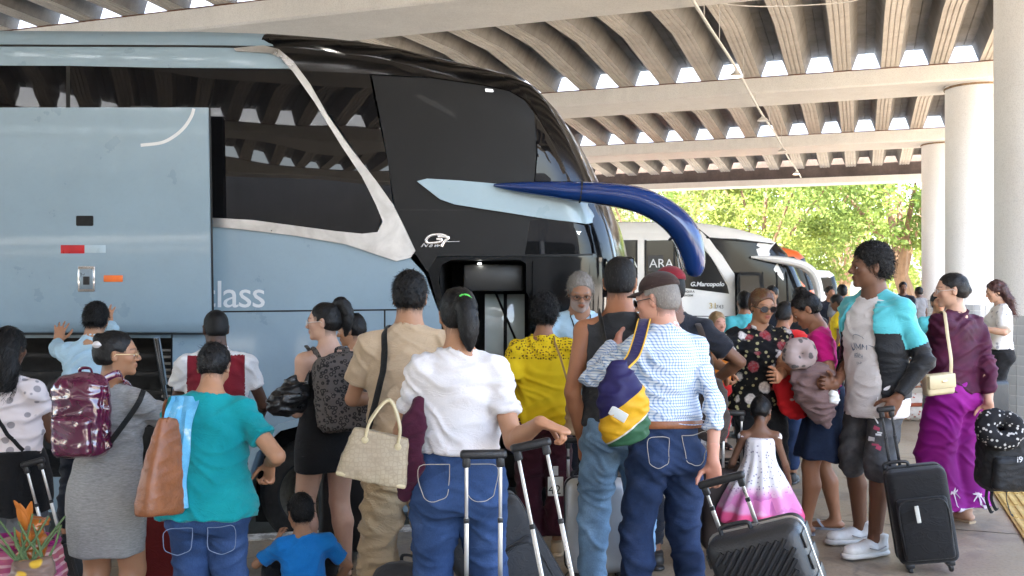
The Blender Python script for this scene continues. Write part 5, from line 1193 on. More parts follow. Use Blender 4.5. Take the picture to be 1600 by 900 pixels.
        if lens:
            for q in (1, -1): MB().add([s.hp((q * .033 + rx * .98 * math.cos(a), y + .0005 - .25 * abs(rx * math.cos(a)) * (1 if q * math.cos(a) > 0 else 0), .004 + rz * .98 * math.sin(a))) for a in np.linspace(0, 2 * PI, 18, endpoint=False)], [tuple(range(18))]).build('lens', lens, o)
        return o
    # ---- things worn: straps that lie on the clothes
    def snap(s, pts, off=.008, n=8, maxd=.12, force=False):
        V = np.concatenate([v for v, _ in s.cloth]); N = np.concatenate([q for _, q in s.cloth]); kd = kdtree.KDTree(len(V))
        for i, v in enumerate(V): kd.insert(v, i)
        kd.balance(); out = []
        for p in spline(pts, n):
            co, i, d = kd.find(p); nrm = N[i]; dd = (np.array(p) - V[i]) @ nrm
            out.append(V[i] + nrm * off if force or (d < maxd and (dd < off or d < .03)) else np.array(p))
        P = np.array(out); 
        for _ in range(2): P[1:-1] = .25 * P[:-2] + .5 * P[1:-1] + .25 * P[2:]
        return [tuple(p) for p in P]
    def stick(s, o, off=.004, maxd=.2):
        V = np.concatenate([v for v, _ in s.cloth]); N = np.concatenate([q for _, q in s.cloth]); kd = kdtree.KDTree(len(V))
        for i, v in enumerate(V): kd.insert(v, i)
        kd.balance()
        for v in o.data.vertices:
            z = 0
            for _ in range(3): co, i, d = kd.find(v.co); n = Vector(N[i]); v.co += n * (off + z - (v.co - co).dot(n))
        return o
    def line(s, name, pts, mat, r=.0016, off=.002, n=6, closed=False, parent=None):
        pp = [np.array(q, float) for q in pts] + ([np.array(pts[0], float)] if closed else []); pp = [a + (b - a) * k / 6 for a, b in zip(pp[:-1], pp[1:]) for k in range(6)] + [pp[-1]]; P = s.snap(pp, off, 1, .2); return MB().tube(P, r, 5).build(name, mat, parent or s.root)
    def place(s, o, label, cat, group=None):      # a worn or held thing given in this person's frame
        o.location = s.loc; o.rotation_euler = (0, 0, s.yaw); tag(o, label, cat, group); return o
# ================================================================== CLOTH PATTERNS
def denim(name, c, fade=.35):
    if name in MATS: return MATS[name]
    t = NT(name); c = list(c); f = t.noise(4.5, 5, .55); w = t.noise(330, 2, .5, t.coord((1, 1, .25))); z = t.noise(12, 4, .6)
    b = t.ramp(f, [(.32, [x * .72 for x in c]), (.55, c), (.75, [min(1, x * (1 + fade) + fade * .06) for x in c])]); b = t.mix(.35, b, t.ramp(w, [(.3, .5), (.65, 1.15)]), 'MULTIPLY'); b = t.mix(.25, b, t.ramp(z, [(.35, .6), (.6, 1.)]), 'MULTIPLY')
    t.base(b); t.rough(.85); _set(t.b, 'Specular IOR Level', .25); t.bump(w, .2, .002); t.bump(t.noise(26, 4, .6, t.coord((1, 1, 2.2)), .6), .35, .008); MATS[name] = t.m; return t.m
def pattern(name, fn, rough=.85, bump=.08):
    if name in MATS: return MATS[name]
    t = NT(name); t.base(fn(t)); t.rough(rough); _set(t.b, 'Specular IOR Level', .25); t.bump(t.noise(380, 2), .12, .002); t.bump(t.noise(28, 3), bump, .01); MATS[name] = t.m; return t.m
def vor(t, scale, vec=None, feature='F1', rnd=1.):
    v = t.n('TexVoronoi', feature=feature); v.inputs['Scale'].default_value = scale; v.inputs['Randomness'].default_value = rnd; t.l(vec if vec is not None else t.coord(), v.inputs['Vector']); return v
def f_polka(t): v = vor(t, 17, None, 'F1', .45); return t.mix(t.ramp(v.outputs['Distance'], [(.30, 1.), (.34, 0.)]), (.74, .66, .65), (.33, .30, .31))
def f_check(t):
    tc = t.n('TexCoord'); sp = t.n('SeparateXYZ'); t.l(tc.outputs['Object'], sp.inputs[0])
    def st_(o): return t.ramp(t.math('ABSOLUTE', t.math('SINE', t.math('MULTIPLY', o, PI / .013))), [(.45, 0.), (.62, 1.)])
    u = t.math('ADD', sp.outputs[0], t.math('MULTIPLY', sp.outputs[1], .8)); a, b = st_(u), st_(sp.outputs[2]); c = t.mix(.62, (.70, .74, .80), t.mix(1., (1, 1, 1), a)); 
    m = t.math('MULTIPLY', t.math('ADD', a, b), .5); return t.ramp(m, [(0., (.14, .24, .45)), (.5, (.40, .50, .66)), (1., (.72, .76, .80))])
def f_floral(t):
    v = vor(t, 11); w = vor(t, 24); n = t.noise(60, 4, .6); rnd = v.outputs['Color']; sep = t.n('SeparateXYZ'); t.l(rnd, sep.inputs[0])
    petals = t.math('ADD', v.outputs['Distance'], t.math('MULTIPLY', n, .25)); m = t.ramp(petals, [(.46, 1.), (.54, 0.)]); col = t.ramp(sep.outputs[0], [(0., (.74, .70, .66)), (.62, (.72, .66, .62)), (.66, (.30, .018, .03)), (1., (.25, .012, .03))], 'CONSTANT')
    col = t.mix(t.ramp(n, [(.35, .6), (.6, 0.)]), col, (.25, .2, .2)); base = t.mix(t.ramp(w.outputs['Distance'], [(.22, 1.), (.28, 0.)]), (.008, .008, .009), (.42, .38, .20)); return t.mix(m, base, col)
def f_leopard(t):
    v = vor(t, 42, None, 'F1', .9); d = t.math('ADD', v.outputs['Distance'], t.math('MULTIPLY', t.noise(50, 3), .3)); m = t.ramp(d, [(.36, 0.), (.42, 1.), (.58, 1.), (.66, 0.)]); return t.mix(m, (.115, .10, .092), (.022, .02, .02))
def f_heather(t): n = t.noise(120, 4, .7, t.coord((.35, .35, 2.2))); return t.ramp(n, [(.32, (.21, .205, .20)), (.68, (.36, .355, .345))])
def f_girl(t):
    tc = t.n('TexCoord'); sp = t.n('SeparateXYZ'); t.l(tc.outputs['Object'], sp.inputs[0]); z = sp.outputs[2]; v = vor(t, 55); dots = t.mix(t.ramp(v.outputs['Distance'], [(.22, 1.), (.28, 0.)]), (.74, .70, .70), (.25, .22, .3))
    w = vor(t, 16); blot = t.ramp(w.outputs['Color'], [(0., (.66, .14, .38)), (.35, (.72, .30, .52)), (.6, (.70, .58, .60)), (.85, (.38, .10, .30))]); blot = t.mix(t.ramp(t.noise(9, 3), [(.4, .8), (.6, .3)]), blot, (.70, .22, .46))
    zz = t.math('ADD', z, t.math('MULTIPLY', t.noise(9, 3), .10)); return t.mix(t.ramp(zz, [(.46, 1.), (.52, 0.)]), dots, t.mix(t.ramp(z, [(.315, 1.), (.33, 0.)]), blot, (.70, .09, .22)))
def f_magenta(t): n = t.noise(3, 4); return t.ramp(n, [(.3, (.20, .006, .165)), (.7, (.30, .012, .25))])
def f_velvet(t): n = t.noise(7, 5, .6); return t.ramp(n, [(.3, (.035, .004, .016)), (.7, (.085, .012, .042))])
def f_lace(t):
    tc = t.n('TexCoord'); sp = t.n('SeparateXYZ'); t.l(tc.outputs['Object'], sp.inputs[0]); v = vor(t, 62, None, 'F1', .7); n = t.noise(7, 3); y = t.ramp(n, [(.3, (.70, .48, .008)), (.7, (.80, .58, .016))])
    zone = t.ramp(t.math('ADD', sp.outputs[2], t.math('MULTIPLY', t.noise(30, 2), .03)), [(0., 0.), (1., 1.)]); zone = t.math('GREATER_THAN', t.math('ADD', sp.outputs[2], t.math('MULTIPLY', t.noise(12, 2), .04)), 1.195)
    return t.mix(t.math('MULTIPLY', zone, t.ramp(v.outputs['Distance'], [(.34, 1.), (.42, 0.)])), y, (.16, .085, .01))
def f_whiteprint(t): v = vor(t, 14); n = t.noise(40, 4); return t.mix(t.ramp(t.math('ADD', v.outputs['Distance'], t.math('MULTIPLY', n, .3)), [(.34, 1.), (.44, 0.)]), (.70, .68, .66), (.33, .33, .34))
def f_tote(t): v = vor(t, 62, None, 'DISTANCE_TO_EDGE', .5); n = t.noise(8, 4); b = t.ramp(n, [(.3, (.33, .26, .175)), (.7, (.40, .33, .225))]); return t.mix(t.ramp(v.outputs['Distance'], [(.04, .5), (.14, 0.)]), b, (.24, .185, .12))
def f_pillow(t): v = vor(t, 38); n = t.noise(70, 3); return t.mix(t.ramp(t.math('ADD', v.outputs['Distance'], t.math('MULTIPLY', n, .35)), [(.42, 1.), (.5, 0.)]), (.012, .012, .014), (.50, .48, .46))
def f_towel(t): n = t.noise(14, 5, .6); w = t.noise(300, 2); return t.mix(.3, t.ramp(n, [(.35, (.10, .36, .60)), (.6, (.16, .47, .70)), (.72, (.60, .72, .78))]), t.ramp(w, [(.3, .5), (.7, 1.1)]), 'MULTIPLY')
def f_striped(t):
    tc = t.n('TexCoord'); sp = t.n('SeparateXYZ'); t.l(tc.outputs['Object'], sp.inputs[0]); s_ = t.math('SINE', t.math('MULTIPLY', sp.outputs[2], 190)); return t.mix(t.ramp(t.noise(12, 3), [(.4, 0.), (.6, .5)]), t.ramp(s_, [(.35, (.36, .10, .12)), (.6, (.60, .40, .36))]), (.45, .06, .25))
def f_duffel(t): v = vor(t, 20); n = t.noise(50, 3); return t.mix(t.ramp(t.math('ADD', v.outputs['Distance'], t.math('MULTIPLY', n, .3)), [(.38, 1.), (.46, 0.)]), (.66, .58, .50), (.42, .08, .05))
def f_shortsprint(t):
    n = t.noise(8, 5, .7); return t.ramp(n, [(.3, (.03, .031, .033)), (.7, (.10, .10, .105))])
M_WTEE = fabric('white_tee', (.74, .71, .71)); M_TEAL = fabric('teal_knit', (.0, .25, .28), c2=(.006, .31, .33)); M_HEATH = pattern('heather_grey', f_heather); M_MAROON = fabric('maroon_cloth', (.20, .012, .022)); M_WPOLO = fabric('white_polo', (.72, .71, .70))
M_BLUESH = fabric('pale_blue_shirt', (.44, .62, .74)); M_POLKA = pattern('polka_blouse', f_polka); M_BLACKC = fabric('black_cloth', (.009, .009, .010), var=.2); M_GREYTR = fabric('grey_trousers', (.19, .19, .195)); M_BEIGE = fabric('beige_tee', (.52, .385, .25)); M_KHAKI = fabric('khaki_trousers', (.50, .37, .22), fold=.3)
M_YELLOW = fabric('yellow_blouse', (.78, .55, .012)); M_LACE = pattern('yellow_lace_blouse', f_lace); M_WINE = fabric('wine_trousers', (.045, .006, .014)); M_TANK = fabric('charcoal_tank', (.045, .047, .05)); M_LJEAN = denim('light_denim', (.22, .36, .52), .5); M_DJEAN = denim('dark_denim', (.021, .040, .098)); M_MJEAN = denim('mid_denim', (.034, .072, .18)); M_CHECK = pattern('blue_check_shirt', f_check)
M_FLORAL = pattern('floral_blouse', f_floral); M_PINK = fabric('hot_pink_tee', (.55, .008, .19)); M_DSKIRT = denim('denim_skirt', (.022, .038, .085), .2); M_VELVET = pattern('wine_velvet', f_velvet, .7); M_MAG = pattern('magenta_cloth', f_magenta, .75); M_WPRINT = pattern('white_print_blouse', f_whiteprint); M_GIRL = pattern('girl_dress', f_girl); M_BLUET = fabric('bright_blue_tee', (.012, .22, .62)); M_RED = fabric('red_cloth', (.62, .02, .02)); M_TURQ = fabric('turquoise_nylon', (.09, .50, .56), rough=.55, sheen=.3); M_SHORTS = pattern('black_print_shorts', f_shortsprint); M_AQUA = fabric('aqua_cloth', (.08, .42, .46)); M_NAVYC = fabric('navy_cloth', (.012, .014, .022))
M_STITCH = plain('pale_stitching', (.42, .38, .32), .8); M_STITCH2 = plain('denim_stitching', (.17, .22, .32), .8); M_SHW = plain('white_sneaker', (.62, .61, .59), .6, var=.15, vscale=25); M_SHB = plain('black_shoe', (.015, .014, .014), .5); M_SHT = plain('tan_shoe', (.42, .30, .18), .6); M_SLP = plain('grey_slipper', (.25, .26, .30), .6)
M_LEATH = plain('brown_leather', (.24, .085, .032), .42, var=.25, vscale=14, bump=.3, bscale=90); M_BLKLE = plain('black_leather', (.012, .012, .013), .3, var=.2, bump=.25, bscale=70); M_PATENT = plain('purple_patent', (.085, .006, .035), .08, spec=.7, coat=1., var=.25, vscale=6, bump=.35, bscale=9); M_STRAPB = fabric('black_webbing', (.012, .012, .012)); M_GOLD = plain('pale_gold_metal', (.62, .50, .32), .3, .9); M_CREAM = plain('cream_leather', (.52, .43, .26), .35, var=.12); M_STEEL = plain('trolley_steel', (.60, .59, .57), .32, .85, var=.08); M_BPLAST = plain('black_plastic', (.016, .016, .017), .42, var=.15, bump=.2, bscale=120); M_CHARC = fabric('charcoal_nylon', (.040, .040, .042), rough=.7); M_TOTE = pattern('beige_tote', f_tote, .5); M_LEO = pattern('leopard_print', f_leopard); M_LENS = plain('dark_lens', (.02, .012, .010), .06, coat=.5); M_FRAMEW = plain('clear_frame', (.66, .62, .58), .25); M_SILVERP = plain('silver_shell', (.55, .57, .59), .35, .25, var=.05)
TR = 'travellers waiting on the platform'
def pockets(p, mat, z0=.565, z1=.485, x0=.022, x1=.085, y=-.14):
    for q in (1, -1):
        H = p.H; pts = [(q * x0 * H, y, z0 * H), (q * x1 * H, y, z0 * H), (q * x1 * .97 * H, y, (z1 + .015) * H), (q * (x0 + x1) / 2 * H, y, z1 * H), (q * x0 * 1.1 * H, y, (z1 + .015) * H)]
        p.line('pocket_stitching', [np.array(a) + (p.hipc - np.array((0, 0, .53 * H))) for a in pts], mat, .0017, .0015, 10, True)
# ================================================================== THE CROWD
# 1 woman in the spotted blouse, far left
p = Person('woman with long black hair in spotted blouse and grey trousers, cropped by the left edge', 12, 4.9, -5, 1.56, 'f', 'deep', bw=1.12, rh={'w': W(80, 650, 5.2), 'e': (.6, -.6, -1), 'c': .8}); p.body()
p.top(M_POLKA, .585, .022, .42, .02, .6, 'crew', wr=.008, flare=.01, name='blouse'); p.pants(M_GREYTR, hem_r=.085, knee_e=.035, ease=.018)
c = p.cap(.012, 0, .078, -.12, ear=False); 
for a in np.linspace(-1, 1, 5): c.cone(p.hp((a * .05, -.075, .03)), p.hp((a * .075, -.10, -.10)), .035, .035, .03); c.cone(p.hp((a * .075, -.10, -.10)), p.hp((a * .07, -.085, -.235)), .035, .018, .03)
p.hair(c, H_BLACK, lump=.008, lf=26, strands=1100, sl=.09, curl=.35, lift=.003); p.shoes(M_SHB)
p.lofted('tied_jacket', M_BLACKC, [(.40, .140, .115), (.47, .142, .115), (.55, .130, .104), (.605, .112, .088)], .012, seed=6, freq=1.2)
o = MB().tube(p.snap([(-.12, .09, 1.12), (-.11, -.01, 1.27), (-.02, -.12, 1.18), (.07, -.13, 1.05), (.13, -.08, .95)], .006, 8), .007, 6, flat=(1.4, .4)).build('bag_strap', M_STRAPB); p.place(o, 'thin black bag strap crossing the back of the spotted blouse', 'strap')
# 2 man pushing the hatch
p = Person('man in pale blue shirt reaching up to the raised luggage hatch with both hands', 136, 6.62, 3, 1.69, 'm', 'tan', lean=(8, 2, 0), head=(10, 6, 0), group='bus staff', feet=((-.14, -.02, 5), (.12, .05, -5)),
           lh={'w': W(90, 533, 7.2), 'e': (-1, -.3, -.6), 'f': (.03, .25, 1), 'n': (0, 1, -.2), 'c': .12, 'spread': .22}, rh={'w': W(166, 500, 7.2), 'e': (1, -.2, -.5), 'f': (-.12, .25, 1), 'n': (0, 1, -.2), 'c': .12, 'spread': .3}); p.body()
p.top(M_BLUESH, .53, .02, 1.86, .014, .75, 'collar', wr=.008); p.pants(M_NAVYC); p.shoes(M_SHB); p.hair(p.cap(.009, .006, .078, -.05), H_CURL, lump=.003, lf=60, strands=1800, sl=.022, curl=.5, lift=.003)
w_, e_ = p.Wr[-1], p.E[-1]; d_ = unit(w_ - e_); MB().tube([w_ - d_ * .030, w_ - d_ * .006], .0285, 14, cap=True).build('wristwatch', M_BPLAST, p.root)
# 3 woman in grey dress
p = Person('smiling woman with bun and glasses in grey dress, seen from behind in profile', 168, 4.4, -8, 1.525, 'f', 'mid', bw=1.06, bd=1.05, hip=1.02, sw=.95, arm=1.1, leg=1.15, lean=(0, 3, 0), head=(-62, -3, 0), rh={'w': W(285, 632, 4.75), 'e': (.6, -1, -.5), 'f': (.5, .8, -.1)}, lh={'l': (-.2, .3, .85)}); p.body()
p.lofted('dress_skirt', M_HEATH, [(.335, .112, .088, -.004), (.40, .117, .092, -.006), (.48, .119, .094, -.008), (.53, .116, .09, -.006), (.58, .105, .076, -.002), (.62, .098, .07)], .007, h=.01, seed=4, freq=1.0)
p.top(M_HEATH, .575, .014, .62, .012, .25, 'crew', name='dress_bodice', wr=.006, seed=7); p.tied((-.0, -.085, .085), .036, th=.007); p.glasses(M_GOLD, None, .022, .015); p.shoes(M_SHB)
grey = p; MB().lathe([(0, .02), (.02, .015), (.03, 0), (.02, -.012), (0, -.015)], p.hp((.035, -.085, .06)), 12).build('hair_flower', M_WTEE, p.root)
# 4 man in maroon vest
p = Person('man with shaved dark hair in white polo and maroon vest beside the luggage bay', 338, 5.7, 14, 1.585, 'm', 'dark', group='bus staff', lean=(4, 0, 0), head=(12, 6, 0), rh={'l': (.26, .33, .92), 'e': (.6, -.6, -1)}, lh={'l': (-.22, .38, 1.0)}); p.body(scalp=(.02, .018, .017))
p.top(M_WPOLO, .52, .018, .5, .02, .8, 'collar', mats=[M_WPOLO, M_MAROON], mif=lambda C: ((np.abs(C[:, 0]) < .165) & (C[:, 2] < .83 * 1.585) & (np.abs(C[:, 0]) < .06 + .105 * np.clip((C[:, 2] > 0) * 1, 0, 1))).astype(int)); p.pants(M_NAVYC); p.hair(p.cap(.0035, 0, .072, -.045), H_CURL, lump=.001, strands=0); p.shoes(M_SHB)
# 5 woman in teal
p = Person('woman in teal top and blue jeans with head bowed, towel on her shoulder', 325, 4.05, 4, 1.47, 'f', 'tan', bw=1.14, bd=1.1, hip=1.0, sw=.95, arm=1.12, leg=1.02, head=(0, 24, 0), lean=(6, 0, 0), rh={'w': W(421, 722, 4.2), 'e': (.7, -.6, -.6), 'f': (-.05, .25, -1), 'n': (-.5, -.6, 0), 'c': .75}, lh={'l': (-.25, .22, .78), 'e': (-.5, -.6, -1)}); p.body()
p.top(M_TEAL, .490, .02, .62, .012, .5, 'scoop', wr=.007, flare=.02); p.pants(M_MJEAN); pockets(p, M_STITCH2, .478, .405, .02, .10); p.tied((0, -.075, .075), .042, nape=-.055, strands=900, curl=.25); p.shoes(M_SHB); teal = p
# 6 boy on the ground
p = Person('small boy in bright blue t-shirt sitting on the ground', 476, 4.85, 22, 1.02, 'm', 'tan', hs=1.28, bw=.95, head=(10, 6, 0), lean=(12, 0, 0), hipz=.10, feet=((-.10, .30, 20), (.12, .28, -20)), knee={-1: (-.5, .5, 1), 1: (.5, .5, 1)}, lh={'w': W(434, 845, 4.95), 'f': (.3, .6, .7), 'c': .5, 'e': (-1, -.3, -1)}, rh={'l': (.18, .14, .12), 'e': (1, -.6, 0)}); p.body()
p.top(M_BLUET, .475, .014, .72, .014, .9, 'crew', wr=.005); p.pants(M_BLACKC, hem=.08); p.hair(p.cap(.012, .008, .074, -.055), H_CURL, lump=.003, lf=70, strands=900, sl=.018, curl=.4); p.shoes(M_SHB)
# 7 woman in black dress
p = Person('woman with high ponytail and glasses in short black dress facing the bus', 512, 5.5, 38, 1.59, 'f', 'light', bw=1.12, hip=1.08, arm=1.12, leg=1.12, head=(48, 2, 0), lh={'w': W(446, 612, 5.6), 'e': (-.2, -.8, -1), 'f': (.8, .5, .2), 'c': .6}, rh={'l': (.2, .25, 1.0), 'e': (.6, -1, 0)}, feet=((-.10, .05, 5), (.10, -.03, -20))); p.body()
p.lofted('dress', M_BLACKC, [(.40, .126, .096, -.006), (.46, .128, .098, -.008), (.52, .122, .092, -.006), (.58, .106, .08), (.64, .094, .068, .004), (.70, .098, .072, .006), (.735, .102, .078, .008), (.765, .096, .068, .004)], .006, h=.01, seed=9)
p.tied((0, -.075, .105), .024, tail=[(0, -.08, .105), (0, -.115, .125), (0, -.15, .07), (.0, -.15, -.01), (0, -.135, -.09)], tr=.03, nape=-.045); p.glasses(M_FRAMEW, None, .023, .017); p.shoes(M_BLKLE, kind='slipper')
for q in (1, -1): p.line('dress_strap', [(q * .07, .09, .76 * 1.59), (q * .075, .02, .82 * 1.59), (q * .07, -.07, .765 * 1.59)], M_BLACKC, .005, .004, 6)
dressw = p
# 8 woman with small bun behind her
p = Person('woman with small top bun and bare shoulders half hidden behind the leopard backpack', 556, 6.2, 52, 1.51, 'f', 'tan', head=(28, 10, 0)); p.body(); p.top(M_NAVYC, .5, .012, 0, neck='strap', name='camisole'); p.pants(M_DJEAN); p.tied((0, -.07, .10), .026); p.shoes(M_SHB)
# 9 man in beige
p = Person('tall man with short curly hair in beige t-shirt and khaki trousers', 636, 4.65, 6, 1.715, 'm', 'tan', lean=(2, 1, 0), head=(-4, 8, 0), lh={'w': W(590, 622, 4.98), 'e': (-.8, -.6, -.8), 'c': .6}, rh={'l': (.22, .25, 1.05)}, feet=((-.16, .10, 12), (.14, .10, -8))); p.body()
p.top(M_BEIGE, .50, .022, .66, .02, .8, 'crew', wr=.007); p.pants(M_KHAKI, ease=.025, knee_e=.04, hem_r=.085, wr=.013); p.shoes(M_SHB); p.hair(p.cap(.010, .008, .078, -.048), H_CURL, lump=.005, lf=70, strands=1200, sl=.02, curl=.9, lift=.003); beige = p
o = MB().tube(p.snap([(.10, .12, 1.05), (.02, .10, 1.30), (-.085, .02, 1.43), (-.10, -.06, 1.38), (-.12, -.13, 1.22), (-.16, -.13, 1.05), (-.19, -.10, .95)], .007, 8), .018, 8, flat=(1.2, .22)).build('shoulder_strap', M_STRAPB); p.place(o, 'wide black shoulder strap over the beige t-shirt', 'strap')
# 10 woman in white t-shirt
p = Person('woman in white t-shirt and blue jeans with ponytail and lime green hair tie', 717, 3.8, 2, 1.63, 'f', 'tan', bw=1.06, bd=1.05, hip=1.03, sw=.93, arm=1.1, leg=1.06, lean=(3, 0, 0), head=(6, 12, 0), rh={'w': W(845, 660, 3.50), 'e': (.15, -.2, -1), 'f': (.85, -.1, -.3), 'n': (-.3, .1, -1), 'c': .78}, lh={'w': W(652, 650, 4.15), 'e': (-.45, -.4, -1), 'f': (.35, .9, .1)}, feet=((-.12, 0, 6), (.13, .02, -6))); p.body()
p.top(M_WTEE, .598, .018, .62, .012, .45, 'crew', wr=.0075, h=.0085); p.pants(M_MJEAN, waist=.63, h=.009, wr=.007); pockets(p, M_STITCH, .582, .492, .02, .095); p.shoes(M_SHB)
p.tied((.012, -.098, .052), .016, tail=[(.012, -.10, .052), (.018, -.125, .03), (.03, -.128, -.03), (.035, -.115, -.10), (.038, -.10, -.165)], tr=.034, nape=-.06, strands=1600, th=.008)
ring = [p.hp((.016 + .026 * math.cos(a), -.142 - .004 * math.sin(a), .040 + .024 * math.sin(a))) for a in np.linspace(R(-70), R(150), 12)]; MB().tube(ring, [.002] + [.008] * 10 + [.002], 8).build('hair_tie', plain('lime_plastic', (.10, .62, .10), .4), p.root); white = p
# 11 woman in yellow
p = Person('woman with black curly hair in yellow lace-shouldered blouse and wine flared trousers', 849, 5.75, -6, 1.55, 'f', 'brown', bw=1.1, bd=1.05, hip=.98, arm=1.1, head=(-12, 8, 0), lean=(3, 0, 0), lh={'w': W(797, 672, 5.75), 'e': (-.5, -.8, -.3), 'c': .6}, rh={'l': (.12, .40, 1.05), 'e': (.8, -.5, -1), 'f': (-.4, .9, .2)}); p.body()
p.top(M_LACE, .505, .026, .68, .018, .8, 'crew', wr=.009, name='blouse', puff=.014); p.pants(M_WINE, hem_r=.105, knee_e=.03, ease=.014); c = p.cap(.022, .012, .08, -.055); p.hair(c, H_CURL, lump=.011, lf=48, strands=2200, sl=.03, curl=1.3, lift=.004); p.shoes(M_SHT); yellow = p
# 12 grey-haired man facing us
p = Person('grey-haired man with glasses and pale blue shirt facing the crowd at the coach door', 905, 6.32, 186, 1.685, 'm', 'brown', group='bus staff', head=(-4, 17, 0), lean=(2, 0, 0), rh={'l': (.12, .34, 1.12), 'e': (1, -.3, -.4)}, lh={'l': (-.12, .35, 1.1), 'e': (-1, -.3, -.4)}); p.body(brow=(.18, .16, .15), beard=(.42, .39, .37))
p.top(M_BLUESH, .5, .02, .9, .018, .8, 'v', wr=.007, vdepth=.02); p.pants(M_NAVYC); p.hair(p.cap(.008, .006, .078, -.035), H_GREY, lump=.004, lf=60, strands=1500, sl=.022, curl=.9, lift=.003); p.glasses(M_BPLAST, None, .023, .016, thick=.0019); p.shoes(M_SHB)
MB().tube(p.snap([(-.06, .0, 1.42), (-.055, .09, 1.34), (-.02, .12, 1.16), (0, .13, 1.09)], .006), .004, 6).tube(p.snap([(.06, .0, 1.42), (.055, .09, 1.34), (.02, .12, 1.16), (0, .13, 1.09)], .006), .004, 6).build('lanyard', M_NAVYC, p.root); MB().box((0, .145, 1.04), (.055, .006, .085), bev=.004).build('badge_card', plain('id_card', (.35, .45, .62), .4), p.root)
# 13 man in sleeveless top
p = Person('man in charcoal sleeveless top and faded jeans with short cropped hair', 968, 4.75, -3, 1.725, 'm', (.42, .185, .095), bw=.98, sw=.93, arm=1.1, head=(-8, 4, 0), lh={'w': W(908, 682, 4.8), 'e': (-.6, -1, 0), 'f': (0, .1, -1), 'c': .7}, rh={'l': (.26, .3, .95)}, feet=((-.14, .05, 8), (.13, .28, -8))); p.body(scalp=(.10, .07, .055))
p.top(M_TANK, .52, .02, 0, 0, .75, 'tank', wr=.003, name='tank_top', h=.0075); p.pants(M_LJEAN, knee_e=.024, hem_r=.068, wr=.009); p.hair(p.cap(.0055, .006, .074, -.04), H_DARK, lump=.0015, lf=80, strands=700, sl=.010); p.shoes(M_SHW); tank = p
# 14 old man in check shirt
p = Person('elderly man in brown cap, blue check shirt and dark jeans holding a trolley handle', 1040, 4.35, 14, 1.63, 'm', 'pink', belly=.02, bw=.93, sw=.86, arm=.92, leg=.96, lean=(5, 1, 0), head=(42, 6, 0), rh={'w': W(1114, 722, 4.2), 'e': (.35, -1, -.2), 'f': (.1, .05, -1), 'n': (-.6, -.5, .1), 'c': .8}, lh={'w': W(965, 535, 4.62), 'e': (-1, -.3, -1), 'f': (.3, .8, .3), 'c': .5}, feet=((-.13, .02, 10), (.13, -.02, -8))); p.body(brow=(.5, .45, .4))
p.top(M_CHECK, .575, .018, 1.88, .014, .9, 'collar', wr=.009, h=.0085); p.pants(M_DJEAN, waist=.60, ease=.012, wr=.008, knee_e=.022, hem_r=.066); pockets(p, M_STITCH, .562, .475, .022, .09); p.hair(p.cap(.004, 0, .07, -.045), H_GREY, lump=.001, strands=500, sl=.012); p.shoes(M_SHB)
bl = [p.tp((math.cos(a) * .102 * p.H * 1.04 + 0, math.sin(a) * .078 * p.H + .004, .583 * p.H)) for a in np.linspace(0, 2 * PI, 40, endpoint=False)]; MB().tube(bl, .017, 8, flat=(1., .25), up=(0, 0, 1), closed=True).build('belt', M_LEATH, p.root)
c = Shape(); c.ell(p.hp((0, -.018, .066)), np.array((.084, .104, .080)) * p.hs, p.Rh, 0); c.plane(p.hp((0, 0, .055)), p.Rh @ np.array((0, -.12, -1))); V, Q = c.mesh(.007); capo = mesh_obj('cap', relax(V, Q, 1), Q, fabric('brown_cap', (.045, .026, .022)), p.root)
bv = []; n = 13
for r_, dz in ((.07, 0), (.115, -.004), (.155, -.014)):
    for k in range(n): a = PI * (.12 + .76 * k / (n - 1)); bv.append(p.hp((math.cos(a) * .082 * (1 - (r_ - .07) * 1.4), .0 + math.sin(a) * r_, .062 + dz - .012 * math.cos(a) ** 2)))
bf = [(i * n + k, i * n + k + 1, (i + 1) * n + k + 1, (i + 1) * n + k) for i in range(2) for k in range(n - 1)]; bv2 = [v - p.Rh @ np.array((0, 0, .004)) for v in bv]; MB().add(bv + bv2, bf + [tuple(i + 3 * n for i in f[::-1]) for f in bf] + [(2 * n + k, 2 * n + k + 1, 5 * n + k + 1, 5 * n + k) for k in range(n - 1)]).build('cap_brim', fabric('brown_cap', (0, 0, 0)), capo)
tl = text_obj('cap_lettering', 'MEN IN BLACK', .016, M_DECAL, p.root, Matrix.Translation(Vector(p.hp((-.09, .03, .064)))) @ Matrix((p.Rh @ rotm(0, 0, R(-75))).tolist()).to_4x4() @ RX, .001) if False else None
p.glasses(M_BPLAST, M_LENS, .023, .017, 'sunglasses', thick=.002); old = p
# 15 person in maroon cap behind him
p = Person('person in maroon cap and black t-shirt mostly hidden behind the elderly man', 1048, 5.35, 6, 1.665, 'm', 'deep', head=(16, 2, 0), bw=1.05, rh={'l': (.3, .22, 1.0), 'e': (1, -.5, 0)}); p.body(); p.top(M_NAVYC, .5, .02, .6, .02, .8, 'crew'); p.pants(M_NAVYC); p.shoes(M_SHB)
p.hair(p.cap(.004, 0, .07, -.04), H_CURL, strands=0); c = Shape(); c.ell(p.hp((0, -.015, .064)), np.array((.085, .104, .078)) * p.hs, p.Rh, 0); c.plane(p.hp((0, 0, .05)), p.Rh @ np.array((0, -.1, -1))); V, Q = c.mesh(.008); mesh_obj('cap', V, Q, M_MAROON, p.root)
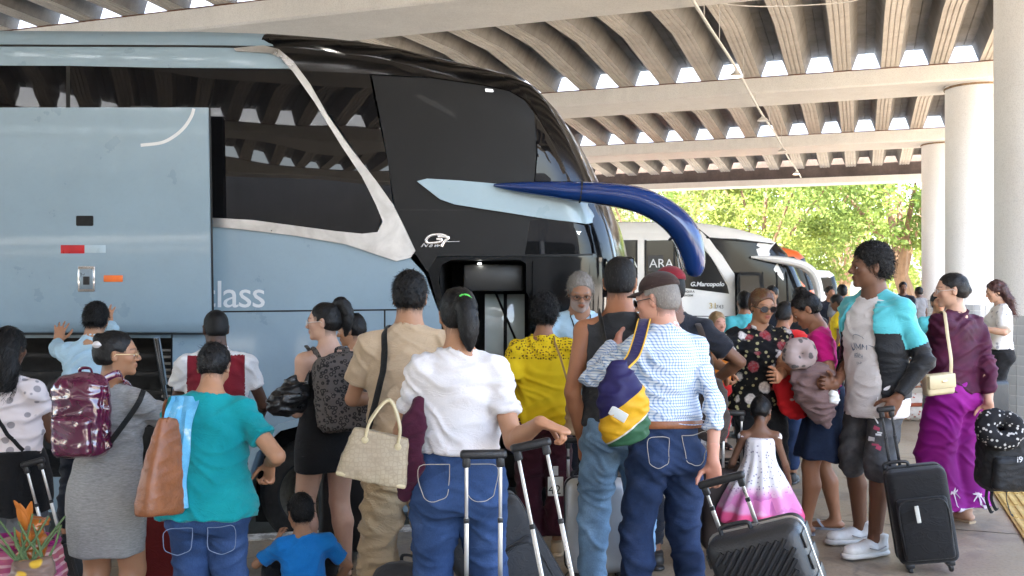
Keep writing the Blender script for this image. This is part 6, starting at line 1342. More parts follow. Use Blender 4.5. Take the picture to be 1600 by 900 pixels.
# 16 woman in floral blouse
p = Person('woman with auburn hair and sunglasses in black floral blouse facing us', 1187, 6.0, 186, 1.515, 'f', 'mid', bw=1.1, bd=1.08, belly=.02, arm=1.1, head=(8, 10, 0), rh={'w': W(1133, 575, 5.62), 'e': (1, -.5, -.5), 'f': (0, .3, -1), 'c': .75}, lh={'w': W(1216, 590, 5.62), 'e': (-.6, -.6, -1), 'f': (.4, .8, .1), 'c': .5}); p.body(brow=(.08, .035, .02), lips=(.40, .09, .09))
p.top(M_FLORAL, .50, .026, .5, .022, .85, 'v', wr=.008, name='blouse', puff=.012, vdepth=.01); p.pants(M_BLACKC); p.shoes(M_SHB); p.tied((0, -.09, .045), .035, mat=H_BROWN, th=.012, line=.074, strands=1000); p.glasses(M_BPLAST, M_LENS, .027, .021, 'sunglasses', thick=.0022); floralw = p
# 17 little girl
p = Person('little girl with dark hair in white and pink flared dress seen from behind', 1188, 5.25, -8, .90, 'f', 'deep', hs=1.35, bw=.95, head=(-20, 22, 0), lean=(8, 0, 0), lh={'l': (-.16, .16, .50)}, rh={'l': (.17, .12, .45)}); p.body()
p.lofted('dress', M_GIRL, [(.30, .26, .235), (.36, .24, .215), (.45, .20, .175), (.54, .155, .13), (.62, .11, .09), (.68, .092, .072), (.75, .088, .064), (.785, .078, .055)], .006, h=.009, seed=12, pleat=11, pl_amp=.016); p.tied((0, -.06, .10), .035, strands=600); p.shoes(M_SHW)
for q in (1, -1): c = Shape(); c.ell(p.S[q], (.034, .03, .03), k=0); V, Q = c.mesh(.008); mesh_obj('sleeve', V, Q, M_GIRL, p.root)
# 19 woman in pink
p = Person('woman with hair bun in hot pink t-shirt and denim skirt looking down', 1291, 5.9, 74, 1.505, 'f', 'brown', bw=1.1, arm=1.18, leg=1.05, head=(6, 26, 0), lean=(7, 0, 0), lh={'w': W(1240, 578, 5.72), 'e': (-.3, -.8, -1), 'f': (.3, 1, .1), 'c': .5}, rh={'w': W(1245, 588, 6.1), 'e': (.5, -.8, -1)}, feet=((-.09, .12, 6), (.10, -.06, -6))); p.body()
p.top(M_PINK, .56, .014, .55, .012, .3, 'scoop', wr=.006); p.lofted('skirt', M_DSKIRT, [(.315, .158, .128, 0), (.40, .140, .108), (.48, .122, .09), (.54, .112, .082), (.60, .094, .068)], .008, seed=14, pleat=8, pl_amp=.009); p.tied((0, -.045, .115), .038, nape=-.05, curl=.2); p.shoes(M_SLP, kind='slipper'); pinkw = p
# 21 young man
p = Person('young man with curly black hair in turquoise and black jacket, printed shorts and white sneakers', 1368, 5.55, 122, 1.745, 'm', 'deep', head=(-34, -2, 0), lean=(2, 0, 0), sw=.92, arm=.95, leg=.88, bw=.93, rh={'w': W(1306, 600, 5.55), 'e': (.4, -.9, -.8), 'f': (.3, 1, .1), 'c': .55}, lh={'w': W(1402, 622, 5.32), 'e': (-.6, -.9, -.2), 'f': (.3, .45, -.9), 'n': (.6, -.4, 0), 'c': .7}, feet=((-.10, .14, -8), (.12, -.02, -20))); p.body()
p.top(M_WTEE, .44, .016, .12, .002, 1.0, 'crew', wr=.004, name='undershirt', flare=.012)
zj = lambda C: (C[:, 2] < .735 * 1.745 - .0).astype(int)
H = p.H; c = Shape(); rows = [(z_, a + .042, b + .042, y) for z_, a, b, y in p.tab if .47 * H < z_ < .805 * H] + [(.818 * H, .068 * H, .052 * H, -.01 * H), (.838 * H, .05 * H, .048 * H, -.01 * H)]; rows = [(max(r[0], .5 * H), max(r[1], .094 * H + .04), max(r[2], .062 * H + .04), r[3]) if r[0] < .7 * H else r for r in rows]; rows = sorted({round(r[0], 4): r for r in rows}.values())
c.loft(rows, p.hipc - p.Rt @ np.array((0, 0, .53 * H)), p.Rt, 0)
for sd in (1, -1):
    S, E, Wr_ = p.S[sd], p.E[sd], p.Wr[sd]; c.cone(p.tp((sd * .03 * H, -.012 * H, .83 * H)), S, .031 * H, .038 * H, .03); c.cone(S, E, .058, .055, .03); c.ccyl(E, E + (Wr_ - E) * .93, .055, .042, .02)
c.ell(p.tp((.02, .05 * H, .885 * H)), (.05 * H, .065 * H, .055 * H), p.Rt, .005, 's'); c.loft([(.40 * H, .112 * H, .18 * H, .130 * H, .03 * H), (.6 * H, .102 * H, .18 * H, .130 * H, .03 * H), (.76 * H, .068 * H, .16 * H, .125 * H, .014 * H), (.86 * H, .042 * H, .13 * H, .12 * H, 0)], p.hipc - p.Rt @ np.array((0, 0, .53 * H)), p.Rt, .004, 's')
def jm(C):
    d = ((C - p.hipc) @ p.Rt)[:, 2] + .53 * H; arm_low = np.zeros(len(C), bool)
    for sd in (1, -1):
        t_ = ((C - p.S[sd]) @ unit(p.E[sd] - p.S[sd])) / p.l1; near = np.linalg.norm(C - p.S[sd] - np.outer(np.clip(t_, 0, 1) * p.l1, unit(p.E[sd] - p.S[sd])), axis=1) < .075; arm_low |= near & (t_ < .70)
    return np.where((d > .715 * H) | (arm_low & (np.abs(C[:, 0]) > .15)), 0, 1)
p.emit('jacket', c, None, .0088, .0055, seed=5, mats=[M_TURQ, fabric('black_nylon', (.010, .011, .013), rough=.6)], mif=jm)
p.pants(M_SHORTS, waist=.54, ease=.006, knee_e=.024, end=.95, hem_r=.078, name='shorts'); p.shoes(M_SHW, plain('sneaker_sole', (.55, .54, .52), .7), kind='sneaker', h=.007); p.hair(p.cap(.012, .018, .072, -.05), H_CURL, lump=.007, lf=60, strands=2200, sl=.028, curl=1.0, lift=.004)
PR = plain('slate_print', (.16, .20, .27), .8); pm = rotm(0, 0, PI)
for body_, z_, sz, x_ in (('UMMY', .655, .062, -.068), ('BEACH', .632, .020, -.035), ('CLUB', .614, .018, -.022)):
    o = text_obj('shirt_print', body_, sz, PR, p.root, Matrix.Translation((-x_, .2, z_ * H)) @ Matrix.Rotation(PI, 4, 'Z') @ RX, 0); p.stick(o, .003)
arcs = [(.05 * math.cos(a), .2, .683 * H + .045 * math.sin(a)) for a in np.linspace(R(20), R(160), 12)]; p.stick(MB().tube(arcs, .0018, 5).build('print_arc', PR, p.root), .003)
for k in range(9):
    z_ = random.uniform(.34, .50) * H; o = MB().box((-.10 + random.uniform(-.05, .05), .16, z_), (random.uniform(.02, .05), .003, random.uniform(.008, .03)), rot=Matrix.Rotation(random.uniform(-.4, .4), 3, 'Y')).build('shorts_print', [M_DECAL, M_DECAL, plain('print_red', (.4, .06, .12), .7)][k % 3], p.root); p.stick(o, .003)
young = p
# 22 woman in purple
p = Person('woman in wine velvet top and magenta wide trousers with low bun', 1492, 6.15, 30, 1.60, 'f', 'light', bw=1.2, bd=1.12, hip=1.08, arm=1.25, leg=1.1, head=(46, 4, 0), lh={'w': W(1452, 580, 6.5), 'e': (-1, -.5, -.8), 'f': (.4, .9, .2)}, rh={'w': W(1545, 630, 6.0), 'e': (.6, -1, 0), 'c': .9, 'f': (.1, .1, -1)}, feet=((-.075, .03, 6), (.075, -.03, -6))); p.body()
p.top(M_VELVET, .525, .022, 1.9, .02, .75, 'crew', wr=.009, name='velvet_top'); p.pants(M_MAG, hem_r=.165, knee_e=.065, ease=.018, hem=.012, wr=.006); p.tied((0, -.105, .0), .034, nape=-.05, strands=900); p.glasses(M_FRAMEW, None, .023, .018); p.shoes(M_SHT, kind='slipper'); purple = p
M_PALM = plain('pale_print', (.72, .60, .68), .8)
for (x, z_, sc_) in ((-.20, .20, 1.), (-.05, .23, 1.), (.10, .22, 1.), (.20, .17, .9), (.0, .07, .8), (-.13, .06, .8), (.14, .07, .8)):
    m = MB(); dr = p.Rw.T @ np.array((1, 0, 0)); fw = p.Rw.T @ np.array((0, -1, 0)); c0 = dr * x + fw * .22 + np.array((0, 0, z_))
    for k in range(7):
        a = R(-20 + 36.6 * k); e = c0 + dr * math.cos(a) * .055 * sc_ + np.array((0, 0, math.sin(a) * .045 * sc_)); mid = (c0 + e) / 2 + np.array((0, 0, .014)); m.tube([c0, mid, e], [.006, .007, .003], 5)
    m.tube([c0, c0 + np.array((0, 0, -.05 * sc_)) + dr * .008, c0 + np.array((0, 0, -.085 * sc_))], .004, 5); p.stick(m.build('palm_print', M_PALM, p.root), .004)
# 23 woman with phone
p = Person('woman with long dark red hair in white printed blouse beside the near column', 1562, 9.85, 72, 1.585, 'f', 'light', res=1.25, head=(8, 16, 0), lh={'w': W(1528, 512, 9.65), 'e': (-.6, -.9, -.5), 'f': (.1, .9, .4)}, rh={'l': (.1, .34, 1.02), 'e': (1, -.9, -.4)}); p.body(); p.top(M_WPRINT, .55, .024, .9, .025, .7, 'crew', name='blouse'); p.pants(M_BLACKC, hem_r=.09, knee_e=.03); p.shoes(M_SHB)
c = p.cap(.012, .0, .08, -.10, ear=False)
for a in np.linspace(-1, 1, 4): c.cone(p.hp((a * .05, -.06, .03)), p.hp((a * .07, -.09, -.11)), .04, .04, .03); c.cone(p.hp((a * .07, -.09, -.11)), p.hp((a * .07, -.10, -.27)), .04, .02, .03)
p.hair(c, hair_mat('hair_dark_red', (.035, .010, .008), .45), lump=.008, lf=30, strands=600, sl=.08, curl=.3)
# people farther off
def far(label, px, Y, yaw, H, sex, skin, topm, botm, hairm=H_BLACK, res=1.7, curly=False, head=(0, 0, 0), **kw):
    p = Person(label, px, Y, yaw, H, sex, skin, res=res, head=head, **kw); p.body(hh=.008, hd=.0075); p.top(topm, .5, .02, .6, .02, .7); p.pants(botm); p.hair(p.cap(.012, .006, .078, -.06), hairm, lump=.004, strands=300); p.shoes(M_SHB); return p
far('fair-haired child in orange top standing by the white coach', 1120, 9.0, 190, 1.24, 'm', 'pink', fabric('orange_top', (.7, .22, .03)), M_RED, H_BLOND, 1.3, hs=1.2, head=(10, 0, 0))
far('person in aqua t-shirt with dark backpack seen from behind near the white coach', 1163, 9.6, 8, 1.46, 'm', 'brown', M_AQUA, M_NAVYC, res=1.3)
far('person in bright red t-shirt behind the floral blouse', 1222, 7.4, -20, 1.40, 'f', 'brown', M_RED, M_DJEAN, res=1.3, head=(-30, 20, 0))
far('dark-haired person in black top between the red t-shirt and the pink t-shirt', 1252, 8.4, 5, 1.50, 'm', 'brown', M_BLACKC, M_NAVYC, res=1.4)
far('person in yellow t-shirt bending beside the far white bus', 1312, 12.5, 60, 1.42, 'f', 'deep', M_YELLOW, M_BLACKC, head=(0, 20, 0))
far('man in dark jacket facing us in front of the farthest bus', 1297, 16.0, 185, 1.52, 'm', 'brown', M_NAVYC, M_NAVYC)
far('person with dark hair seen from behind left of the turquoise jacket', 1316, 14.5, 0, 1.55, 'f', 'brown', M_GREYTR, M_NAVYC)
far('man in dark jacket standing near the forked tree', 1411, 20.0, 170, 1.62, 'm', 'deep', M_NAVYC, M_NAVYC)
far('second dark figure near the forked tree next to the purple woman', 1436, 21.5, 30, 1.52, 'm', 'dark', M_GREYTR, M_BLACKC)
far('dark-haired person just behind the purple woman', 1466, 9.3, 170, 1.46, 'f', 'tan', M_AQUA, M_GREYTR, res=1.3)
far('dark-haired person in front of the white coach door', 1206, 10.8, 150, 1.52, 'f', 'brown', M_NAVYC, M_NAVYC)
# ================================================================== LUGGAGE AND BAGS
def solid(name, sh, mat, h=.009, wr=0., seed=1, relaxn=1, mats=None, mif=None, c=None, freq=1.):
    V, Q = sh.mesh(h); V = relax(V, Q, relaxn, .4) if relaxn else V
    if wr > 0: N = vnormals(V, Q); n1 = noise3(V * np.array((9, 9, 22)) * freq + seed); n2 = noise3(V * 14 * freq + seed * 3); V = relax(V + N * (wr * (1.4 * (np.exp(-(n1 / .2) ** 2) - .4) + n2))[:, None], Q, 1, .3)
    c = V.mean(0) * np.array((1, 1, 0)) + np.array((0, 0, V[:, 2].min())) if c is None else np.array(c)
    o = mesh_obj(name, V - c, Q, mat, None, mats=mats, mi=mif(V[Q].mean(1)) if mif else None); o.location = c; return o
def attach(o, root): o.parent = root; o.matrix_parent_inverse = Matrix.Translation(-Vector(root.location)); return o
def wpath(p, pts, off=.008): return [p.world(q) for q in p.snap(pts, off)]
def suitcase(label, base, yaw, size, mat, tilt=(0, 0), handle=.4, gap=.16, gx=0., style='rib', grp='suitcases', wheels=True, gripmat=None, rodmat=None, gy=None):
    w, d, h = size; root = empty('suitcase', base); root.rotation_euler = (Matrix.Rotation(R(yaw), 3, 'Z') @ Matrix.Rotation(R(tilt[1]), 3, 'Y') @ Matrix.Rotation(R(tilt[0]), 3, 'X')).to_euler(); tag(root, label, 'suitcase', grp); z0 = .055 if wheels else 0
    sh = MB().box((0, 0, z0 + h / 2), (w, d, h), bev=.055 if style != 'soft' else .04, seg=5).build('shell', mat, root)
    if style == 'rib':
        for k in range(7): MB().box((-w * .36 + k * w * .12, -d / 2 - .002, z0 + h / 2), (w * .05, .012, h * .8), bev=.005).build('rib', mat, sh)
    if style == 'diag':
        n = 26
        for k in range(n):
            t = -1.15 + 2.3 * k / (n - 1); a, b = (t * w * .9 - .42 * h, -h * .42), (t * w * .9 + .42 * h, h * .42)
            pts = [(a[0] + (b[0] - a[0]) * q / 12, a[1] + (b[1] - a[1]) * q / 12) for q in range(13)]; pts = [q for q in pts if abs(q[0]) < w * .43]
            if len(pts) > 1: MB().tube([(x, -d / 2 - .001, z0 + h / 2 + z) for x, z in pts], .009, 6).build('rib', mat, sh)
        for k in range(6):
            zz = z0 + h * (.14 + .145 * k)
            for sx in (-1, 1): MB().box((sx * (w / 2 + .001), -d * .22, zz), (.008, d * .30, h * .10), bev=.004).build('side_rib', mat, sh); MB().box((sx * (w / 2 + .001), d * .24, zz), (.008, d * .28, h * .10), bev=.004).build('side_rib', mat, sh)
    if style == 'soft':
        m = MB().box((0, -d / 2 - .012, z0 + h * .40), (w * .84, .05, h * .66), bev=.022, seg=3); pk = m.build('front_pocket', mat, root)
        MB().tube(spline([(-w * .38, -d / 2 - .03, z0 + h * .15), (-w * .38, -d / 2 - .034, z0 + h * .66), (0, -d / 2 - .036, z0 + h * .715), (w * .38, -d / 2 - .034, z0 + h * .66), (w * .38, -d / 2 - .03, z0 + h * .15)], 6), .004, 6).build('zip', M_BPLAST, pk)
    zp = MB(); 
    for q in (0.0,): 
        y = d * q; r_ = .05; pts = []
        for cx, cz, a0 in ((w / 2 - r_, h - r_, 0), (-w / 2 + r_, h - r_, 90), (-w / 2 + r_, r_, 180), (w / 2 - r_, r_, 270)):
            for k in range(5): a = R(a0 + 22.5 * k); pts.append((cx + (r_ + .002) * math.cos(a), y, z0 + cz + (r_ + .002) * math.sin(a)))
        zp.tube(pts, .006, 6, closed=True)
    zp.build('zip_line', M_STEEL if style == 'diag' else M_BPLAST, root)
    if wheels:
        for sx in (-1, 1):
            for sy in (-1, 1):
                wo = MB().lathe([(0, -.011), (.022, -.011), (.026, -.006), (.026, .006), (.022, .011), (0, .011)], (sx * (w / 2 - .05), sy * (d / 2 - .045), .026), 16, 'X').build('wheel', M_BPLAST, root)
                MB().box((sx * (w / 2 - .05), sy * (d / 2 - .045), .05), (.045, .05, .03), bev=.008).build('wheel_housing', M_BPLAST, wo)
    yb = d / 2 - .035 if gy is None else gy
    if handle > 0:
        for sx in (-1, 1):
            x = gx + sx * gap / 2; rod = MB().box((x, yb, z0 + h + handle * .25), (.016, .013, handle * .5 + .02), bev=.003).box((x, yb, z0 + h + handle * .72), (.0125, .0095, handle * .5), bev=.003).build('handle_rod', rodmat or M_STEEL, root)
            MB().box((x, yb, z0 + h + handle * .5), (.019, .016, .018), bev=.003).build('rod_stop', M_BPLAST, rod)
        MB().box((gx, yb, z0 + h + handle), (gap + .045, .034, .032), bev=.012, seg=3).box((gx - gap / 2, yb, z0 + h + handle - .025), (.028, .026, .04), bev=.006).box((gx + gap / 2, yb, z0 + h + handle - .025), (.028, .026, .04), bev=.006).build('grip', gripmat or M_BPLAST, root)
    MB().tube(spline([(gx - .06, yb - .05, z0 + h), (gx - .05, yb - .05, z0 + h + .028), (gx + .05, yb - .05, z0 + h + .028), (gx + .06, yb - .05, z0 + h)], 4), .009, 8).build('top_handle', M_BPLAST, root)
    return root
def base(px, Y, dz=0): X = (px - 800) / FPX * Y; return (X, Y, gz(X) + dz)
suitcase('black suitcase with tall steel handle standing in front of the white t-shirt woman', base(757, 3.25), 4, (.40, .25, .52), M_BPLAST, handle=.46, gap=.118, style='rib')
suitcase('dark suitcase with long steel handle gripped by the white t-shirt woman', base(938, 3.22), -8, (.36, .24, .46), plain('brown_black_shell', (.035, .026, .024), .4), tilt=(-10, -13), handle=.56, gap=.105, gx=-.02, style='rib', gy=0)
suitcase('charcoal fabric suitcase leaning sideways behind the steel handle', base(858, 4.35), 8, (.40, .24, .62), M_CHARC, tilt=(0, -30), handle=0, style='soft')
suitcase('silver hard-shell suitcase held by the man in the sleeveless top', base(932, 5.2), 4, (.34, .22, .50), M_SILVERP, handle=.19, gap=.15, gx=-.07, style='plain')
suitcase('ribbed black hard suitcase pulled by the elderly man', base(1262, 3.75), -24, (.38, .24, .58), plain('black_ribbed_shell', (.024, .025, .027), .38, var=.12, bump=.25, bscale=140), tilt=(4, -19), handle=.20, gap=.15, gx=-.06, style='diag', gy=.02)
suitcase('black soft suitcase with white tag beside the white sneakers', base(1452, 5.12), -14, (.30, .21, .50), fabric('black_canvas', (.013, .013, .014), rough=.7), tilt=(3, -9), handle=.31, gap=.05, gx=-.08, style='soft', rodmat=M_BPLAST)
suitcase('dark trolley bag in front of the floral blouse', base(1143, 5.45), 170, (.34, .24, .48), plain('dark_brown_shell', (.05, .035, .03), .5), handle=.30, gap=.10, style='plain')
suitcase('suitcase beside the spotted blouse with slanted steel handle', base(118, 4.75), 10, (.32, .20, .42), M_BPLAST, tilt=(0, -14), handle=.42, gap=.07, style='rib')
suitcase('large dark red suitcase between the grey dress and the teal top', base(247, 5.05), 12, (.34, .28, .70), fabric('dark_red_canvas', (.14, .012, .010)), handle=0, style='plain')
suitcase('tall black suitcase behind the legs of the woman in the black dress', base(556, 5.95), -4, (.42, .28, .70), plain('black_shell', (.012, .012, .013), .35), handle=0, style='plain')
suitcase('black suitcase of the woman beside the near column', base(1546, 9.75), 20, (.34, .24, .52), M_BPLAST, handle=.42, gap=.12, style='plain')
# luggage tag on the young man's case
o = solid('luggage_tag', Shape().box(W(1434, 804, 4.955), (.022, .006, .09), .003, rotm(0, R(-10), R(-14))), plain('tag_white', (.62, .61, .55), .6), .0025, relaxn=0); tag(o, 'long white tag stuck on the black soft suitcase', 'tag')
# numbered tag
o = MB().box((0, 0, 0), (.085, .006, .105), bev=.004).build('number_tag', plain('tag_paper', (.66, .66, .62), .6)); o.location = W(868, 760, 5.25); tag(o, 'white number tag hanging by the wine trousers', 'tag'); text_obj('tag_number', '42', .07, M_BLK, o, Matrix.Translation((-.04, -.0045, -.04)) @ RX, .0005); MB().box((0, 0, .085), (.03, .006, .05)).build('tag_strap', M_STEEL, o)
# 3 purple patent backpack
p = [q for q in bpy.data.objects if q.get('label', '').startswith('smiling woman')]; 
def backpack(label, c, size, mat, yaw, roll=0, h=.008, pocket=True, name='backpack', matp=None):
    Rm = rotm(0, R(roll), R(yaw)); w, d, hh = size; c = np.array(c); sh = Shape(); sh.box(c, (w, d, hh), min(w, d) * .42, Rm, 0); sh.ell(c + Rm @ np.array((0, 0, hh * .28)), (w * .42, d * .5, hh * .26), Rm, .03)
    o = solid(name, sh, mat, h, .004); tag(o, label, 'backpack')
    if pocket:
        s2 = Shape(); s2.box(c + Rm @ np.array((0, -d * .5, -hh * .2)), (w * .8, d * .35, hh * .5), .03, Rm, 0); q = solid('front_pocket', s2, matp or mat, h, .003); attach(q, o)
        MB().tube([c + Rm @ np.array(v) for v in spline([(-w * .38, -d * .62, -hh * .05), (-w * .3, -d * .66, hh * .045), (0, -d * .68, hh * .055), (w * .3, -d * .66, hh * .045), (w * .38, -d * .62, -hh * .05)], 5)], .004, 6).build('zip', M_GOLD, q)
        q.location = Vector(q.location)
    MB().tube([c + Rm @ np.array(v) for v in spline([(-w * .44, -d * .12, -hh * .3), (-w * .40, -d * .2, hh * .25), (-w * .2, -d * .2, hh * .47), (w * .2, -d * .2, hh * .47), (w * .40, -d * .2, hh * .25), (w * .44, -d * .12, -hh * .3)], 5)], .005, 6).build('main_zip', M_BPLAST, None)
    attach(bpy.context.scene.objects[-1] if False else [x for x in COL.objects][-1], o)
    attach(MB().tube([c + Rm @ np.array(v) for v in spline([(-.03, d * .3, hh * .48), (-.025, d * .25, hh * .58), (.025, d * .25, hh * .58), (.03, d * .3, hh * .48)], 5)], .008, 6, flat=(1, .5)).build('grab_handle', mat), o)
    return o, Rm
def strap(o, pts, mat, r=.016, flat=(1.2, .25), name='strap', up=None): return attach(MB().tube(pts, r, 8, flat=flat, up=up).build(name, mat), o)
GREYW = None
bp1, Rm = backpack('shiny purple patent backpack on the back of the grey dress', W(128, 652, 4.19), (.25, .14, .36), M_PATENT, -14, -3)
strap(bp1, [grey.world(q) for q in grey.snap([grey.loc_of(W(112, 600, 4.2)), grey.loc_of(W(128, 585, 4.28)), (-.12, .03, 1.30), (-.14, .12, 1.15)], .008)], M_PATENT, .013)
strap(bp1, [grey.world(q) for q in grey.snap([grey.loc_of(W(150, 600, 4.2)), grey.loc_of(W(185, 583, 4.25)), (.10, -.02, 1.29), (.12, .1, 1.2)], .008)], M_PATENT, .013)
strap(bp1, [grey.world(q) for q in grey.snap([grey.loc_of(W(165, 700, 4.18)), grey.loc_of(W(188, 670, 4.2)), grey.loc_of(W(213, 635, 4.25)), grey.loc_of(W(225, 610, 4.35))], .008)], M_STRAPB, .010)
# 5 brown tote and towel of the teal woman
sh = Shape(); c = W(256, 728, 3.82); Rm = rotm(0, R(7), R(66)); sh.loft([(-.19, .105, .048), (-.165, .11, .055), (0, .09, .044), (.13, .06, .03), (.19, .045, .018)], c, Rm, 0, p=3.5)
tote = solid('tote_bag', sh, M_LEATH, .008, .002); tag(tote, 'tan brown leather tote hanging from the shoulder of the teal top', 'bag')
for dx in (-.03, .05): strap(tote, [teal.world(q) for q in teal.snap([teal.loc_of(c + Rm @ np.array((dx, 0, .17))), teal.loc_of(W(262, 655, 3.82)), (-.165, -.05, 1.13), (-.15, .02, 1.19), (-.15, .10, 1.1), teal.loc_of(c + np.array((dx, .12, .1)))], .01)], M_LEATH, .008)
pts = teal.snap([(-.095, -.19, .80), (-.095, -.19, .92), (-.092, -.17, 1.04), (-.09, -.10, 1.16), (-.088, -.01, 1.225), (-.088, .09, 1.12)], .016, 7); V = []; F = []; nw = 9
for i, q in enumerate(pts):
    for k in range(nw): f = k / (nw - 1) - .5; V.append(np.array(q) + np.array((f * .115 + .004 * math.sin(i * .5 + k), -.006 * math.cos(f * 16 + i * .12) * 1.2, 0)))
for i in range(len(pts) - 1):
    for k in range(nw - 1): F.append((i * nw + k, i * nw + k + 1, (i + 1) * nw + k + 1, (i + 1) * nw + k))
m = len(V); V2 = [v + np.array((0, .010, 0)) for v in V]; tw = MB().add(V + V2, F + [tuple(x + m for x in f[::-1]) for f in F] + [(k + 1, k, k + m, k + 1 + m) for k in range(nw - 1)] + [(i * nw, (i + 1) * nw, (i + 1) * nw + m, i * nw + m) for i in range(len(pts) - 1)] + [((i + 1) * nw + nw - 1, i * nw + nw - 1, i * nw + nw - 1 + m, (i + 1) * nw + nw - 1 + m) for i in range(len(pts) - 1)]).build('towel', pattern('blue_towel', f_towel, .95)); teal.place(tw, 'blue and white towel draped over the shoulder of the teal top', 'towel')
# 7 leopard backpack, black handbag
bp2, Rm = backpack('grey leopard print backpack worn by the woman in the black dress', W(540, 614, 5.27), (.34, .17, .42), M_LEO, 22, -4)
strap(bp2, [dressw.world(q) for q in dressw.snap([dressw.loc_of(W(505, 572, 5.25)), dressw.loc_of(W(494, 550, 5.35)), (-.10, .02, 1.305), (-.11, .10, 1.18)], .012)], M_LEO, .018)
strap(bp2, [dressw.world(q) for q in dressw.snap([dressw.loc_of(W(540, 565, 5.25)), dressw.loc_of(W(540, 545, 5.3)), (.09, .02, 1.305), (.11, .1, 1.18)], .012)], M_LEO, .018)
sh = Shape(); sh.ell(W(450, 628, 5.38), (.125, .06, .085), rotm(0, R(-6), R(20)), 0); sh.ell(W(463, 605, 5.38), (.075, .045, .07), rotm(0, R(-10), R(20)), .05); hb = solid('handbag', sh, M_BLKLE, .008, .008, 4); tag(hb, 'slouchy black leather handbag under the arm of the woman in black', 'bag')
strap(hb, [W(478, 600, 5.36), W(482, 570, 5.38), W(484, 548, 5.45), W(478, 540, 5.55)], M_BLKLE, .01)
# 10 beige handbag and wine jacket on the arm of the woman in white
c = W(588, 712, 3.62); Rm = rotm(0, R(13), R(6)); sh = Shape(); sh.loft([(-.095, .135, .062), (-.06, .132, .062), (0, .122, .052), (.09, .105, .03)], c, Rm, 0, p=5.0); hbag = solid('handbag', sh, M_TOTE, .007, .002); tag(hbag, 'beige quilted handbag hanging from the arm of the woman in white', 'bag')
attach(MB().box(c + Rm @ np.array((0, 0, -.083)), (.262, .118, .016), rot=Matrix(Rm.tolist()), bev=.006).build('base_band', M_CREAM), hbag)
for dy in (-.035, .035): strap(hbag, [c + Rm @ np.array(v) for v in spline([(-.055, dy, .06), (-.05, dy, .13), (.0, dy * .4, .215), (.06, dy, .13), (.07, dy, .06)], 6)], M_CREAM, .006, (1, 1), 'handle')
for dx in (-.055, .07): attach(MB().lathe([(0, 0), (.012, .002), (.014, .006), (.0, .008)], c + Rm @ np.array((dx, -.046, .055)), 10, 'Y').build('handle_tab', M_CREAM), hbag)
text_obj('bag_lettering', 'Chenson', .018, M_GOLD, None, Matrix.Translation(Vector(c + Rm @ np.array((-.02, -.052, .045)))) @ Matrix(Rm.tolist()).to_4x4() @ RX, .001) if False else None
sh = Shape(); P = [W(655, 628, 3.72), W(645, 670, 3.7), W(640, 730, 3.72), W(632, 775, 3.74)]
for a, b, ra, rb in zip(P[:-1], P[1:], (.025, .042, .045), (.042, .045, .03)): sh.cone(a, b, ra, rb, .03, flat=((0, 1, 0), .5))
sh.cone(W(645, 640, 3.85), W(634, 760, 3.85), .035, .035, .03); jk = solid('folded_jacket', sh, fabric('wine_cloth', (.055, .007, .022)), .008, .005, 8); tag(jk, 'wine red jacket folded over the arm of the woman in white', 'jacket')
# 11 tan bag of the woman in yellow
sh = Shape(); sh.box(W(903, 648, 5.42), (.14, .07, .24), .03, rotm(0, R(4), 0), 0); tb_ = solid('shoulder_bag', sh, plain('tan_canvas', (.42, .27, .15), .8, var=.15), .008, .006, 3); tag(tb_, 'small tan shoulder bag beside the yellow blouse', 'bag')
strap(tb_, [yellow.world(q) for q in yellow.snap([yellow.loc_of(W(893, 622, 5.45)), yellow.loc_of(W(882, 580, 5.55)), yellow.loc_of(W(868, 535, 5.68)), (.06, .02, 1.29)], .008)], plain('tan_canvas', (0, 0, 0)), .011)
# 13 straps of the man in the sleeveless top
o = MB().tube([tank.world(q) for q in tank.snap([(-.09, .09, 1.3), (-.085, .0, 1.43), (-.085, -.09, 1.38), (-.05, -.14, 1.2), (0, -.15, 1.08)], .01)], .026, 8, flat=(1.2, .25)).tube([tank.world(q) for q in tank.snap([(.09, .09, 1.3), (.085, .0, 1.43), (.085, -.09, 1.38), (.06, -.14, 1.2), (.02, -.15, 1.08)], .01)], .026, 8, flat=(1.2, .25)).build('harness_strap', M_STRAPB); tag(o, 'black shoulder straps over the charcoal sleeveless top', 'strap')
# 14 navy and yellow bag of the elderly man
M_NAVB = fabric('navy_nylon', (.022, .018, .085), rough=.6); M_YELB = fabric('yellow_nylon', (.66, .36, .015), rough=.6)
c = W(972, 628, 3.96); Rm = rotm(0, R(-6), R(12)); sh = Shape(); sh.loft([(-.17, .075, .05), (-.13, .105, .075), (0, .108, .08), (.10, .075, .055), (.18, .03, .02)], c, Rm, 0)
def f_sling(t):
    tc = t.n('TexCoord'); sp = t.n('SeparateXYZ'); t.l(tc.outputs['Object'], sp.inputs[0]); zz = t.math('ADD', sp.outputs[2], t.math('MULTIPLY', sp.outputs[0], -.75))
    b = t.ramp(zz, [(0., (.03, .10, .05)), (.055, (.62, .60, .55)), (.066, (.66, .36, .015)), (.185, (.02, .016, .08))], 'CONSTANT'); return t.mix(.2, b, t.ramp(t.noise(30, 3), [(.3, .4), (.7, 1.)]), 'MULTIPLY')
bag = solid('drawstring_bag', sh, pattern('sling_panels', f_sling, .6), .008, .007, 5); tag(bag, 'navy and yellow sling backpack on the side of the elderly man', 'backpack')
attach(MB().box(c + Rm @ np.array((-.045, -.075, -.035)), (.075, .008, .04), rot=Matrix((Rm @ rotm(0, R(35), R(-25))).tolist()), bev=.003).build('label_patch', plain('patch_white', (.6, .62, .6), .6)), bag)
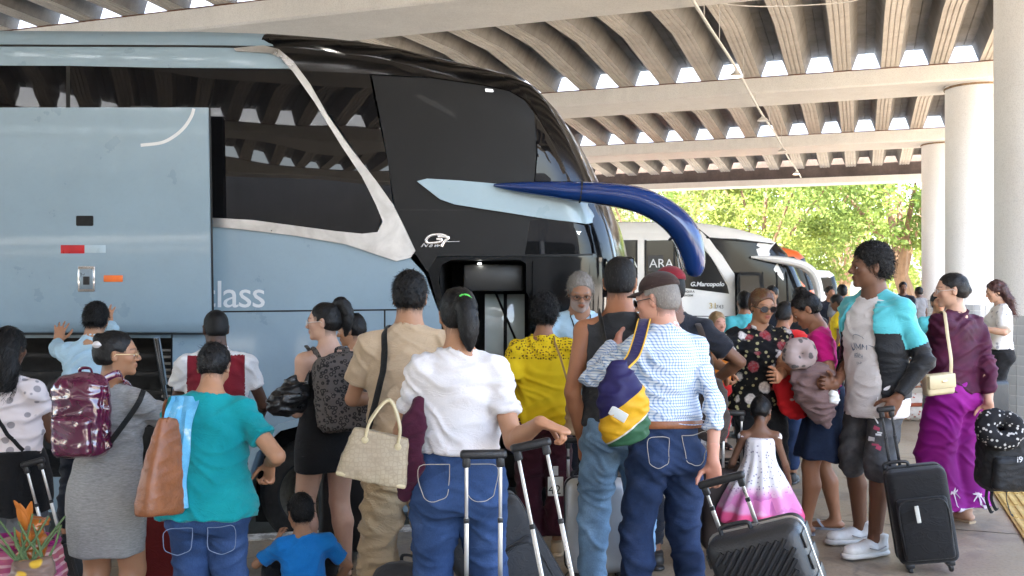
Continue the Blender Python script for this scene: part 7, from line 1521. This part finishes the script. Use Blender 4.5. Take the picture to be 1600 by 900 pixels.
sp_ = spline([c + Rm @ np.array((.01, -.01, .14)), W(988, 558, 4.05), W(997, 535, 4.13), W(1003, 513, 4.21), W(1006, 501, 4.29), W(1007, 499, 4.37)], 6)
strap(bag, sp_, M_NAVB, .020, (1.3, .2), up=(1, 0, 0))
for sx in (-.026, .026): strap(bag, [q + np.array((sx, -.003, 0)) for q in sp_], M_YELB, .006, (1., .5), 'strap_edge')
sh = Shape(); sh.ell(W(1116, 640, 5.12), (.075, .06, .17), None, 0); sh.ell(W(1112, 660, 5.12), (.09, .06, .11), None, .04); o = solid('shoulder_bag', sh, fabric('dark_brown_nylon', (.05, .035, .028)), .01, .008); tag(o, 'dark brown bag showing at the right side of the elderly man', 'bag'); strap(o, spline([W(1116, 600, 5.12), W(1108, 560, 5.15), W(1096, 520, 5.2), W(1090, 506, 5.3), W(1090, 510, 5.42)], 5), fabric('dark_brown_nylon', (0, 0, 0)), .014)
# 19 bundle carried by the woman in pink
sh = Shape(); sh.loft([(-.22, .012, .012, 0, .05), (-.16, .06, .05, 0, .03), (-.02, .125, .09), (.10, .13, .09, 0, -.01), (.16, .07, .06)], W(1274, 612, 5.62), rotm(0, R(-4), R(-10)), 0); o = solid('cloth_bag', sh, fabric('mauve_cloth', (.21, .135, .13)), .009, .012, 6); tag(o, 'mauve cloth bag held against the pink t-shirt', 'bag')
sh = Shape()
for k in range(10):
    a, b = [R(-60 + 300 * q / 10) for q in (k, k + 1)]; cc = W(1248, 553, 5.58); f = lambda t: cc + np.array((.055 * math.cos(t), -.02, .055 * math.sin(t))); sh.cone(f(a), f(b), .042, .042, .02)
o = solid('neck_pillow', sh, pattern('grey_print_pillow', lambda t: t.mix(t.ramp(vor(t, 22).outputs['Distance'], [(.3, 1.), (.38, 0.)]), (.34, .27, .26), (.10, .09, .09))), .009, .004); tag(o, 'greyish printed neck pillow in the arms of the pink t-shirt woman', 'neck pillow')
sh = Shape(); sh.loft([(-.19, .03, .03), (-.12, .10, .06), (.02, .12, .07), (.12, .07, .05)], W(1240, 608, 5.80), rotm(0, R(-12), 0), 0); o = solid('cloth_bag', sh, pattern('red_white_hearts', lambda t: t.mix(t.ramp(vor(t, 12).outputs['Distance'], [(.18, 1.), (.24, 0.)]), (.55, .015, .02), (.7, .62, .6))), .009, .008, 2); tag(o, 'bright red cloth bag below the mauve bag', 'bag')
sh = Shape(); sh.loft([(-.04, .012, .02), (0, .035, .012), (.045, .01, .02)], W(1304, 622, 5.35), rotm(R(20), R(-30), 0), 0); o = solid('paper_napkin', sh, plain('white_paper', (.7, .7, .68), .8), .005, .006); tag(o, 'crumpled white paper in the hand of the young man', 'paper')
# 22 cream bag and black backpack of the woman in purple
c = W(1466, 600, 5.82); Rm = rotm(0, R(-4), R(16)); sh = Shape(); sh.box(c, (.20, .065, .13), .018, Rm, 0); o = solid('shoulder_bag', sh, M_CREAM, .006); tag(o, 'small cream flap bag on the hip of the velvet top', 'bag'); attach(MB().box(c + Rm @ np.array((0, -.037, .018)), (.19, .012, .085), rot=Matrix(Rm.tolist()), bev=.006).build('flap', M_CREAM), o); attach(MB().box(c + Rm @ np.array((.01, -.046, .02)), (.035, .008, .015), rot=Matrix(Rm.tolist()), bev=.003).build('clasp', M_GOLD), o)
strap(o, [purple.world(q) for q in purple.snap([purple.loc_of(c + Rm @ np.array((.095, 0, .05))), purple.loc_of(W(1486, 560, 5.85)), purple.loc_of(W(1480, 520, 5.9)), purple.loc_of(W(1477, 490, 6.0)), (-.085, .03, 1.31)], .010)], M_CREAM, .009)
bp3, Rm = backpack('black backpack hanging from the hand of the woman in magenta trousers', W(1566, 715, 5.75), (.30, .19, .40), fabric('black_pack_nylon', (.011, .011, .012), rough=.6), 8, 4)
for dx, ln in ((-.10, .12), (-.07, .10), (.02, .14)): strap(bp3, [W(1566, 715, 5.75) + np.array(v) for v in spline([(dx, -.02, -.18), (dx - .015, -.04, -.24), (dx + .01, -.04, -.24 - ln * .6), (dx + .03, -.03, -.2 - ln)], 5)], M_STRAPB, .008, name='loose_strap')
sh = Shape(); cc = W(1562, 670, 5.62)
for k in range(12):
    a, b = [R(100 + 310 * q / 12) for q in (k, k + 1)]; f = lambda t: cc + np.array((.085 * math.cos(t), .02 * math.sin(t), .07 * math.sin(t))); sh.cone(f(a), f(b), .052, .052, .02)
o = solid('neck_pillow', sh, pattern('black_white_pillow', f_pillow), .008, .003); tag(o, 'black and white printed neck pillow strapped to the black backpack', 'neck pillow')
text_obj('pack_print', 'i9', .05, M_DECAL, bp3, Matrix.Translation((0.0, -.165, .21)) @ RX, .001)
# on the ground
x, y, z = base(1430, 10.9); sh = Shape(); sh.box((x, y, z + .155), (.44, .24, .30), .09, rotm(0, 0, R(15)), 0); o = solid('duffel_bag', sh, pattern('floral_duffel', f_duffel), .014, .008); tag(o, 'floral white and red duffel bag on the floor beyond the shorts', 'bag'); attach(MB().box((x, y - .02, z + .19), (.445, .24, .045), rot=Matrix.Rotation(R(15), 3, 'Z'), bev=.02).build('band', fabric('rust_band', (.38, .09, .04))), o); attach(MB().tube(spline([(x - .1, y - .1, z + .28), (x - .08, y - .12, z + .38), (x + .08, y - .12, z + .38), (x + .1, y - .1, z + .28)], 5), .012, 8).build('handle', M_LEATH), o)
x, y, z = base(28, 4.05); sh = Shape(); sh.loft([(0, .17, .13), (.15, .20, .15), (.45, .19, .14), (.66, .155, .11)], (x, y, z), rotm(0, 0, R(10)), 0, p=3.0); o = solid('striped_bag', sh, pattern('pink_striped', f_striped), .011, .008); tag(o, 'pink striped carrier bag full of flowers at the lower left corner', 'bag'); attach(MB().tube([(x + .165 * math.cos(a), y + .115 * math.sin(a), z + .665) for a in np.linspace(0, 2 * PI, 24, endpoint=False)], .012, 8, closed=True).build('rim', fabric('purple_rim', (.25, .01, .12))), o)
sh = Shape(); sh.ell(W(48, 905, 3.83), (.085, .05, .085), None, 0); sh.ell(W(68, 890, 3.84), (.045, .04, .06), None, .03); fb = solid('flower_bag', sh, pattern('clear_print_bag', lambda t: t.mix(t.ramp(vor(t, 14).outputs['Distance'], [(.3, 1.), (.4, 0.)]), (.20, .13, .10), t.ramp(vor(t, 14).outputs['Color'], [(.2, (.7, .18, .02)), (.6, (.62, .45, .05)), (.9, (.2, .02, .15))])), .35), .009, .012, 7); tag(fb, 'clear printed bag of orange and yellow flowers with green stems', 'flowers')
M_STEM = plain('green_stem', (.09, .14, .05), .6, var=.3); M_PETAL = plain('orange_petal', (.45, .13, .012), .6, var=.3)
for k in range(16):
    a = W(20 + 55 * random.random(), 880, 3.85); b = a + np.array((random.uniform(-.16, .14), random.uniform(-.03, .08), random.uniform(.08, .19))); attach(MB().tube([a, (a + b) / 2 + np.array((random.uniform(-.02, .02), 0, 0)), b], [.006, .005, .004], 6).build('stem', M_STEM), fb)
for k in range(7):
    a = W(38 + 14 * random.random(), 815 + random.random() * 55, 3.9); m = MB(); d = np.array((random.uniform(-.3, .3), -.2, 1.)); m.tube(spline([a, a + d * .04, a + d * .09 + np.array((random.uniform(-.02, .02), 0, 0))], 3), [.004, .007, .009, .010, .009, .006, .002], 7, flat=(1.6, .5)); attach(m.build('petal', M_PETAL), fb)
sh = Shape(); sh.loft([(-.07, .05, .04), (0, .055, .045), (.06, .03, .03), (.11, .045, .02)], W(52, 848, 3.93), rotm(0, R(12), 0), 0); o = solid('plastic_bag', sh, plain('orange_film', (.42, .12, .015), .3, coat=.4, bump=.5, bscale=30), .007, .012, 5, freq=1.4); tag(o, 'crumpled orange plastic bag on top of the striped bag', 'plastic bag')
x, y, z = base(405, 4.75); sh = Shape(); sh.loft([(0, .17, .12), (.08, .16, .11), (.18, .09, .07, 0, .05), (.23, .04, .03, 0, .09)], (x, y, z), None, 0); o = solid('cloth_sack', sh, pattern('beige_sack', lambda t: t.ramp(t.noise(14, 5, .6), [(.3, (.27, .21, .17)), (.7, (.42, .34, .28))])), .01, .014, 3); tag(o, 'beige patterned sack beside the boy in blue', 'sack')
bpk, Rm = backpack('black and tan backpack standing on the ground by the khaki trousers', np.array(base(628, 4.32)) + np.array((0, 0, .20)), (.28, .18, .38), M_CHARC, -6, 5); strap(bpk, [np.array(base(640, 4.2)) + np.array(v) for v in spline([(-.07, 0, .33), (-.10, -.02, .2), (-.05, -.03, .08), (.03, -.02, .10)], 6)], plain('tan_canvas', (0, 0, 0)), .016)
x, y, z = base(772, 3.5); sh = Shape(); sh.ell((x, y, z + .32), (.13, .10, .24), None, 0); o = solid('black_bag', sh, fabric('black_shiny_nylon', (.010, .010, .011), rough=.45), .01, .010, 2); tag(o, 'rounded black bag behind the tall steel handle', 'bag')
sh = Shape(); sh.loft([(-.13, .045, .05), (-.07, .085, .07), (.03, .07, .06), (.09, .02, .02)], W(930, 738, 5.02), rotm(0, R(5), 0), 0); o = solid('plastic_bag', sh, plain('black_plastic_film', (.012, .012, .013), .18, coat=.6, bump=.5, bscale=30), .007, .012, 9, freq=1.5); tag(o, 'crumpled black plastic bag tied to the silver suitcase', 'plastic bag')
